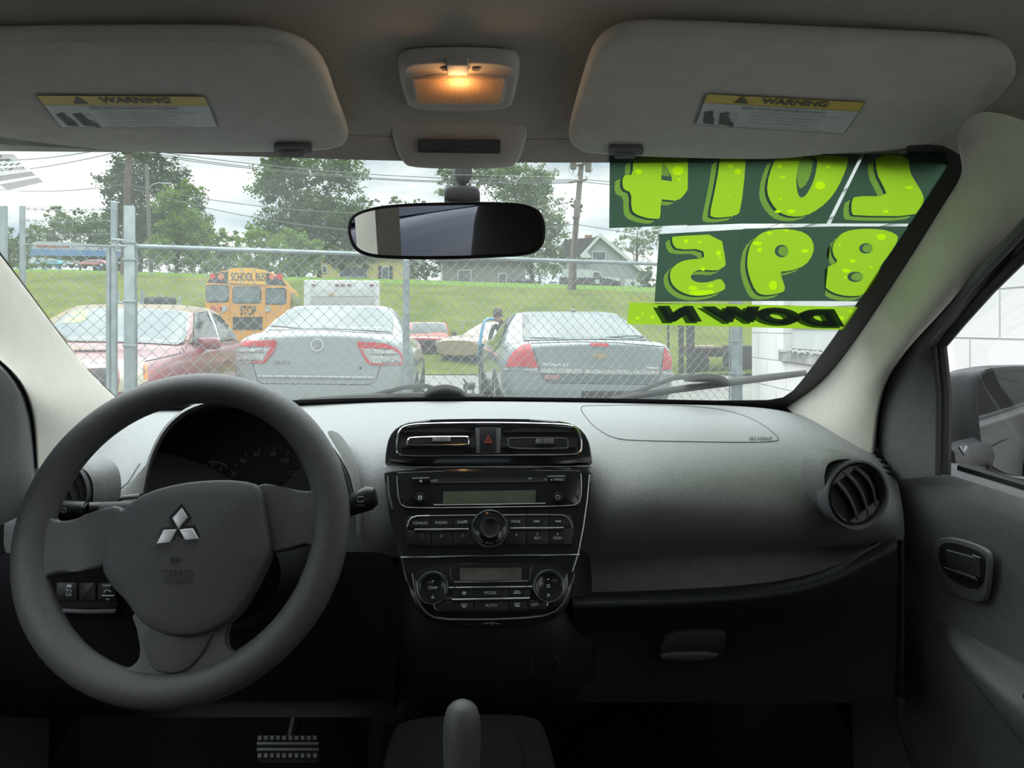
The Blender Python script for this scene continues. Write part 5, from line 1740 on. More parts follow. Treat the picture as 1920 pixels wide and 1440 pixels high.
zf = -0.745
def FL(x, y, z=zf):
    r = ray(x, y); t = z / r.z
    return ORG + r * t
grid(bm, [[FL(x, y) for x, y in top], [FL(x + (476 - x) * -.05, 1500) for x, y in top], [FL(x + (476 - x) * -.1, 1600) for x, y in top]])
tag(obj('paper_floor_mat', bm, mat('floor_paper', (0.80, 0.79, 0.75), 0.8), solid=.001), 'pale paper floor mat corner at the bottom of the driver footwell', 'floor mat')
KE = 0.66
# ================================================================== OUTSIDE: GROUND AND BANK
M_asph = mat('worn_asphalt', (0.20, 0.195, 0.18), 0.9, vs=3.0, c2=(0.30, 0.29, 0.26), vmin=0.3, vmax=0.7, det=8, bump=0.3, bs=30)
M_grass = mat('rough_grass', (0.085, 0.120, 0.006), 0.95, vs=0.7, c2=(0.155, 0.175, 0.02), vmin=0.35, vmax=0.65, det=8, spec=0.1)
M_grass2 = mat('mown_grass', (0.095, 0.20, 0.008), 0.95, vs=1.2, c2=(0.14, 0.25, 0.015), vmin=0.35, vmax=0.65, det=8, spec=0.1)
M_galv = mat('galvanised_steel', (0.36, 0.43, 0.44), 0.5, metal=0.35, var=0.12, vs=12)
M_wire = mat('galvanised_wire', (0.27, 0.31, 0.31), 0.5, metal=0.35, var=0.1, vs=20)
M_wood = mat('weathered_pole_wood', (0.10, 0.075, 0.055), 0.9, var=0.3, vs=8)
M_wood2 = mat('grey_pole_wood', (0.17, 0.155, 0.13), 0.9, var=0.2, vs=8)
M_cable = mat('overhead_cable', (0.12, 0.13, 0.14), 0.6, var=0.02)

def terr(X, Y):
    f = 1 + 0.42 * min(0.7, max(-0.25, 0.1 - X / max(Y, 1)))
    pts = [(0, 0), (19, 0), (22, 0.35), (30, 2.0), (34, 2.72), (38, 3.05), (68, 4.76), (130, 8.2)]
    for (a, za), (b, zb) in zip(pts, pts[1:]):
        if Y <= b:
            z = za + (zb - za) * (Y - a) / (b - a)
            break
    else:
        z = pts[-1][1]
    return z * f
bm = nb()
grid(bm, [[Vector((x, y, 0)) for x in (-40, -20, -8, -3, 0, 3, 8, 20, 40)] for y in (-14, -6, 0, 4, 8, 12, 18)])
obj('ground', bm, M_asph, kind='structure')
bm = nb()
yy = [17.6, 18, 19, 20, 21, 22, 24, 26, 28, 30, 32, 33, 34]
random.seed(3)
xs_ = [-46 + 2 * i for i in range(42)]
grid(bm, [[Vector((x, y, 0.02 + terr(x, y) + (random.uniform(-.06, .06) if y > 18 and y < 33 else 0))) for x in xs_] for y in yy])
obj('grass_bank', bm, M_grass, kind='structure', ang=80)
bm = nb()
xs_ = [-110 + 5 * i for i in range(39)]
grid(bm, [[Vector((x, y, 0.02 + terr(x, y))) for x in xs_] for y in (34, 36, 38, 45, 55, 68, 80, 100, 130)])
obj('lawn', bm, M_grass2, kind='structure', ang=80)

# ================================================================== CHAIN-LINK FENCE
def FLn(px):                      # point on the fence line on the ground
    k = (px - CX) / F
    Y = 14.07 / (2.57 - k)
    return Vector((k * Y, Y, 0))
RAIL = 1.60
fdir = (FLn(1380) - FLn(260)).normalized()
fence = thing('chain_link_fence', 'galvanised chain link fence with top rail in front of the parked cars', 'fence', loc=FLn(800))
def mesh_panel(bm, a, b, z0, z1, pitch=0.078, r=0.0025, depth=0.004):
    d = (b - a); Ln = d.length; d.normalize()
    nrm_ = Vector((-d.y, d.x, 0))
    n = int(Ln / (pitch / 2))
    m = int((z1 - z0) / (pitch / 2))
    for i in range(n):
        base = a + d * ((i + 0.5) * pitch / 2)
        pts = []
        for j in range(m + 1):
            sx = (1 if (j % 2) else -1) * (pitch / 4 + 0.0015)
            if i % 2: pass
            pts.append(base + d * sx + Vector((0, 0, z0 + j * pitch / 2)) + nrm_ * (depth * (1 if (j % 2) else -1)))
        # neighbouring wires mirror each other and hook together
        if i % 2:
            pts = [base + d * (-(p - base).dot(d)) + Vector((0, 0, p.z)) + nrm_ * ((p - base).dot(nrm_)) for p in pts]
        tube(bm, pts, r, 4, cap=False)
bm = nb(); mesh_panel(bm, FLn(258), FLn(1372), 0.03, RAIL + 0.06)
obj('wire_mesh', bm, M_wire, fence, fin=False)
bm = nb(); tube(bm, [FLn(x) + Vector((0, 0, RAIL)) for x in (254, 500, 765, 1000, 1376)], 0.0135, 12)
obj('top_rail', bm, M_galv, fence)
bm = nb(); tube(bm, [FLn(x) + Vector((0, 0, 0.06)) for x in (254, 765, 1376)], 0.002, 6)
obj('bottom_wire', bm, M_wire, fence)
def post(x0, x1, ytop, name='fence_post', off=0.0, par=fence, capd=True, square=False, m=M_galv):
    p = FLn((x0 + x1) / 2) + Vector((-fdir.y, fdir.x, 0)) * off
    r = (x1 - x0) / 2 / F * p.y
    zt = EYE + (HY - ytop) / F * p.y
    bm = nb()
    if square:
        box(bm, p + Vector((0, 0, zt / 2)), (2 * r, 2 * r, zt), Matrix.Rotation(math.atan2(fdir.y, fdir.x), 3, 'Z'), bev=0.004)
    else:
        tube(bm, [p, p + Vector((0, 0, zt - r * .4)), p + Vector((0, 0, zt))], [r, r, r * .5 if capd else r], 14)
    o = obj(name, bm, m, par)
    return p, r, zt, o
post(757, 770, 486, off=0.03)
p, r, zt, o = post(1371, 1392, 480)
post(234, 252, 387, square=True)
bm = nb()
for y in (455, 487, 565, 648):
    c = FLn(243); z = EYE + (HY - y) / F * c.y
    box(bm, c + Vector((0, 0, z)), (0.072, 0.07, 0.016), Matrix.Rotation(math.atan2(fdir.y, fdir.x), 3, 'Z'), bev=.003)
    c = FLn(1381)
for y in (500, 560, 640, 700):
    c = FLn(1381); z = EYE + (HY - y) / F * c.y
    box(bm, c + Vector((0, 0, z)), (0.10, 0.098, 0.016), Matrix.Rotation(math.atan2(fdir.y, fdir.x), 3, 'Z'), bev=.003)
obj('post_bands', bm, M_galv, fence)
bm = nb(); tube(bm, [FLn(256) + Vector((0, 0, .05)), FLn(256) + Vector((0, 0, RAIL))], .006, 8)
tube(bm, [FLn(1368) + Vector((0, 0, .05)), FLn(1368) + Vector((0, 0, RAIL))], .006, 8)
obj('tension_bar', bm, M_wire, fence)

gate = thing('fence_gate', 'chain link gate with barbed wire at the left of the fence', 'gate', loc=FLn(120))
bm = nb(); mesh_panel(bm, FLn(46), FLn(203), 0.08, RAIL - .01, pitch=.07)
obj('wire_mesh', bm, M_wire, gate, fin=False)
bm = nb()
tube(bm, [FLn(44) + Vector((0, 0, .05)), FLn(44) + Vector((0, 0, RAIL - .01)), FLn(203) + Vector((0, 0, RAIL - .01)), FLn(203) + Vector((0, 0, .05))], .0125, 10)
obj('gate_frame', bm, M_galv, gate)
for i, y in enumerate((391, 413, 438)):
    bm = nb()
    pts = [FLn(46 + 162 * k / 24) + Vector((0, 0, EYE + (HY - y - 3 * math.sin(PI * k / 24)) / F * FLn(46 + 162 * k / 24).y)) for k in range(25)]
    tube(bm, pts, .0018, 5)
    for k in range(1, 24, 2):
        tube(bm, [pts[k] + Vector((-.008, 0, -.014)), pts[k] + Vector((.008, 0, .014))], .0013, 4)
        tube(bm, [pts[k] + Vector((.008, .008, -.014)), pts[k] + Vector((-.008, -.008, .014))], .0013, 4)
    obj('barbed_wire', bm, M_wire, gate)
post(208, 220, 377, 'gate_post', par=gate)
post(37, 47, 382, 'gate_post', par=gate)
bm = nb()
for y in (450, 461):
    c = FLn(226); z = EYE + (HY - y) / F * c.y
    tube(bm, [FLn(212) + Vector((0, -.02, z)), FLn(240) + Vector((0, -.03, z - .005))], .008, 8)
tube(bm, [FLn(222) + Vector((0, -.03, 1.62)), FLn(224) + Vector((0, -.03, 1.56)), FLn(228) + Vector((0, -.03, 1.60))], .006, 8)
obj('gate_latch', bm, M_galv, gate)
tag(post(-6, 13, 382, 'steel_post', par=None)[3], 'wide grey steel post at the far left edge, outside the gate', 'post')

# ================================================================== WHITE BLOCK BUILDING
mbk = bpy.data.materials.new('white_painted_blocks'); mbk.use_nodes = True
t = mbk.node_tree; b_ = t.nodes['Principled BSDF']
tc_ = t.nodes.new('ShaderNodeTexCoord'); sp_ = t.nodes.new('ShaderNodeSeparateXYZ'); cb_ = t.nodes.new('ShaderNodeCombineXYZ')
t.links.new(tc_.outputs['Object'], sp_.inputs[0]); t.links.new(sp_.outputs['Y'], cb_.inputs['X']); t.links.new(sp_.outputs['Z'], cb_.inputs['Y'])
mpb = t.nodes.new('ShaderNodeMapping'); mpb.inputs['Location'].default_value = (0.13, -0.067, 0); t.links.new(cb_.outputs[0], mpb.inputs[0])
br = t.nodes.new('ShaderNodeTexBrick'); br.inputs['Scale'].default_value = 1.0
br.inputs['Brick Width'].default_value = 0.4; br.inputs['Row Height'].default_value = 0.2; br.inputs['Mortar Size'].default_value = 0.006; br.inputs['Mortar Smooth'].default_value = 0.6
br.inputs['Color1'].default_value = (0.74, 0.71, 0.70, 1); br.inputs['Color2'].default_value = (0.78, 0.75, 0.74, 1); br.inputs['Mortar'].default_value = (0.50, 0.48, 0.46, 1)
t.links.new(mpb.outputs[0], br.inputs['Vector']); t.links.new(br.outputs['Color'], b_.inputs['Base Color'])
n2_ = t.nodes.new('ShaderNodeTexNoise'); n2_.inputs['Scale'].default_value = 60; t.links.new(tc_.outputs['Object'], n2_.inputs['Vector'])
ad_ = t.nodes.new('ShaderNodeMath'); ad_.operation = 'MULTIPLY_ADD'; ad_.inputs[1].default_value = 0.25; t.links.new(n2_.outputs['Fac'], ad_.inputs[0])
mi_ = t.nodes.new('ShaderNodeMath'); mi_.operation = 'SUBTRACT'; mi_.inputs[0].default_value = 1.0; t.links.new(br.outputs['Fac'], mi_.inputs[1]); t.links.new(mi_.outputs[0], ad_.inputs[2])
bpn = t.nodes.new('ShaderNodeBump'); bpn.inputs['Strength'].default_value = 0.8; bpn.inputs['Distance'].default_value = 0.006; t.links.new(ad_.outputs[0], bpn.inputs['Height']); t.links.new(bpn.outputs[0], b_.inputs['Normal'])
b_.inputs['Roughness'].default_value = 0.8
bld = thing('block_building', 'white painted concrete block building along the right side', 'building', M=Matrix.Identity(4))
XW = 1.95
def wallbox(bm, y0, y1, z0, z1, x0=XW, x1=XW + .25):
    box(bm, ((x0 + x1) / 2, (y0 + y1) / 2, (z0 + z1) / 2), (x1 - x0, y1 - y0, z1 - z0))
bm = nb()
wallbox(bm, -6, 3.6, 0, 3.4); wallbox(bm, 5.52, 6.24, 0, 3.4); wallbox(bm, 3.6, 5.52, 0, 0.88); wallbox(bm, 3.6, 5.52, 2.2, 3.4)
wallbox(bm, 6.0, 6.24, 0, 3.4, XW + .25, XW + 7)
obj('block_wall', bm, mbk, bld)
M_side_w = mat('white_siding', (0.76, 0.77, 0.76), 0.6, var=0.03, vs=5)
bm = nb()
for k in range(9):
    z = 0.965 + k * .14
    prism(bm, [(0, 0), (0.012, 0), (0.0, .14)], lambda a, b, c, z=z: Vector((XW + .06 - a, c, z + b)), 3.6, 5.5)
wallbox(bm, 3.6, 5.52, .96, 2.2, XW + .06, XW + .1)
obj('lap_siding', bm, M_side_w, bld)
bm = nb()
wallbox(bm, 3.58, 5.54, .875, .955, XW - .03, XW + .06)
obj('crumbling_sill', bm, mat('peeling_concrete', (0.28, 0.28, 0.26), 0.95, vs=9, c2=(0.62, 0.62, 0.6), vmin=.35, vmax=.65, det=8, bump=1, bs=60), bld)
bm = nb()
for k in range(60):
    y = 3.6 + k * .032
    box(bm, (XW - .033, y, .955 + random.uniform(-.012, .006)), (.01, .03, random.uniform(.01, .03)), bev=.002)
obj('peeling_edge', bm, M_side_w, bld)
bm = nb(); wallbox(bm, -6.2, 6.4, 3.4, 3.55, XW - .25, XW + 7)
obj('roof_edge', bm, M_side_w, bld)

# ================================================================== OUTSIDE MIRROR
om = thing('side_mirror', 'black passenger side mirror outside the right window', 'mirror', loc=P(1850, 895, 1.15))
fo = Fr(P(1925, 792, 1.14), Vector((0.94, -0.34, 0)), Vector((0, 0, 1)))
poly = smooth_poly([fo.ab(*p) for p in ((1826, 720), (1838, 692), (1900, 686), (2010, 688), (2035, 720), (2040, 830), (2020, 890), (1960, 906), (1895, 902), (1850, 878), (1835, 840))], 2)
bm = nb()
puff(bm, poly, lambda a, b, c: fo.w(a - .055 * min(1, max(0, -c) / .11) ** 1.0 * (1 if True else 0), b, c), .11, 0, base=-.11, levels=[(.45, 0), (.75, .12), (.92, .35), (1.0, .7), (1.02, .92), (1.0, 1.0), (.95, 1.0), (.93, .9), (.925, .85)])
obj('mirror_housing', bm, M_matte if False else mat('housing_plastic', (0.055, 0.055, 0.06), .45, var=.05), om, ang=60)
ins = [(p[0] * .93 + .0, p[1] * .93) for p in poly]
bm = nb(); prism(bm, ins, lambda a, b, c: fo.w(a, b, c), -.014, -.012)
obj('mirror_glass', bm, M_mirror, om, label='reflective glass')
bm = nb()
tube(bm, [P(1770, 862, 1.10), P(1800, 858, 1.15), P(1850, 850, 1.19), P(1900, 850, 1.2)], [.022, .026, .03, .03], 12, sy=.7)
obj('mirror_arm', bm, MATS['housing_plastic'], om)
bm = nb(); tube(bm, [P(1800, 838, 1.10), P(1806, 850, 1.095), P(1812, 838, 1.10)], .003, 6)
obj('arm_screw', bm, M_dim, om)

# ================================================================== VEHICLES
def bake(bm, sub):
    tmp = bpy.data.meshes.new('t'); finish(bm, 60); bm.to_mesh(tmp)
    to = bpy.data.objects.new('t', tmp); col.objects.link(to)
    if sub:
        md = to.modifiers.new('s', 'SUBSURF'); md.levels = sub
    me2 = bpy.data.meshes.new_from_object(to.evaluated_get(bpy.context.evaluated_depsgraph_get()))
    b3 = bmesh.new(); b3.from_mesh(me2)
    bpy.data.objects.remove(to); bpy.data.meshes.remove(tmp); bpy.data.meshes.remove(me2)
    bm.free()
    return b3
class Car:
    def __init__(s, name, label, cat, X, Y, head, scale=1.0, group=None, Z=0.0):
        """head: degrees, 0 = facing away from the viewer, local +y is the front"""
        s.M = Matrix.Translation((X, Y, Z)) @ Matrix.Rotation(math.radians(head), 4, 'Z') @ Matrix.Scale(scale, 4)
        s.root = thing(name, label, cat, M=Matrix.Translation((X, Y, Z)), group=group)
        s.bv = []
    def solid(s, name, bm, m, sub=2, hit=True, label=None, ang=60):
        b = bake(bm, sub)
        b.transform(s.M)
        b.normal_update()
        if hit:
            s.bv.append(BVHTree.FromBMesh(b))
        return obj(name, b, m, s.root, ang=ang, label=label)
    def part(s, name, bm, m, parent=None, ang=35, label=None):
        bm.transform(s.M)
        return obj(name, bm, m, parent or s.root, ang=ang, label=label)
    def hit(s, px, py, off, near=True):
        r = ray(px, py).normalized()
        best = None
        for b in s.bv:
            h = b.ray_cast(ORG, r)
            if h[0] is not None and (best is None or h[3] < best[3]):
                best = h
        if best is None and not near:
            return None
        if best is None:
            for b in s.bv:
                # nearest point of the body to the line of sight
                d0 = s.lastd if hasattr(s, 'lastd') else s.M.translation.y
                q = b.find_nearest(ORG + r * d0)
                if best is None or q[3] < best[3]:
                    best = q
            n = best[1]
            if n.dot(r) > 0: n = -n
            return best[0] + n * off
        s.lastd = best[3]
        n = best[1]
        if n.dot(r) > 0: n = -n
        return best[0] + n * off
    def decal(s, name, polys, mats, idx=None, off=0.010, step=5, it=0, parent=None, label=None):
        if it: polys = [smooth_poly(p, it) for p in polys]
        return layobj(name, polys, idx or list(range(len(polys))), mats, lambda x, y: s.hit(x, y, off, False), parent or s.root, step=step, label=label)
    def lettering(s, name, txt, q, m, off=0.010, bold=0.02, parent=None):
        g = quad(q, lambda x, y: s.hit(x, y, off))
        bm = nb(); text(bm, txt, g, bold)
        return obj(name, bm, m, parent or s.root, fin=False)

def hull(secs):
    """secs: (y, half width, sill z, shoulder z, top z, top width factor)"""
    bm = nb(); rows = []
    for y, w, z0, zb, zt, tf in secs:
        h = [(w * .80, z0), (w * .95, z0 + .05), (w, z0 + (zb - z0) * .45), (w * .995, z0 + (zb - z0) * .75), (w * .95, zb), (w * tf, zt - (zt - zb) * .25), (w * tf * .5, zt), (0, zt + .008)]
        r = [Vector((x, y, z)) for x, z in h] + [Vector((-x, y, z)) for x, z in h[-2::-1]]
        rows.append(r)
    vr = grid(bm, rows, closed=True)
    for r, d in ((vr[0], -1), (vr[-1], 1)):
        # close each end with an inset ring so the face stays flat
        c = sum((v.co for v in r), Vector()) / len(r)
        inner = [bm.verts.new(v.co.lerp(c, .12)) for v in r]
        inner2 = [bm.verts.new(v.co.lerp(c, .5)) for v in r]
        n = len(r)
        for i in range(n):
            j = (i + 1) % n
            bm.faces.new([r[i], r[j], inner[j], inner[i]])
            bm.faces.new([inner[i], inner[j], inner2[j], inner2[i]])
        cv = bm.verts.new(c)
        for i in range(n):
            bm.faces.new([inner2[i], inner2[(i + 1) % n], cv])
    return bm
def cabin(base, roof, zb, zr, crown=.04):
    """base/roof: (y rear, y front, half width rear, half width front)"""
    bm = nb()
    def loop(y0, y1, w0, w1, z, r=.18, zf=None):
        pts = []
        for (x, y) in ((w0, y0 + r), (w0 * .93, y0 + r * .25), (w0 * .7, y0), (0, y0 - .05), (-w0 * .7, y0), (-w0 * .93, y0 + r * .25), (-w0, y0 + r), (-(w0 + w1) / 2 * 1.02, (y0 + y1) / 2),
                       (-w1, y1 - r), (-w1 * .93, y1 - r * .25), (-w1 * .65, y1), (0, y1 + .06), (w1 * .65, y1), (w1 * .93, y1 - r * .25), (w1, y1 - r), ((w0 + w1) / 2 * 1.02, (y0 + y1) / 2)):
            pts.append(Vector((x, y, z)))
        return pts
    y0, y1, w0, w1 = base; a0, a1, b0, b1 = roof
    l0 = loop(y0, y1, w0, w1, zb)
    lm = [p.lerp(q, .5) * 1.0 for p, q in zip(l0, loop(a0, a1, b0, b1, zr))]
    for p in lm:
        p.x *= 1.02
    l1 = loop(a0, a1, b0, b1, zr)
    l2 = loop(a0 + .08, a1 - .10, b0 * .86, b1 * .86, zr + crown * .7, .12)
    l3 = loop(a0 + .35, a1 - .35, b0 * .4, b1 * .4, zr + crown, .08)
    vr = grid(bm, [l0, lm, l1, l2, l3], closed=True)
    bm.faces.new(vr[-1])
    return bm
M_tyre = mat('tyre_rubber', (0.02, 0.02, 0.02), .85, var=.1)
M_glassc = mat('tinted_car_glass', (0.03, 0.04, 0.04), .06, var=.1, vs=3, spec=.5)
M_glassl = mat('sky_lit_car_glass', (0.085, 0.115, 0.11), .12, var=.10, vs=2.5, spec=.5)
M_under = mat('dark_underbody', (0.015, 0.015, 0.016), .8)
M_redl = mat('red_lamp_lens', (0.62, 0.02, 0.03), .15, var=.06, vs=20, coat=.5)
M_clearl = mat('clear_lamp_lens', (0.45, 0.47, 0.45), .15, var=.25, vs=40, coat=.5)
M_plate = mat('weathered_white', (0.6, 0.62, 0.62), .5, var=.03)
def wheels(c, ys, w, r, zc=None):
    for y in ys:
        for sx in (-1, 1):
            bm = nb()
            lathe(bm, (sx * (w - .12), y, zc or r), (sx, 0, 0), [(r * .6, 0), (r, 0.01), (r, .18), (r * .93, .2), (r * .66, .2), (r * .62, .17), (0.02, .16)], 28)
            o = c.part('wheel', bm, M_tyre)
            b2 = nb()
            lathe(b2, (sx * (w + .045), y, zc or r), (sx, 0, 0), [(r * .6, 0), (r * .58, .02), (r * .2, .03), (0, .03)], 20)
            c.part('hubcap', b2, M_satin, o)

# ---- silver saloon seen from behind
M_silver = mat('silver_paint', (0.40, 0.44, 0.44), .32, metal=.25, var=.02, vs=2, coat=.8)
c = Car('parked_car', 'silver saloon seen from behind with red and clear tail lamps, left of the fence post', 'car', -1.88, 7.5, 5)
c.solid('body_shell', hull([(0.02, .70, .35, .98, 1.04, .74), (.10, .84, .30, 1.0, 1.08, .76), (.35, .905, .26, .99, 1.09, .78), (.9, .92, .24, .97, 1.07, .8), (2.0, .925, .22, .95, 1.0, .8), (3.4, .92, .22, .93, .98, .8), (4.2, .89, .24, .84, .90, .8), (4.6, .78, .3, .74, .8, .8), (4.75, .55, .36, .66, .7, .8)]), M_silver)
c.solid('roof', cabin((.62, 3.55, .80, .78), (1.42, 2.75, .60, .58), 1.02, 1.34), M_silver)
wheels(c, (1.0, 3.75), .84, .33)
c.decal('rear_window', [[(482, 617), (522, 580), (560, 577), (640, 575), (700, 577), (729, 582), (738, 600), (737, 625), (690, 621), (560, 617)]], [M_glassl], it=0)
bm = nb()
pl_ = [(438, 650), (443, 642), (462, 638), (516, 637), (519, 640), (517, 655), (506, 670), (498, 679), (492, 681), (432, 680), (434, 666)]
pr_ = [(670, 645), (672, 641), (700, 642), (725, 645), (742, 652), (751, 662), (756, 672), (756, 684), (704, 685), (690, 682), (681, 668)]
c.decal('tail_lamp', [pl_, [(445, 653), (508, 651), (500, 664), (492, 676), (438, 676), (439, 665)], [(440, 662), (502, 661), (500, 664), (439, 665)]], [M_redl, M_clearl, M_satin], it=0)
c.decal('tail_lamp', [pr_, [(679, 653), (735, 655), (747, 664), (752, 674), (752, 680), (706, 681), (694, 679), (686, 667)], [(684, 664), (748, 666), (750, 669), (686, 667)]], [M_redl, M_clearl, M_satin], it=0)
def cline(c, pts, r, m, name, off=.004, label=None):
    bm = nb()
    q = []
    for a, b in zip(pts, pts[1:]):
        n = max(1, int(math.hypot(b[0] - a[0], b[1] - a[1]) / 10))
        q += [(a[0] + (b[0] - a[0]) * k / n, a[1] + (b[1] - a[1]) * k / n) for k in range(n)]
    q.append(pts[-1])
    tube(bm, [c.hit(x, y, off) for x, y in q], r, 6)
    return obj(name, bm, m, c.root, label=label)
M_gap = mat('panel_gap', (0.03, 0.03, 0.03), .8)
cline(c, [(466, 630), (468, 650), (476, 690), (482, 712), (492, 719), (690, 721), (703, 716), (709, 700), (722, 655), (728, 640)], .004, M_gap, 'boot_lid_seam', .001)
cline(c, [(484, 706), (600, 707), (700, 709)], .012, M_satin, 'bumper_strip', .004)
cline(c, [(483, 619), (600, 618.5), (737, 627)], .006, M_silver, 'window_ledge', .004)
bm = nb()
e0_ = c.hit(595, 647, .006)
lathe(bm, e0_, (.1, -1, .1), [(.060, 0), (.060, .008), (.052, .008), (.052, 0)], 24, cap=False)
for k in (-.02, 0.0, .02):
    tube(bm, [e0_ + Vector((k - .02, -.006, -.035)), e0_ + Vector((k, -.012, .03)), e0_ + Vector((k + .02, -.006, -.02))], .0045, 6)
obj('round_emblem', bm, M_chrome, c.root)
c.lettering('model_lettering', 'MILAN', [(513, 682), (543, 682.5), (543, 676), (513, 675.5)], M_chrome, bold=.03)
bm = nb(); lathe(bm, c.hit(676, 690, .004), (0, -1, 0), [(.012, 0), (.010, .004), (0, .004)], 12)
obj('boot_lock', bm, M_gap, c.root)

# ---- grey saloon on the right
M_greyp = mat('blue_grey_paint', (0.26, 0.31, 0.32), .32, metal=.25, var=.02, vs=2, coat=.8)
c = Car('parked_car', 'blue-grey saloon with solid red tail lamps and rear aerial, right of the fence post', 'car', .82, 7.75, 5.5)
c.solid('body_shell', hull([(0.02, .74, .33, .90, .94, .80), (.08, .86, .28, .92, .97, .84), (.30, .915, .26, .92, .985, .84), (.9, .925, .24, .92, .98, .84), (2.0, .93, .22, .93, .97, .8), (3.5, .925, .22, .93, .98, .8), (4.4, .89, .24, .84, .90, .8), (4.9, .78, .3, .74, .8, .8), (5.05, .55, .36, .66, .7, .8)]), M_greyp)
c.solid('roof', cabin((.62, 3.6, .86, .80), (1.50, 2.9, .66, .62), .92, 1.27), M_greyp)
wheels(c, (1.05, 4.0), .85, .33)
c.decal('rear_window', [[(980, 640), (979, 590), (984, 586), (1080, 583), (1160, 587), (1185, 600), (1222, 640), (1130, 637), (1050, 638)], [(992, 588), (1080, 586), (1155, 590), (1178, 602), (1208, 632), (1130, 634), (993, 634)]], [M_glassc, M_glassl])
c.decal('side_window', [[(912, 655), (925, 625), (945, 600), (962, 587), (968, 589), (950, 615), (935, 650), (925, 662)]], [M_glassc])
c.decal('tail_lamp', [[(948, 690), (955, 672), (965, 658), (982, 646), (994, 645), (1003, 670), (1008, 690)]], [M_redl])
c.decal('tail_lamp', [[(1244, 652), (1254, 650), (1263, 660), (1270, 675), (1275, 694), (1240, 694)]], [M_redl])
c.decal('reverse_lamp', [[(947, 690), (1008, 690), (1009, 698), (947, 696)]], [M_clearl])
c.decal('reverse_lamp', [[(1240, 695), (1275, 695), (1276, 703), (1238, 703)]], [M_clearl])
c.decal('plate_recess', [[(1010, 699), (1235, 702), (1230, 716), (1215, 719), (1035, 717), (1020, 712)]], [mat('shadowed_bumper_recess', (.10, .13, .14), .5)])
c.decal('chrome_garnish', [[(1012, 690), (1092, 692), (1091, 701), (1013, 699)], [(1095, 692), (1237, 695), (1235, 704), (1095, 702)]], [M_clearl, M_clearl])
cline(c, [(996, 644), (1005, 668), (1011, 690), (1018, 710), (1030, 718), (1220, 721), (1232, 716), (1240, 690), (1245, 652)], .004, M_gap, 'boot_lid_seam', .001)
cline(c, [(995, 644), (1080, 641), (1160, 643), (1243, 650)], .005, M_gap, 'boot_lid_edge', .001)
c.decal('high_brake_lamp', [[(1105, 646), (1108, 644), (1140, 645), (1143, 647), (1138, 650), (1110, 649)]], [M_redl])
c.decal('gold_emblem', [[(1110, 665), (1120, 664), (1121, 662), (1133, 663), (1134, 665), (1141, 666), (1137, 670), (1131, 670), (1130, 673), (1118, 672), (1119, 669), (1111, 669)]], [mat('gold_badge', (.55, .42, .2), .3, metal=.6)], off=.012)
c.lettering('model_lettering', 'IMPALA LT', [(1017, 686), (1067, 687), (1067, 681), (1017, 680)], M_chrome, bold=.03)
c.lettering('small_badge', 'flexfuel', [(1210, 691), (1233, 692), (1233, 687), (1210, 686)], M_chrome)
c.decal('plate_sticker', [[(1020, 703), (1048, 703), (1048, 711), (1022, 711)]], [mat('reddish_sticker', (.42, .2, .18), .6)], off=.012)
c.decal('number_plate', [[(1090, 733), (1190, 733), (1190, 752), (1090, 752)]], [M_gap], off=.01)
bm = nb()
e0_ = c.hit(1075, 585, 0)
e0_.z -= .01
lathe(bm, e0_, (0, 0, 1), [(.035, 0), (.03, .03), (.012, .045), (.006, .05), (.004, .085), (0, .086)], 16)
obj('roof_aerial', bm, M_gloss, c.root)

# ---- red car with tan vinyl roof facing the viewer
M_redp = mat('faded_maroon_paint', (0.30, 0.035, 0.045), .3, var=.15, vs=1.5, coat=.6)
M_tan = mat('tan_vinyl_roof', (0.30, 0.235, 0.15), .7, var=.05)
c = Car('parked_car', 'maroon saloon with tan vinyl roof behind the gate at the left', 'car', -4.52, 10.6, 190.0)
c.solid('body_shell', hull([(-.3, .62, .40, .84, .92, .8), (-.1, .82, .34, .86, .97, .8), (.3, .90, .28, .90, 1.0, .8), (1.2, .93, .26, .92, 1.0, .8), (2.4, .945, .24, .93, .99, .8), (3.4, .94, .24, .92, .99, .82), (4.2, .93, .24, .86, .93, .84), (4.8, .88, .28, .79, .86, .86), (5.0, .80, .34, .72, .79, .84)]), M_redp)
c.solid('roof', cabin((.22, 3.45, .80, .82), (.85, 2.45, .62, .64), .96, 1.32, .05), M_tan)
wheels(c, (.9, 4.0), .86, .34)
c.decal('windscreen', [[(100, 612), (118, 596), (142, 582), (180, 579), (260, 579), (320, 582), (351, 586), (350, 625), (343, 641), (332, 648), (240, 643), (128, 641)]], [M_glassl])
c.decal('windscreen_pillar', [[(352, 587), (361, 588), (360, 620), (354, 645), (346, 662), (340, 652), (348, 636)]], [M_redp])
c.decal('side_window', [[(363, 588), (388, 585), (400, 610), (408, 635), (390, 645), (362, 650)], ], [M_glassc])
c.decal('side_window', [[(394, 586), (412, 593), (425, 604), (448, 636), (413, 640), (403, 610)]], [M_glassc])
cline(c, [(391, 585), (401, 610), (410, 638)], .012, M_chrome, 'door_pillar_trim', .006)
cline(c, [(362, 652), (395, 645), (420, 642), (446, 640)], .008, M_chrome, 'belt_trim', .006)
cline(c, [(340, 662), (300, 672), (272, 678)], .004, M_gap, 'bonnet_edge', .002)
cline(c, [(140, 659), (215, 659)], .010, M_gap, 'wiper_slot', .004)
bm = nb()
mc = c.hit(375, 640, .0) + Vector((.14, -.06, -.02))
puff(bm, rrect(-.12, -.06, .10, .06, .04), lambda a, b, d: mc + Vector((a, -d, b)), .07, .02)
obj('door_mirror', bm, M_redp, c.root, ang=60)
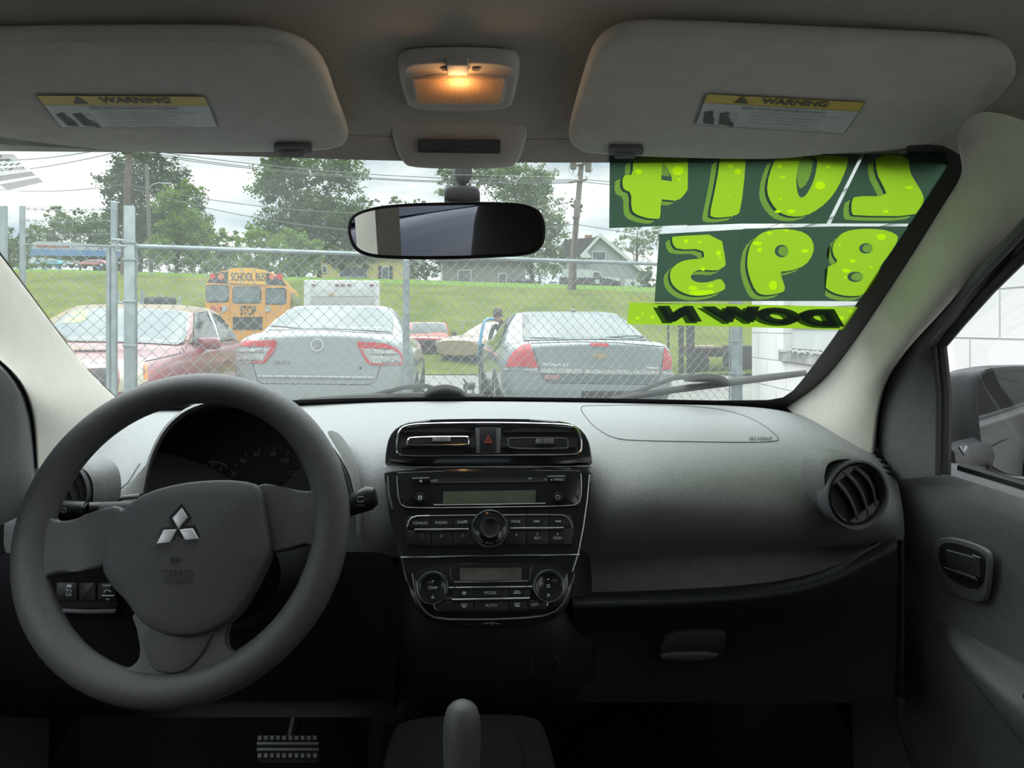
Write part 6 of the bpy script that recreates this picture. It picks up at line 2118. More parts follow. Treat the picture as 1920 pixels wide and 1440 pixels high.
c.decal('head_lamp', [[(222, 690), (232, 686), (268, 680), (275, 690), (274, 715), (240, 735), (222, 735)], [(268, 682), (275, 685), (276, 710), (267, 714)]], [mat('yellowed_lamp', (.55, .52, .36), .2, coat=.4), mat('amber_lens', (.75, .25, .03), .25)], off=.012)
c.decal('grille', [[(150, 700), (208, 690), (212, 740), (160, 740)]], [M_gap], off=.01)
c.decal('grille_trim', [[(160, 685), (195, 686), (193, 693), (160, 694)]], [M_chrome], off=.016)
gsp = [[(112, 608), (140, 585), (170, 584), (160, 602), (140, 608)], [(118, 606), (140, 589), (150, 590), (138, 603)]]
c.decal('price_writing', [gsp[0]], [mat('lime_window_paint', (.42, .62, .18), .6, vs=6, c2=(.32, .4, .3), vmin=.4, vmax=.55)], off=.012)

# ---- red pickup beyond
M_redt = mat('red_truck_paint', (0.50, 0.045, 0.03), .3, var=.05, coat=.7)
c = Car('pickup_truck', 'small red pickup facing the fence between the two saloons', 'pickup truck', -2.62, 26.2, 180, .93, Z=-.06)
c.solid('body_shell', hull([(0, .78, .5, .92, .96, .8), (.2, .84, .45, .95, .98, .8), (2.6, .86, .42, .95, .98, .8), (3.9, .86, .42, .95, 1.0, .84), (4.5, .84, .45, .92, .97, .86), (4.75, .76, .5, .86, .92, .84)]), M_redt)
c.solid('cab', cabin((1.7, 3.4, .76, .78), (1.95, 2.9, .62, .62), .95, 1.38), M_redt, ang=60)
wheels(c, (.9, 3.9), .80, .34)
c.decal('windscreen', [[(768, 626), (774, 608), (790, 605), (828, 605), (835, 611), (840, 627), (800, 625)]], [M_glassl], step=5)
bm = nb(); box(bm, (0, 4.78, .74), (1.3, .06, .22), bev=.02)
g_ = c.part('grille', bm, M_gap)
bm = nb(); box(bm, (0, 4.84, .50), (1.6, .14, .2), bev=.03)
c.part('bumper', bm, M_under)
for sx in (-1, 1):
    bm = nb(); box(bm, (sx * .62, 4.80, .76), (.26, .06, .16), bev=.02)
    c.part('head_lamp', bm, M_clearl)
    bm = nb(); box(bm, (sx * .92, 3.0, 1.02), (.16, .1, .15), bev=.03)
    c.part('door_mirror', bm, M_gap)
bm = nb(); box(bm, (0, 4.6, .3), (1.5, .5, .2)); c.part('underbody', bm, M_under)

# ---- tan car, blue truck with open door, person
c = Car('parked_car', 'tan car partly hidden behind the blue truck', 'car', .55, 23.7, 150, .98)
M_tanp = mat('tan_paint', (.30, .22, .12), .35, coat=.6)
c.solid('body_shell', hull([(0, .7, .4, .8, .9, .8), (.3, .82, .3, .9, .96, .8), (2.4, .86, .26, .9, .95, .8), (3.6, .84, .28, .82, .9, .84), (4.1, .7, .34, .7, .78, .84)]), M_tanp)
c.solid('roof', cabin((.5, 2.9, .7, .74), (1.0, 2.1, .56, .58), .9, 1.25), M_tanp)
wheels(c, (.8, 3.3), .78, .32)
c = Car('pickup_truck', 'blue pickup with its door open behind the blue-grey saloon', 'pickup truck', .72, 19.2, 180, .95)
M_blue = mat('blue_truck_paint', (.04, .28, .48), .35, coat=.6)
c.solid('body_shell', hull([(0, .78, .5, .92, .96, .8), (.2, .84, .45, .95, .98, .8), (2.6, .86, .42, .95, .98, .8), (3.9, .86, .42, .95, 1.0, .84), (4.5, .84, .45, .92, .97, .86), (4.75, .76, .5, .86, .92, .84)]), M_blue)
c.solid('cab', cabin((1.7, 3.4, .76, .78), (1.95, 2.9, .62, .62), .95, 1.42), M_blue)
wheels(c, (.9, 3.9), .80, .34)
dO = P(918, 650, 13.6)
bm = nb()
grid(bm, [[P(898, 645, 16.4), P(932, 645, 16.8)], [P(893, 684, 16.4), P(930, 684, 16.8)]])
o = obj('open_door', bm, mat('dark_teal_door', (.035, .09, .10), .5), c.root, solid=.05)
bm = nb(); tube(bm, smooth_poly([P(899, 648, 13.4), P(903, 622, 13.45), P(910, 600, 13.5), P(920, 598, 13.65), P(934, 598, 13.9)], 1, False) if False else [P(899, 648, 16.4), P(903, 622, 16.45), P(908, 603, 16.5), P(914, 598, 16.6), P(934, 598, 16.8)], .033, 8)
obj('door_window_frame', bm, M_blue, o)

def person(loc):
    t = thing('person', 'person in dark clothes leaning over behind the blue-grey saloon', 'person', loc=loc)
    me = bpy.data.meshes.new('body')
    V = [(0, 0, .92), (-.03, -.05, 1.10), (-.08, -.12, 1.27), (-.13, -.18, 1.36), (-.17, -.22, 1.43),
         (.11, 0, .86), (.12, -.04, .48), (.12, .02, .09), (.12, -.12, .05),
         (-.11, 0, .86), (-.12, -.06, .48), (-.12, .02, .09), (-.12, -.12, .05),
         (.08, -.16, 1.33), (.12, -.25, 1.08), (.02, -.42, .95), (-.0, -.48, .93),
         (-.28, -.16, 1.31), (-.34, -.25, 1.06), (-.30, -.44, .92), (-.29, -.5, .90)]
    E = [(0, 1), (1, 2), (2, 3), (3, 4), (0, 5), (5, 6), (6, 7), (7, 8), (0, 9), (9, 10), (10, 11), (11, 12), (2, 13), (13, 14), (14, 15), (15, 16), (2, 17), (17, 18), (18, 19), (19, 20)]
    R = [.15, .15, .16, .065, .06, .095, .065, .045, .04, .095, .065, .045, .04, .06, .046, .035, .03, .06, .046, .035, .03]
    V = [(a, b, c * .86) for a, b, c in V]
    me.from_pydata(V, E, [])
    b = bpy.data.objects.new('body', me); col.objects.link(b); b.parent = t
    b.modifiers.new('skin', 'SKIN')
    for v, r in zip(me.skin_vertices[0].data, R): v.radius = (r, r * .8)
    me.skin_vertices[0].data[0].use_root = True
    s = b.modifiers.new('s', 'SUBSURF'); s.levels = 2; s.render_levels = 2
    me.materials.append(mat('dark_work_clothes', (.03, .045, .045), .9))
    Ms = mat('skin', (.42, .2, .14), .6)
    hc = Vector(loc) + Vector((-.19, -.26, 1.315))
    bm = nb(); lathe(bm, hc + Vector((0, 0, -.12)), (-.1, -.15, 1), [(.0, 0), (.05, .01), (.072, .06), (.08, .12), (.078, .17), (.055, .215), (0, .235)], 20)
    tube(bm, [hc + Vector((.0, -.085, .0)), hc + Vector((0, -.105, -.02)), hc + Vector((0, -.08, -.03))], .012, 8)
    for s_ in (-1, 1): tube(bm, [hc + Vector((.08 * s_, 0, .01)), hc + Vector((.09 * s_, .01, -.02))], .015, 8)
    obj('head', bm, Ms, t, ang=60)
    bm = nb(); lathe(bm, hc + Vector((-.01, -.018, -.035)), (-.05, -.08, 1), [(.070, 0), (.086, .04), (.092, .09), (.082, .13), (.05, .165), (0, .175)], 20)
    obj('hair', bm, mat('dark_brown_hair', (.06, .035, .025), .8), t, ang=60)
    for hx in (16, 20):
        p0 = Vector(loc) + Vector(V[hx])
        bm = nb()
        puff(bm, rrect(-.035, -.045, .035, .045, .02), lambda a, b_, d: p0 + Vector((a, -.03 - b_ * .5, b_ * -.8 + d)), .025, .004)
        for i, ln in enumerate((.055, .07, .075, .065)):
            x = -.027 + i * .018
            tube(bm, [p0 + Vector((x, -.05, -.02)), p0 + Vector((x, -.05 - ln * .6, -.035)), p0 + Vector((x, -.05 - ln * .8, -.065))], [.0085, .008, .006], 8)
        tube(bm, [p0 + Vector((.03, -.02, .0)), p0 + Vector((.055, -.04, -.01)), p0 + Vector((.06, -.06, -.02))], [.01, .009, .007], 8)
        obj('hand', bm, Ms, t, ang=60)
person((P(935, 600, 14.0).x + .19, 14.0, 0))

# small things lying by the saloon
t = thing('trolley_jack', 'small dark trolley jack on the ground left of the blue-grey saloon', 'jack', loc=P(880, 735, 12.5))
bm = nb(); box(bm, P(880, 724, 12.5), (.18, .4, .10), bev=.02); tube(bm, [P(878, 722, 12.4), P(868, 710, 12.4)], .015, 8)
obj('jack_frame', bm, M_under, t)
for sx in (-7, 7):
    bm = nb(); lathe(bm, P(880 + sx, 736, 12.3), (1, 0, 0), [(.05, -.02), (.05, .02)], 14)
    obj('jack_wheel', bm, M_rub, t)

# low flatbed trailer and dark steel frame on the right
t = thing('flatbed_trailer', 'rusty flatbed trailer on the grass right of the blue-grey saloon', 'trailer', loc=P(1335, 690, 19))
bm = nb(); box(bm, P(1345, 655, 19) + Vector((.4, .3, 0)), (2.2, 1.2, .12), bev=.01); box(bm, P(1345, 664, 19) + Vector((.4, .3, 0)), (2.1, .9, .12))
obj('trailer_deck', bm, mat('rusty_brown', (.10, .055, .045), .9, var=.3, vs=6), t)
for dx in (-.5, .5):
    bm = nb(); lathe(bm, P(1345, 680, 19) + Vector((dx, -.2, 0)), (0, -1, 0), [(.22, 0), (.24, .06), (.1, .08), (0, .08)], 18)
    obj('trailer_wheel', bm, M_tyre, t)
bm = nb(); box(bm, P(1320, 650, 18.9), (.6, .5, .06), bev=.01)
obj('tan_board', bm, mat('tan_board', (.4, .3, .22), .8), t)
t = thing('steel_gantry', 'dark steel post frame standing behind the blue-grey saloon tail', 'frame', loc=P(1285, 690, 18))
for x in (1277, 1292, 1253, 1300):
    bm = nb(); w = .11 if x in (1277, 1292) else .035
    p0 = P(x, 607, 18); box(bm, Vector((p0.x, 18, p0.z / 2)), (w, .1, p0.z))
    obj('steel_upright', bm, M_under, t)
bm = nb(); p0, p1 = P(1215, 607, 18), P(1395, 608, 18); tube(bm, [p0, p1], .02, 8)
obj('top_bar', bm, M_under, t)
t = thing('scrap_bin', 'dark low bin on the lot behind the flatbed trailer', 'bin', loc=P(1380, 690, 17.6))
bm = nb(); box(bm, P(1400, 668, 17.6), (.9, .8, .5), bev=.04); obj('bin_body', bm, M_under, t)

# ---- school bus
M_bus = mat('school_bus_yellow', (.80, .34, .02), .4, var=.06, vs=2, coat=.3)
M_bglass = mat('bus_glass', (.12, .16, .17), .1, var=.2, vs=2, spec=.8)
M_black = mat('black_paint', (.02, .022, .02), .5)
BY = 22.5
b0_, b1_ = P(383, 620, BY), P(545, 620, BY)
bt = thing('school_bus', 'yellow school bus seen from behind beyond the maroon car', 'bus', loc=(b0_.x, BY, 0))
prof = [(385, 690), (384, 560), (387, 528), (398, 513), (420, 507), (450, 505), (480, 506), (512, 511), (530, 522), (540, 535), (543, 560), (544, 690)]
dirb = Vector((P(570, 560, 33).x - b1_.x, 10.5, 0))
bm = nb()
grid(bm, [[P(x, y, BY) for x, y in prof], [P(x, y, BY) + dirb for x, y in prof]], closed=True, cap=True)
bmesh.ops.bevel(bm, geom=[e for e in bm.edges if all(abs(v.co.y - BY) < .01 for v in e.verts)], offset=.08, segments=3, affect='EDGES')
obj('bus_body', bm, M_bus, bt, ang=50)
def bplate(name, pts, m, d=.01, par=None, it=0, label=None):
    if it: pts = smooth_poly(pts, it)
    bm = nb()
    f0 = Fr(P(465, 600, BY), (1, 0, 0), (0, 0, 1))
    prism(bm, [f0.ab(*p) for p in pts], lambda a, b, c: f0.w(a, b, c), -.01, d)
    return obj(name, bm, m, par or bt, label=label)
bplate('black_cap_panel', [(388, 530), (400, 514), (420, 509), (450, 507), (480, 508), (510, 513), (528, 524), (538, 536), (500, 534), (428, 532)], M_black, .008)
sgn = bplate('school_bus_sign', [(429, 531), (429, 504), (450, 502), (480, 503), (499, 507), (499, 534)], mat('sign_yellow', (.85, .45, .03), .4), .05)
for (x, m_) in ((399, 'd'), (415, 'o'), (511, 'o'), (525, 'd')):
    bplate('warning_lamp', ell(x, 519, 6, 6, 12) if False else [(x - 7, 519), (x, 512), (x + 7, 519), (x, 526)], mat('orange_lamp', (.8, .18, .05), .3) if m_ == 'o' else M_redl, .04)
for pts in (rrect(386, 534, 429, 567, 6), rrect(436, 537, 490, 569, 6), rrect(496, 540, 537, 571, 6)):
    o = bplate('rear_window', pts, M_black, .015)
    x0_ = min(p[0] for p in pts); x1_ = max(p[0] for p in pts); y0_ = min(p[1] for p in pts); y1_ = max(p[1] for p in pts)
    bplate('window_pane', rrect(x0_ + 2, y0_ + 2, x1_ - 2, y1_ - 2, 5), M_bglass, .02, o)
bplate('grille_panel', [(437, 594), (492, 594), (492, 618), (437, 618)], M_black, .02)
for (x, r_, m_) in ((400, 5, M_redl), (412, 5, mat('orange_lamp', (.8, .18, .05), .3)), (420, 6, M_clearl), (502, 6, M_clearl)):
    bplate('tail_lamp', ell(x, 579, r_, r_, 14), m_, .03)
def btext(s, x0, x1, y0, y1, par):
    bm = nb(); f0 = Fr(P(465, 600, BY), (1, 0, 0), (0, 0, 1))
    text(bm, s, lambda a, b: f0.hit(x0 + (x1 - x0) * a, y1 + (y0 - y1) * b, .06 if par is sgn else .02), bold=.02)
    obj('sign_lettering', bm, M_black, par, fin=False)
btext('SCHOOL BUS', 433, 497, 511, 527, sgn)
btext('STOP', 450, 480, 573, 591, bt)
for x in (430, 497):
    bm = nb(); tube(bm, [P(x, 534, BY - .02), P(x, 600, BY - .02)], .015, 6); obj('body_rib', bm, M_bus, bt)
for k in range(7):
    bm = nb()
    a = P(544, 545, BY) + dirb * (.08 + k * .13) + Vector((.012, 0, 0)); b = a + dirb * .09
    grid(bm, [[a, b], [a + Vector((0, 0, -.6)), b + Vector((0, 0, -.6))]])
    obj('side_window', bm, M_bglass, bt, solid=.01)

# ---- box trailer
t = thing('box_trailer', 'white box trailer with grey rear door behind the silver saloon', 'trailer', loc=P(643, 690, 21))
bm = nb()
a, b = P(574, 526, 21), P(712, 526, 21)
w_ = b.x - a.x
Rt = Matrix.Rotation(math.radians(10.5), 3, 'Z')
box(bm, Vector((b.x, 21, a.z / 2 + .2)) + Rt @ Vector((-w_ / 2, 2.0, 0)), (w_, 4.0, a.z - .4), Rt, bev=.05)
obj('trailer_body', bm, M_plate, t)
f0 = Fr(Vector((b.x, 21, 1.9)) + Rt @ Vector((-w_ / 2, -.01, 0)), Rt @ Vector((1, 0, 0)), (0, 0, 1))
bm = nb(); prism(bm, [f0.ab(*p) for p in ((584, 543), (702, 542), (703, 640), (584, 640))], lambda a, b, c: f0.w(a, b, c), 0, .03, bev=.01)
dd = obj('rear_door', bm, mat('grey_door', (.40, .41, .41), .6), t)
bm = nb(); prism(bm, [f0.ab(*p) for p in ((584, 543), (702, 542), (702, 555), (584, 556))], lambda a, b, c: f0.w(a, b, c), .03, .04)
obj('door_header', bm, M_plate, dd)
for x in (588, 632, 643, 655, 697):
    bm = nb(); prism(bm, [f0.ab(*p) for p in rrect(x - 4, 533, x + 4, 536, 1)], lambda a, b, c: f0.w(a, b, c), 0, .03)
    obj('marker_lamp', bm, mat('dull_red_marker', (.25, .06, .06), .4), t)
bm = nb(); prism(bm, [f0.ab(*p) for p in rrect(617, 550, 626, 554, 1)], lambda a, b, c: f0.w(a, b, c), .03, .06)
obj('door_latch', bm, mat('orange_latch', (.6, .35, .1), .5), dd)
# dark items behind the maroon car (tyres on a rack)
t = thing('loaded_rack', 'dark load on a low steel rack behind the maroon car', 'rack', loc=P(305, 600, 16))
bm = nb(); puff(bm, [(p[0], p[1]) for p in rrect(-.28, -.10, .28, .10, .08)], lambda a, b, c: P(306, 566, 16) + Vector((a, -c, b)), .3, .1); obj('dark_load', bm, M_under, t, ang=60)
for x in (222, 265, 269, 304, 337):
    bm = nb(); p0 = P(x, 545 if x < 300 else 552, 16); tube(bm, [Vector((p0.x, 16, 0)), p0], .02, 6); obj('rack_post', bm, M_galv, t)
bm = nb(); tube(bm, [P(220, 568, 16), P(340, 572, 16)], .03, 6); obj('rack_bar', bm, M_galv, t)

# far field fence
t = thing('wire_fence', 'thin wire fence along the foot of the grass bank', 'fence', loc=(0, 24.5, 0.8))
bm = nb(); tube(bm, [P(858, 602, 24.5), P(1100, 604, 24.5), P(1390, 607, 24.5)], .012, 6); obj('top_wire', bm, M_wire, t)
for x in (868, 1000, 1235):
    bm = nb(); p0 = P(x, 602, 24.5); tube(bm, [Vector((p0.x, p0.y, .6)), p0], .02, 6); obj('fence_post', bm, M_galv, t)
# dark blue van standing behind and left (seen in the mirror)
c = Car('parked_van', 'dark blue van beside and behind the driver door, seen in the mirror', 'van', -2.6, -5.6, 0)
M_navy = mat('navy_paint', (.012, .018, .05), .4, coat=.15, spec=.3)
c.solid('body_shell', hull([(0, .8, .4, 1.0, 1.08, .8), (.2, .9, .3, 1.05, 1.12, .8), (2.4, .95, .26, 1.05, 1.12, .8), (4.2, .93, .28, .98, 1.05, .84), (4.8, .8, .34, .85, .92, .84)]), M_navy)
c.solid('cab', cabin((.1, 4.0, .84, .84), (.4, 3.0, .74, .74), 1.05, 1.70), M_navy)
wheels(c, (.9, 3.9), .86, .34)
# ================================================================== BEYOND THE BANK: TREES, HOUSES, POLES
M_bark = mat('tree_bark', (.07, .055, .04), .95, var=.3, vs=6)
GR = {
 'dark': mat_leafy('dark_leaves', (.045, .095, .022), (.09, .165, .035), .4),
 'mid': mat_leafy('mid_leaves', (.075, .15, .03), (.15, .25, .055), .42),
 'bright': mat_leafy('bright_leaves', (.15, .29, .02), (.24, .39, .035), .45),
 'pale': mat_leafy('pale_leaves', (.13, .21, .08), (.22, .31, .12), .45),
}
def tree(name, label, Y, base, lobes, kind, dens=1.0, leaf=.24, trunk=True, seed=1, cat='tree', group=None):
    rnd = random.Random(seed)
    p0 = P(base[0], base[1], Y)
    p0.z = min(p0.z, terr(p0.x, Y) + .05)
    t = thing(name, label, cat, loc=p0, group=group)
    bm = nb()
    k = Y / F
    for lx, ly, rx, ry in lobes:
        c = P(lx, ly, Y)
        RX, RZ = rx * k, ry * k
        RY = (RX + RZ) * .5
        c.y += rnd.uniform(-.3, .3) * RY
        # clumps over the lobe
        ncl = max(6, int(rx * ry / 24))
        for _ in range(ncl):
            u = Vector((rnd.gauss(0, 1), rnd.gauss(0, 1), rnd.gauss(0, 1))).normalized()
            rr = rnd.uniform(.25, 1.02) ** .8
            cc = c + Vector((u.x * RX * rr, u.y * RY * rr, u.z * RZ * rr))
            cr_ = rnd.uniform(.55, 1.1) * min(RX, RZ) * .28
            for _ in range(int(rnd.uniform(24, 40) * dens)):
                v = Vector((rnd.gauss(0, .5), rnd.gauss(0, .5), rnd.gauss(0, .4))) * cr_
                q = cc + v
                s = leaf * rnd.uniform(.6, 1.3) * .40
                a = Vector((rnd.gauss(0, 1), rnd.gauss(0, 1), rnd.gauss(0, .7))).normalized()
                b = a.cross(Vector((rnd.gauss(0, 1), rnd.gauss(0, 1), rnd.gauss(0, 1)))).normalized()
                vs = [bm.verts.new(q + a * s), bm.verts.new(q + b * s * .6), bm.verts.new(q - a * s), bm.verts.new(q - b * s * .6)]
                bm.faces.new(vs)
    obj('foliage', bm, GR[kind], t, fin=False)
    if trunk:
        bm = nb()
        top = P(lobes[0][0], lobes[0][1], Y)
        r = max(.1, .012 * (top.z - p0.z + 2) * 1.6)
        tube(bm, [p0 + Vector((0, 0, -.3)), p0.lerp(top, .4) + Vector((r, 0, 0)), top], [r, r * .75, r * .3], 8)
        for i, l in enumerate(lobes[:5]):
            e = P(l[0], l[1], Y)
            s = p0.lerp(top, .25 + .1 * i)
            tube(bm, [s, s.lerp(e, .5) + Vector((0, 0, .4)), e], [r * .4, r * .25, r * .08], 6)
        obj('trunk', bm, M_bark, t)
    else:
        bm = nb(); tube(bm, [p0, P(lobes[0][0], lobes[0][1], Y)], .06, 6); obj('stem', bm, M_bark, t)
    return t
tree('tree', 'tall dark green tree at the left behind the brown utility pole', 46, (262, 512), [(262, 335, 52, 48), (228, 350, 40, 55), (320, 345, 42, 40), (350, 400, 55, 50), (240, 420, 60, 50), (372, 450, 32, 38), (300, 440, 70, 55), (275, 298, 55, 20)], 'dark', 1.0, seed=11)
tree('tree', 'bright yellow-green tree in front of the tall dark tree at the left', 39, (330, 512), [(330, 380, 36, 36), (345, 425, 50, 42), (318, 465, 48, 36), (370, 470, 34, 34), (355, 352, 22, 16)], 'bright', 1.1, .2, seed=12)
tree('tree', 'broad dark tree left of the gate posts above the petrol station', 116, (150, 505), [(150, 425, 50, 30), (110, 440, 42, 36), (190, 430, 46, 36), (190, 465, 50, 30), (100, 395, 18, 14), (145, 398, 16, 8), (75, 470, 32, 30)], 'mid', 1.0, .5, seed=13)
tree('tree', 'loose pale tree at the far left edge behind the steel post', 58, (20, 520), [(12, 455, 26, 34), (30, 480, 28, 36), (-30, 450, 40, 40), (50, 440, 20, 24)], 'mid', .7, .3, seed=14)
tree('tree', 'big leafy tree left of the rear-view mirror', 50, (600, 520), [(570, 320, 80, 42), (515, 345, 45, 50), (520, 300, 40, 26), (640, 330, 48, 40), (590, 395, 70, 45), (650, 410, 58, 46), (540, 430, 60, 48), (620, 450, 74, 44), (690, 430, 36, 40), (560, 478, 60, 30), (655, 480, 60, 26)], 'mid', 1.0, .26, seed=15)
tree('tree', 'hanging tree branch against the sky beside the airbag display', 30, (712, 292), [(712, 300, 6, 16), (706, 290, 20, 5), (716, 318, 3, 6)], 'mid', .6, .14, trunk=False, seed=16) if False else None
tree('tree', 'large pale leafy tree right of the rear-view mirror', 60, (1000, 520), [(960, 340, 70, 45), (890, 325, 60, 28), (850, 350, 40, 26), (1010, 340, 40, 40), (1000, 395, 60, 48), (1030, 430, 46, 40), (990, 460, 60, 40), (1045, 480, 30, 26), (845, 325, 30, 18)], 'pale', .85, .3, seed=17)
tree('tree', 'low treetop showing above the left end of the rear-view mirror', 96, (755, 520), [(745, 378, 22, 12), (785, 380, 20, 12), (765, 400, 40, 20), (700, 385, 18, 12)], 'mid', .8, .34, seed=18)
tree('tree', 'thin pale tree behind the gabled house', 92, (1190, 520), [(1195, 432, 38, 14), (1180, 455, 34, 24), (1210, 465, 30, 26), (1160, 470, 18, 20), (1225, 440, 24, 22)], 'pale', .6, .32, seed=19)
tree('tree', 'dark low tree mass behind the bushes beside the school bus', 104, (470, 522), [(400, 480, 60, 34), (470, 490, 60, 32), (540, 488, 50, 34), (590, 478, 40, 36), (620, 500, 40, 24), (450, 512, 90, 16)], 'mid', .8, .42, seed=61)
tree('tree', 'dark low tree mass behind the tall left trees', 136, (250, 512), [(230, 480, 60, 32), (300, 490, 60, 28), (60, 485, 60, 26), (150, 478, 50, 22), (10, 480, 40, 30), (350, 500, 40, 22)], 'dark', .8, .42, seed=62)
tree('tree', 'dark tree mass between the yellow house and the ranch house', 106, (800, 525), [(790, 495, 44, 30), (830, 470, 40, 24), (760, 505, 30, 22)], 'dark', .8, .42, seed=63)
tree('tree', 'mid green tree mass behind the ranch house and camper truck', 106, (1010, 530), [(1010, 490, 50, 34), (1060, 500, 30, 30), (960, 480, 40, 26)], 'mid', .8, .42, seed=64)
for i, (lb, Y, base, lobes, kind) in enumerate((
    ('round yellow-green bush left of the school bus roof', 41, (420, 520), [(425, 455, 40, 26), (408, 490, 30, 26)], 'bright'),
    ('yellow-green bush above the school bus sign', 46, (490, 520), [(490, 448, 46, 26), (480, 485, 46, 30), (455, 510, 40, 16)], 'bright'),
    ('bright bush between the school bus and the yellow house', 40, (560, 525), [(545, 455, 36, 26), (562, 490, 36, 30), (590, 470, 26, 24), (540, 510, 30, 20)], 'bright'),
    ('dark bush right of the yellow house', 60, (800, 528), [(788, 500, 26, 22), (806, 510, 22, 18), (772, 512, 14, 14)], 'dark'),
    ('dark shrubs behind the gabled house truck', 92, (1000, 535), [(990, 495, 40, 24), (1030, 500, 36, 22)], 'mid'),
    ('green shrub at the right of the gabled house', 60, (1215, 548), [(1214, 515, 16, 22), (1205, 535, 22, 16), (1228, 540, 20, 26)], 'mid'),
    ('ragged bushes at the left end of the bank below the petrol station', 50, (30, 560), [(20, 520, 34, 26), (60, 500, 22, 16)], 'mid'))):
    tree('bush', lb, Y, base, lobes, kind, .9, .24, trunk=False, seed=30 + i, cat='bush')
tree('climbing_ivy', 'ivy clump growing on the right utility pole', 33.8, (1078, 420), [(1080, 398, 10, 14), (1074, 382, 7, 10), (1086, 388, 8, 9)], 'mid', .8, .14, trunk=False, seed=50, cat='ivy')

def pole(label, Y, top, base, r, m, arms=(), name='utility_pole'):
    a, b = P(base[0], base[1], Y), P(top[0], top[1], Y)
    t = thing(name, label, 'pole', loc=a)
    bm = nb(); tube(bm, [a - Vector((0, 0, .6)), b], [r, r * .75], 12)
    obj('pole_shaft', bm, m, t)
    for x0, y0, x1, y1, rr in arms:
        bm = nb(); tube(bm, [P(x0, y0, Y - .15), P(x1, y1, Y - .15)], rr, 8)
        obj('crossarm', bm, m, t)
        if name == 'utility_pole':
            for k in (0, .5, 1):
                bm = nb(); q = P(x0 + (x1 - x0) * k, y0 + (y1 - y0) * k, Y - .15)
                lathe(bm, q, (0, 0, 1), [(.04, 0), (.06, .06), (.03, .1), (.05, .14), (0, .2)], 10)
                obj('insulator', bm, M_satin, t)
    return t
pole('thick dark brown utility pole in front of the left trees', 34, (243, 250), (231, 520), .16, M_wood, [(205, 278, 280, 282, .06)])
tp_ = pole('thin grey light pole with curved arm right of the brown pole', 40, (275, 308), (284, 508), .11, M_wood2, [], name='light_pole')
bm = nb(); tube(bm, [P(281, 352, 40), P(286, 346, 40), P(297, 343, 40), P(310, 344, 40)], .03, 8); obj('lamp_arm', bm, M_galv, tp_)
bm = nb(); puff(bm, [(p[0], p[1]) for p in rrect(-.22, -.05, .22, .05, .04)], lambda a, b, c: P(314, 345, 40) + Vector((a, -c, b)), .15, .03); obj('lamp_head', bm, M_galv, tp_, ang=60)
tp_ = pole('leaning grey utility pole with transformers left of the number stickers', 34, (1092, 285), (1066, 556), .15, M_wood2, [(1072, 312, 1106, 306, .05), (1068, 342, 1100, 337, .05)])
for (x, y, h) in ((1075, 305, 26), (1103, 308, 30), (1082, 392, 34)):
    bm = nb(); q = P(x, y + h / 2, 33.7); lathe(bm, q, (0, 0, 1), [(0, 0), (.13, .02), (.14, .1), (.14, h * 34 / F - .06), (.12, h * 34 / F), (0, h * 34 / F + .02)], 14); obj('transformer_can', bm, M_satin if False else M_wood2, tp_)
bm = nb()
for x, y in ((1070, 318), (1104, 318), (1078, 322)):
    tube(bm, [P(x, y - 12, 33.7), P(x - 4, y, 33.7), P(x + 2, y + 10, 33.7), P(x + 8, y - 2, 33.7)], .012, 5)
obj('jumper_wires', bm, M_cable, tp_)

def cable(label, a, b, sag, r=.018):
    bm = nb()
    A, B = P(*a), P(*b)
    tube(bm, [A.lerp(B, k / 16) - Vector((0, 0, sag * 4 * (k / 16) * (1 - k / 16))) for k in range(17)], r, 5)
    tag(obj('overhead_cable', bm, M_cable), label, 'cable', 'overhead cables between the utility poles')
for i, (a, b, s) in enumerate((((240, 280, 34), (1085, 340, 34), .5), ((205, 278, 34), (1068, 343, 34), .5), ((280, 282, 34), (1100, 337, 34), .4), ((236, 345, 34), (1080, 378, 34), .9), ((237, 350, 34), (1078, 420, 34), 1.1))):
    cable(('top', 'second', 'third', 'fourth', 'lowest')[i] + ' overhead cable of the five strung between the two utility poles', a, b, s)
for i, (a, b, s) in enumerate((((1100, 337, 34), (1500, 320, 50), .5), ((1085, 340, 34), (1500, 332, 50), .5), ((1078, 420, 34), (1500, 470, 50), .2))):
    cable(('upper', 'middle', 'lowest')[i] + ' overhead cable from the right utility pole towards the stickers', a, b, s)
for i, (a, b, s) in enumerate((((-40, 300, 44), (205, 278, 34), .2), ((-40, 325, 44), (240, 280, 34), .2), ((-40, 350, 44), (236, 345, 34), .3))):
    cable(('upper', 'middle', 'lowest')[i] + ' overhead cable left of the brown utility pole', a, b, s)

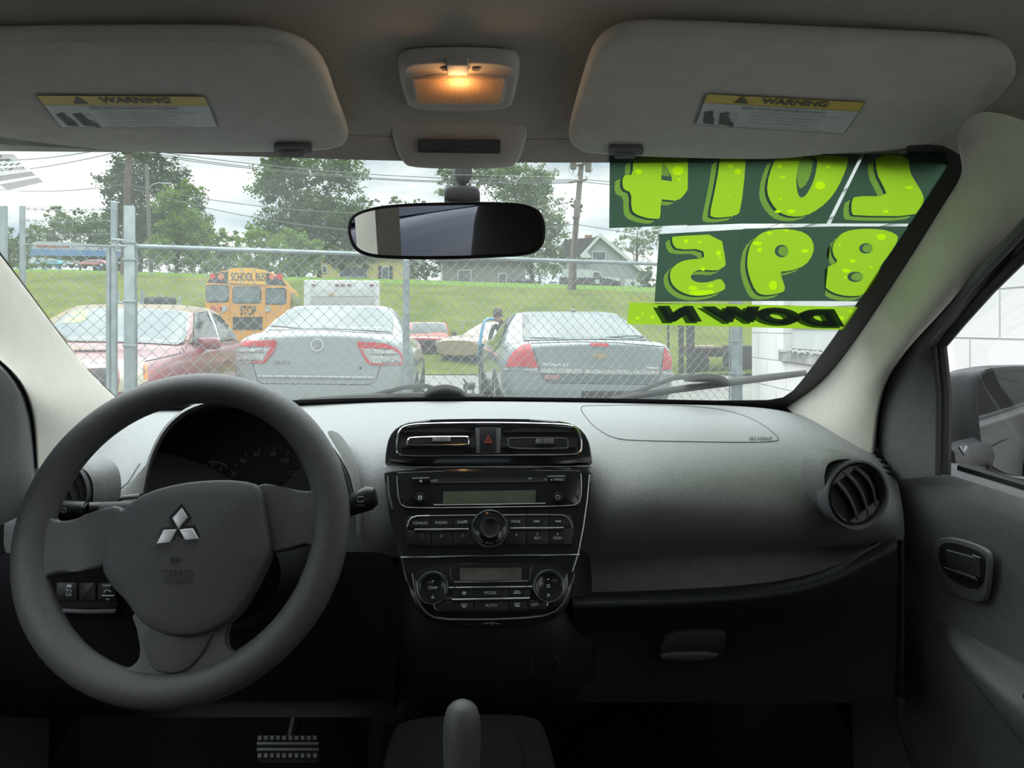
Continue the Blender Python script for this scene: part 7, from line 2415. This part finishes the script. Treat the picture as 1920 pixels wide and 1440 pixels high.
# houses: front faces drawn in their own vertical plane, with real depth
def hpart(par, name, pts, Y, d0, d1, m, bev=0.0, parent=None, label=None):
    f0 = Fr(P(900, 520, Y), (1, 0, 0), (0, 0, 1))
    bm = nb(); prism(bm, [f0.ab(*p) for p in pts], lambda a, b, c: f0.w(a, b, c), d0, d1)
    return obj(name, bm, m, parent or par, label=label)
M_yel = mat('yellow_siding', (.58, .50, .17), .8, var=.04)
M_roof = mat('dark_shingles', (.055, .05, .055), .9, var=.2, vs=4)
M_grsid = mat('grey_brown_siding', (.24, .22, .20), .8, var=.06)
M_blsid = mat('blue_grey_siding', (.34, .37, .39), .8, var=.03)
M_whitep = mat('white_trim_paint', (.62, .64, .64), .6)
M_win = mat('house_window_glass', (.10, .12, .13), .15, var=.2, vs=2)
def window(par, x0, y0, x1, y1, Y, shut=None):
    o = hpart(par, 'window', [(x0, y1), (x1, y1), (x1, y0), (x0, y0)], Y, 0, .12, M_whitep)
    hpart(par, 'pane', [(x0 + 1.6, y1 - 1.6), (x1 - 1.6, y1 - 1.6), (x1 - 1.6, y0 + 1.6), (x0 + 1.6, y0 + 1.6)], Y, .1, .14, M_win, parent=o)
    if shut:
        for a in (x0 - shut, x1):
            hpart(par, 'shutter', [(a, y1 + 1), (a + shut, y1 + 1), (a + shut, y0 - 1), (a, y0 - 1)], Y, 0, .16, M_roof, parent=None)
h = thing('house', 'yellow house with dark roof behind the chain link fence, left of the mirror', 'house', loc=P(680, 528, 74))
hpart(h, 'wall', [(592, 530), (762, 530), (762, 482), (592, 482)], 74, -8, 0, M_yel)
hpart(h, 'roof', [(584, 484), (770, 484), (755, 462), (598, 462)], 74, -8.4, .5, M_roof)
hpart(h, 'porch_roof', [(630, 488), (694, 488), (690, 482), (636, 482)], 74, 0, 1.2, M_roof)
window(h, 636, 500, 690, 520, 74); window(h, 716, 500, 730, 524, 74, 6); window(h, 604, 498, 614, 512, 74, 0)
hpart(h, 'chimney', [(630, 462), (642, 462), (642, 450), (630, 450)], 74, -4, -3, mat('brick_red', (.3, .13, .1), .9))
h = thing('house', 'low grey-brown ranch house behind the fence below the mirror', 'house', loc=P(900, 535, 76))
hpart(h, 'wall', [(826, 535), (985, 535), (985, 490), (826, 490)], 76, -8, 0, M_grsid)
hpart(h, 'roof', [(816, 492), (995, 492), (975, 462), (836, 462)], 76, -8.4, .6, M_roof)
window(h, 858, 506, 884, 530, 76); window(h, 934, 512, 950, 532, 76)
hpart(h, 'corner_post', [(826, 535), (830, 535), (830, 490), (826, 490)], 76, 0, .2, M_whitep)
h = thing('house', 'blue-grey gabled house with brick chimney left of the number stickers', 'house', loc=P(1130, 545, 80))
hpart(h, 'wall', [(1062, 545), (1215, 545), (1215, 522), (1188, 497), (1124, 443), (1100, 472), (1062, 478)], 80, -8, 0, M_blsid)
hpart(h, 'side_gable', [(1050, 490), (1068, 490), (1060, 452)], 80, -3, -.5, M_whitep)
hpart(h, 'roof', [(1054, 480), (1088, 480), (1124, 441), (1112, 446), (1058, 450)], 80, -7, .4, M_roof)
hpart(h, 'roof_edge', [(1124, 446), (1124, 438), (1192, 495), (1220, 520), (1220, 526), (1190, 501)], 80, -8.3, .5, M_whitep)
hpart(h, 'roof_edge', [(1124, 446), (1124, 439), (1086, 480), (1091, 483)], 80, -8.3, .5, M_whitep)
hpart(h, 'small_gable', [(1086, 485), (1108, 485), (1098, 472)], 80, 0, 1.0, M_whitep)
hpart(h, 'chimney', [(1103, 452), (1116, 452), (1116, 434), (1103, 434)], 80, -4, -3, mat('brick_red', (.3, .13, .1), .9))
window(h, 1110, 471, 1136, 489, 80)
g_ = hpart(h, 'garage_door', [(1171, 545), (1200, 545), (1200, 524), (1171, 524)], 80, 0, .1, M_whitep)

# petrol station
t = thing('station_canopy', 'blue and grey petrol station canopy far away at the left', 'canopy', loc=P(130, 503, 95))
hpart(t, 'canopy_roof', [(50, 470), (208, 470), (205, 460), (150, 455), (70, 452), (50, 458)], 95, -9, 0, mat('pale_canopy', (.42, .45, .50), .6))
hpart(t, 'canopy_fascia', [(58, 479), (210, 481), (210, 470), (55, 467)], 95, -8, .1, mat('canopy_blue', (.08, .22, .45), .5))
for x in (100, 178):
    hpart(t, 'canopy_pillar', [(x, 503), (x + 6, 503), (x + 6, 479), (x, 479)], 95, -1, -.4, MATS['canopy_blue'])
hpart(t, 'canopy_lettering', [(68, 459), (76, 460), (86, 458), (92, 462), (104, 459), (110, 463), (130, 460), (130, 464), (70, 463)], 95, 0, .1, mat('red_sign_marks', (.45, .12, .1), .5))
hpart(t, 'shop_front', [(108, 500), (175, 500), (175, 484), (108, 484)], 95, -12, -8, M_grsid)
def farcar(name, label, cat, Y, x0, x1, yb, yt, m, roofm=None, flip=False):
    c0 = P((x0 + x1) / 2, yb, Y)
    Ln = (x1 - x0) * Y / F
    hh = (yb - yt) * Y / F
    s = Ln / 4.7
    c = Car(name, label, cat, P(x0 if not flip else x1, yb, Y).x, Y, -90 if not flip else 90, s, Z=c0.z)
    k = hh / s / 1.45
    c.solid('body_shell', hull([(0, .7, .35, .8 * k, .9 * k, .8), (.3, .84, .28, .88 * k, .98 * k, .8), (2.4, .88, .25, .88 * k, .96 * k, .8), (3.9, .86, .27, .82 * k, .9 * k, .84), (4.7, .7, .34, .66 * k, .74 * k, .84)]), m)
    c.solid('roof', cabin((.5, 3.5, .74, .74), (1.2, 2.6, .58, .58), .9 * k, 1.38 * k), roofm or m)
    bm = nb()
    for sx in (-1, 1):
        grid(bm, [[Vector((sx * .80, 1.0, .95 * k)), Vector((sx * .80, 3.1, .95 * k))], [Vector((sx * .68, 1.35, 1.3 * k)), Vector((sx * .68, 2.55, 1.3 * k))]])
    c.part('side_windows', bm, M_glassc)
    wheels(c, (.9, 3.8), .80, .33)
    return c
farcar('parked_car', 'turquoise estate car parked below the petrol station canopy', 'car', 92, 72, 141, 502, 487, mat('turquoise_paint', (.05, .35, .42), .4))
farcar('parked_car', 'red and white car parked beside the turquoise car at the petrol station', 'car', 91, 137, 212, 503, 487, mat('pale_red_paint', (.55, .12, .12), .4), flip=True)
farcar('parked_car', 'silver car parked left of the white camper truck', 'car', 73, 1018, 1062, 540, 527, M_plate)
farcar('parked_car', 'dark low car beside the ranch house', 'car', 75, 958, 1015, 536, 522, M_under)
t = thing('camper_truck', 'dark pickup with white camper shell parked by the gabled house', 'pickup truck', loc=P(1108, 545, 67))
hpart(t, 'truck_body', [(1050, 538), (1164, 540), (1164, 528), (1140, 522), (1128, 521), (1050, 520)], 67, -1.9, 0, mat('dark_truck', (.04, .04, .045), .35, coat=.5))
hpart(t, 'camper_shell', [(1054, 521), (1110, 521), (1110, 506), (1060, 504)], 67, -1.8, -.1, M_whitep)
hpart(t, 'cab', [(1110, 522), (1134, 523), (1126, 509), (1110, 507)], 67, -1.8, -.1, M_whitep)
hpart(t, 'cab_window', [(1113, 519), (1129, 520), (1123, 511), (1114, 510)], 67, -.1, -.05, M_win)
hpart(t, 'bonnet', [(1134, 524), (1162, 527), (1162, 521), (1134, 519)], 67, -1.8, -.05, M_whitep)
for x in (1064, 1152):
    bm = nb(); lathe(bm, P(x, 538, 66.9), (0, -1, 0), [(.36, -.2), (.38, .0), (.2, .04), (0, .04)], 18); obj('wheel', bm, M_tyre, t)
hpart(t, 'white_panel', [(1116, 532), (1124, 532), (1124, 524), (1116, 524)], 67, 0, .05, M_whitep)
bm = nb(); tube(bm, [P(1012, 550, 40), P(1020, 530, 40)], .09, 8)
tag(obj('guy_wire_guard', bm, M_whitep), 'short white slanted guy wire guard on the lawn', 'post')
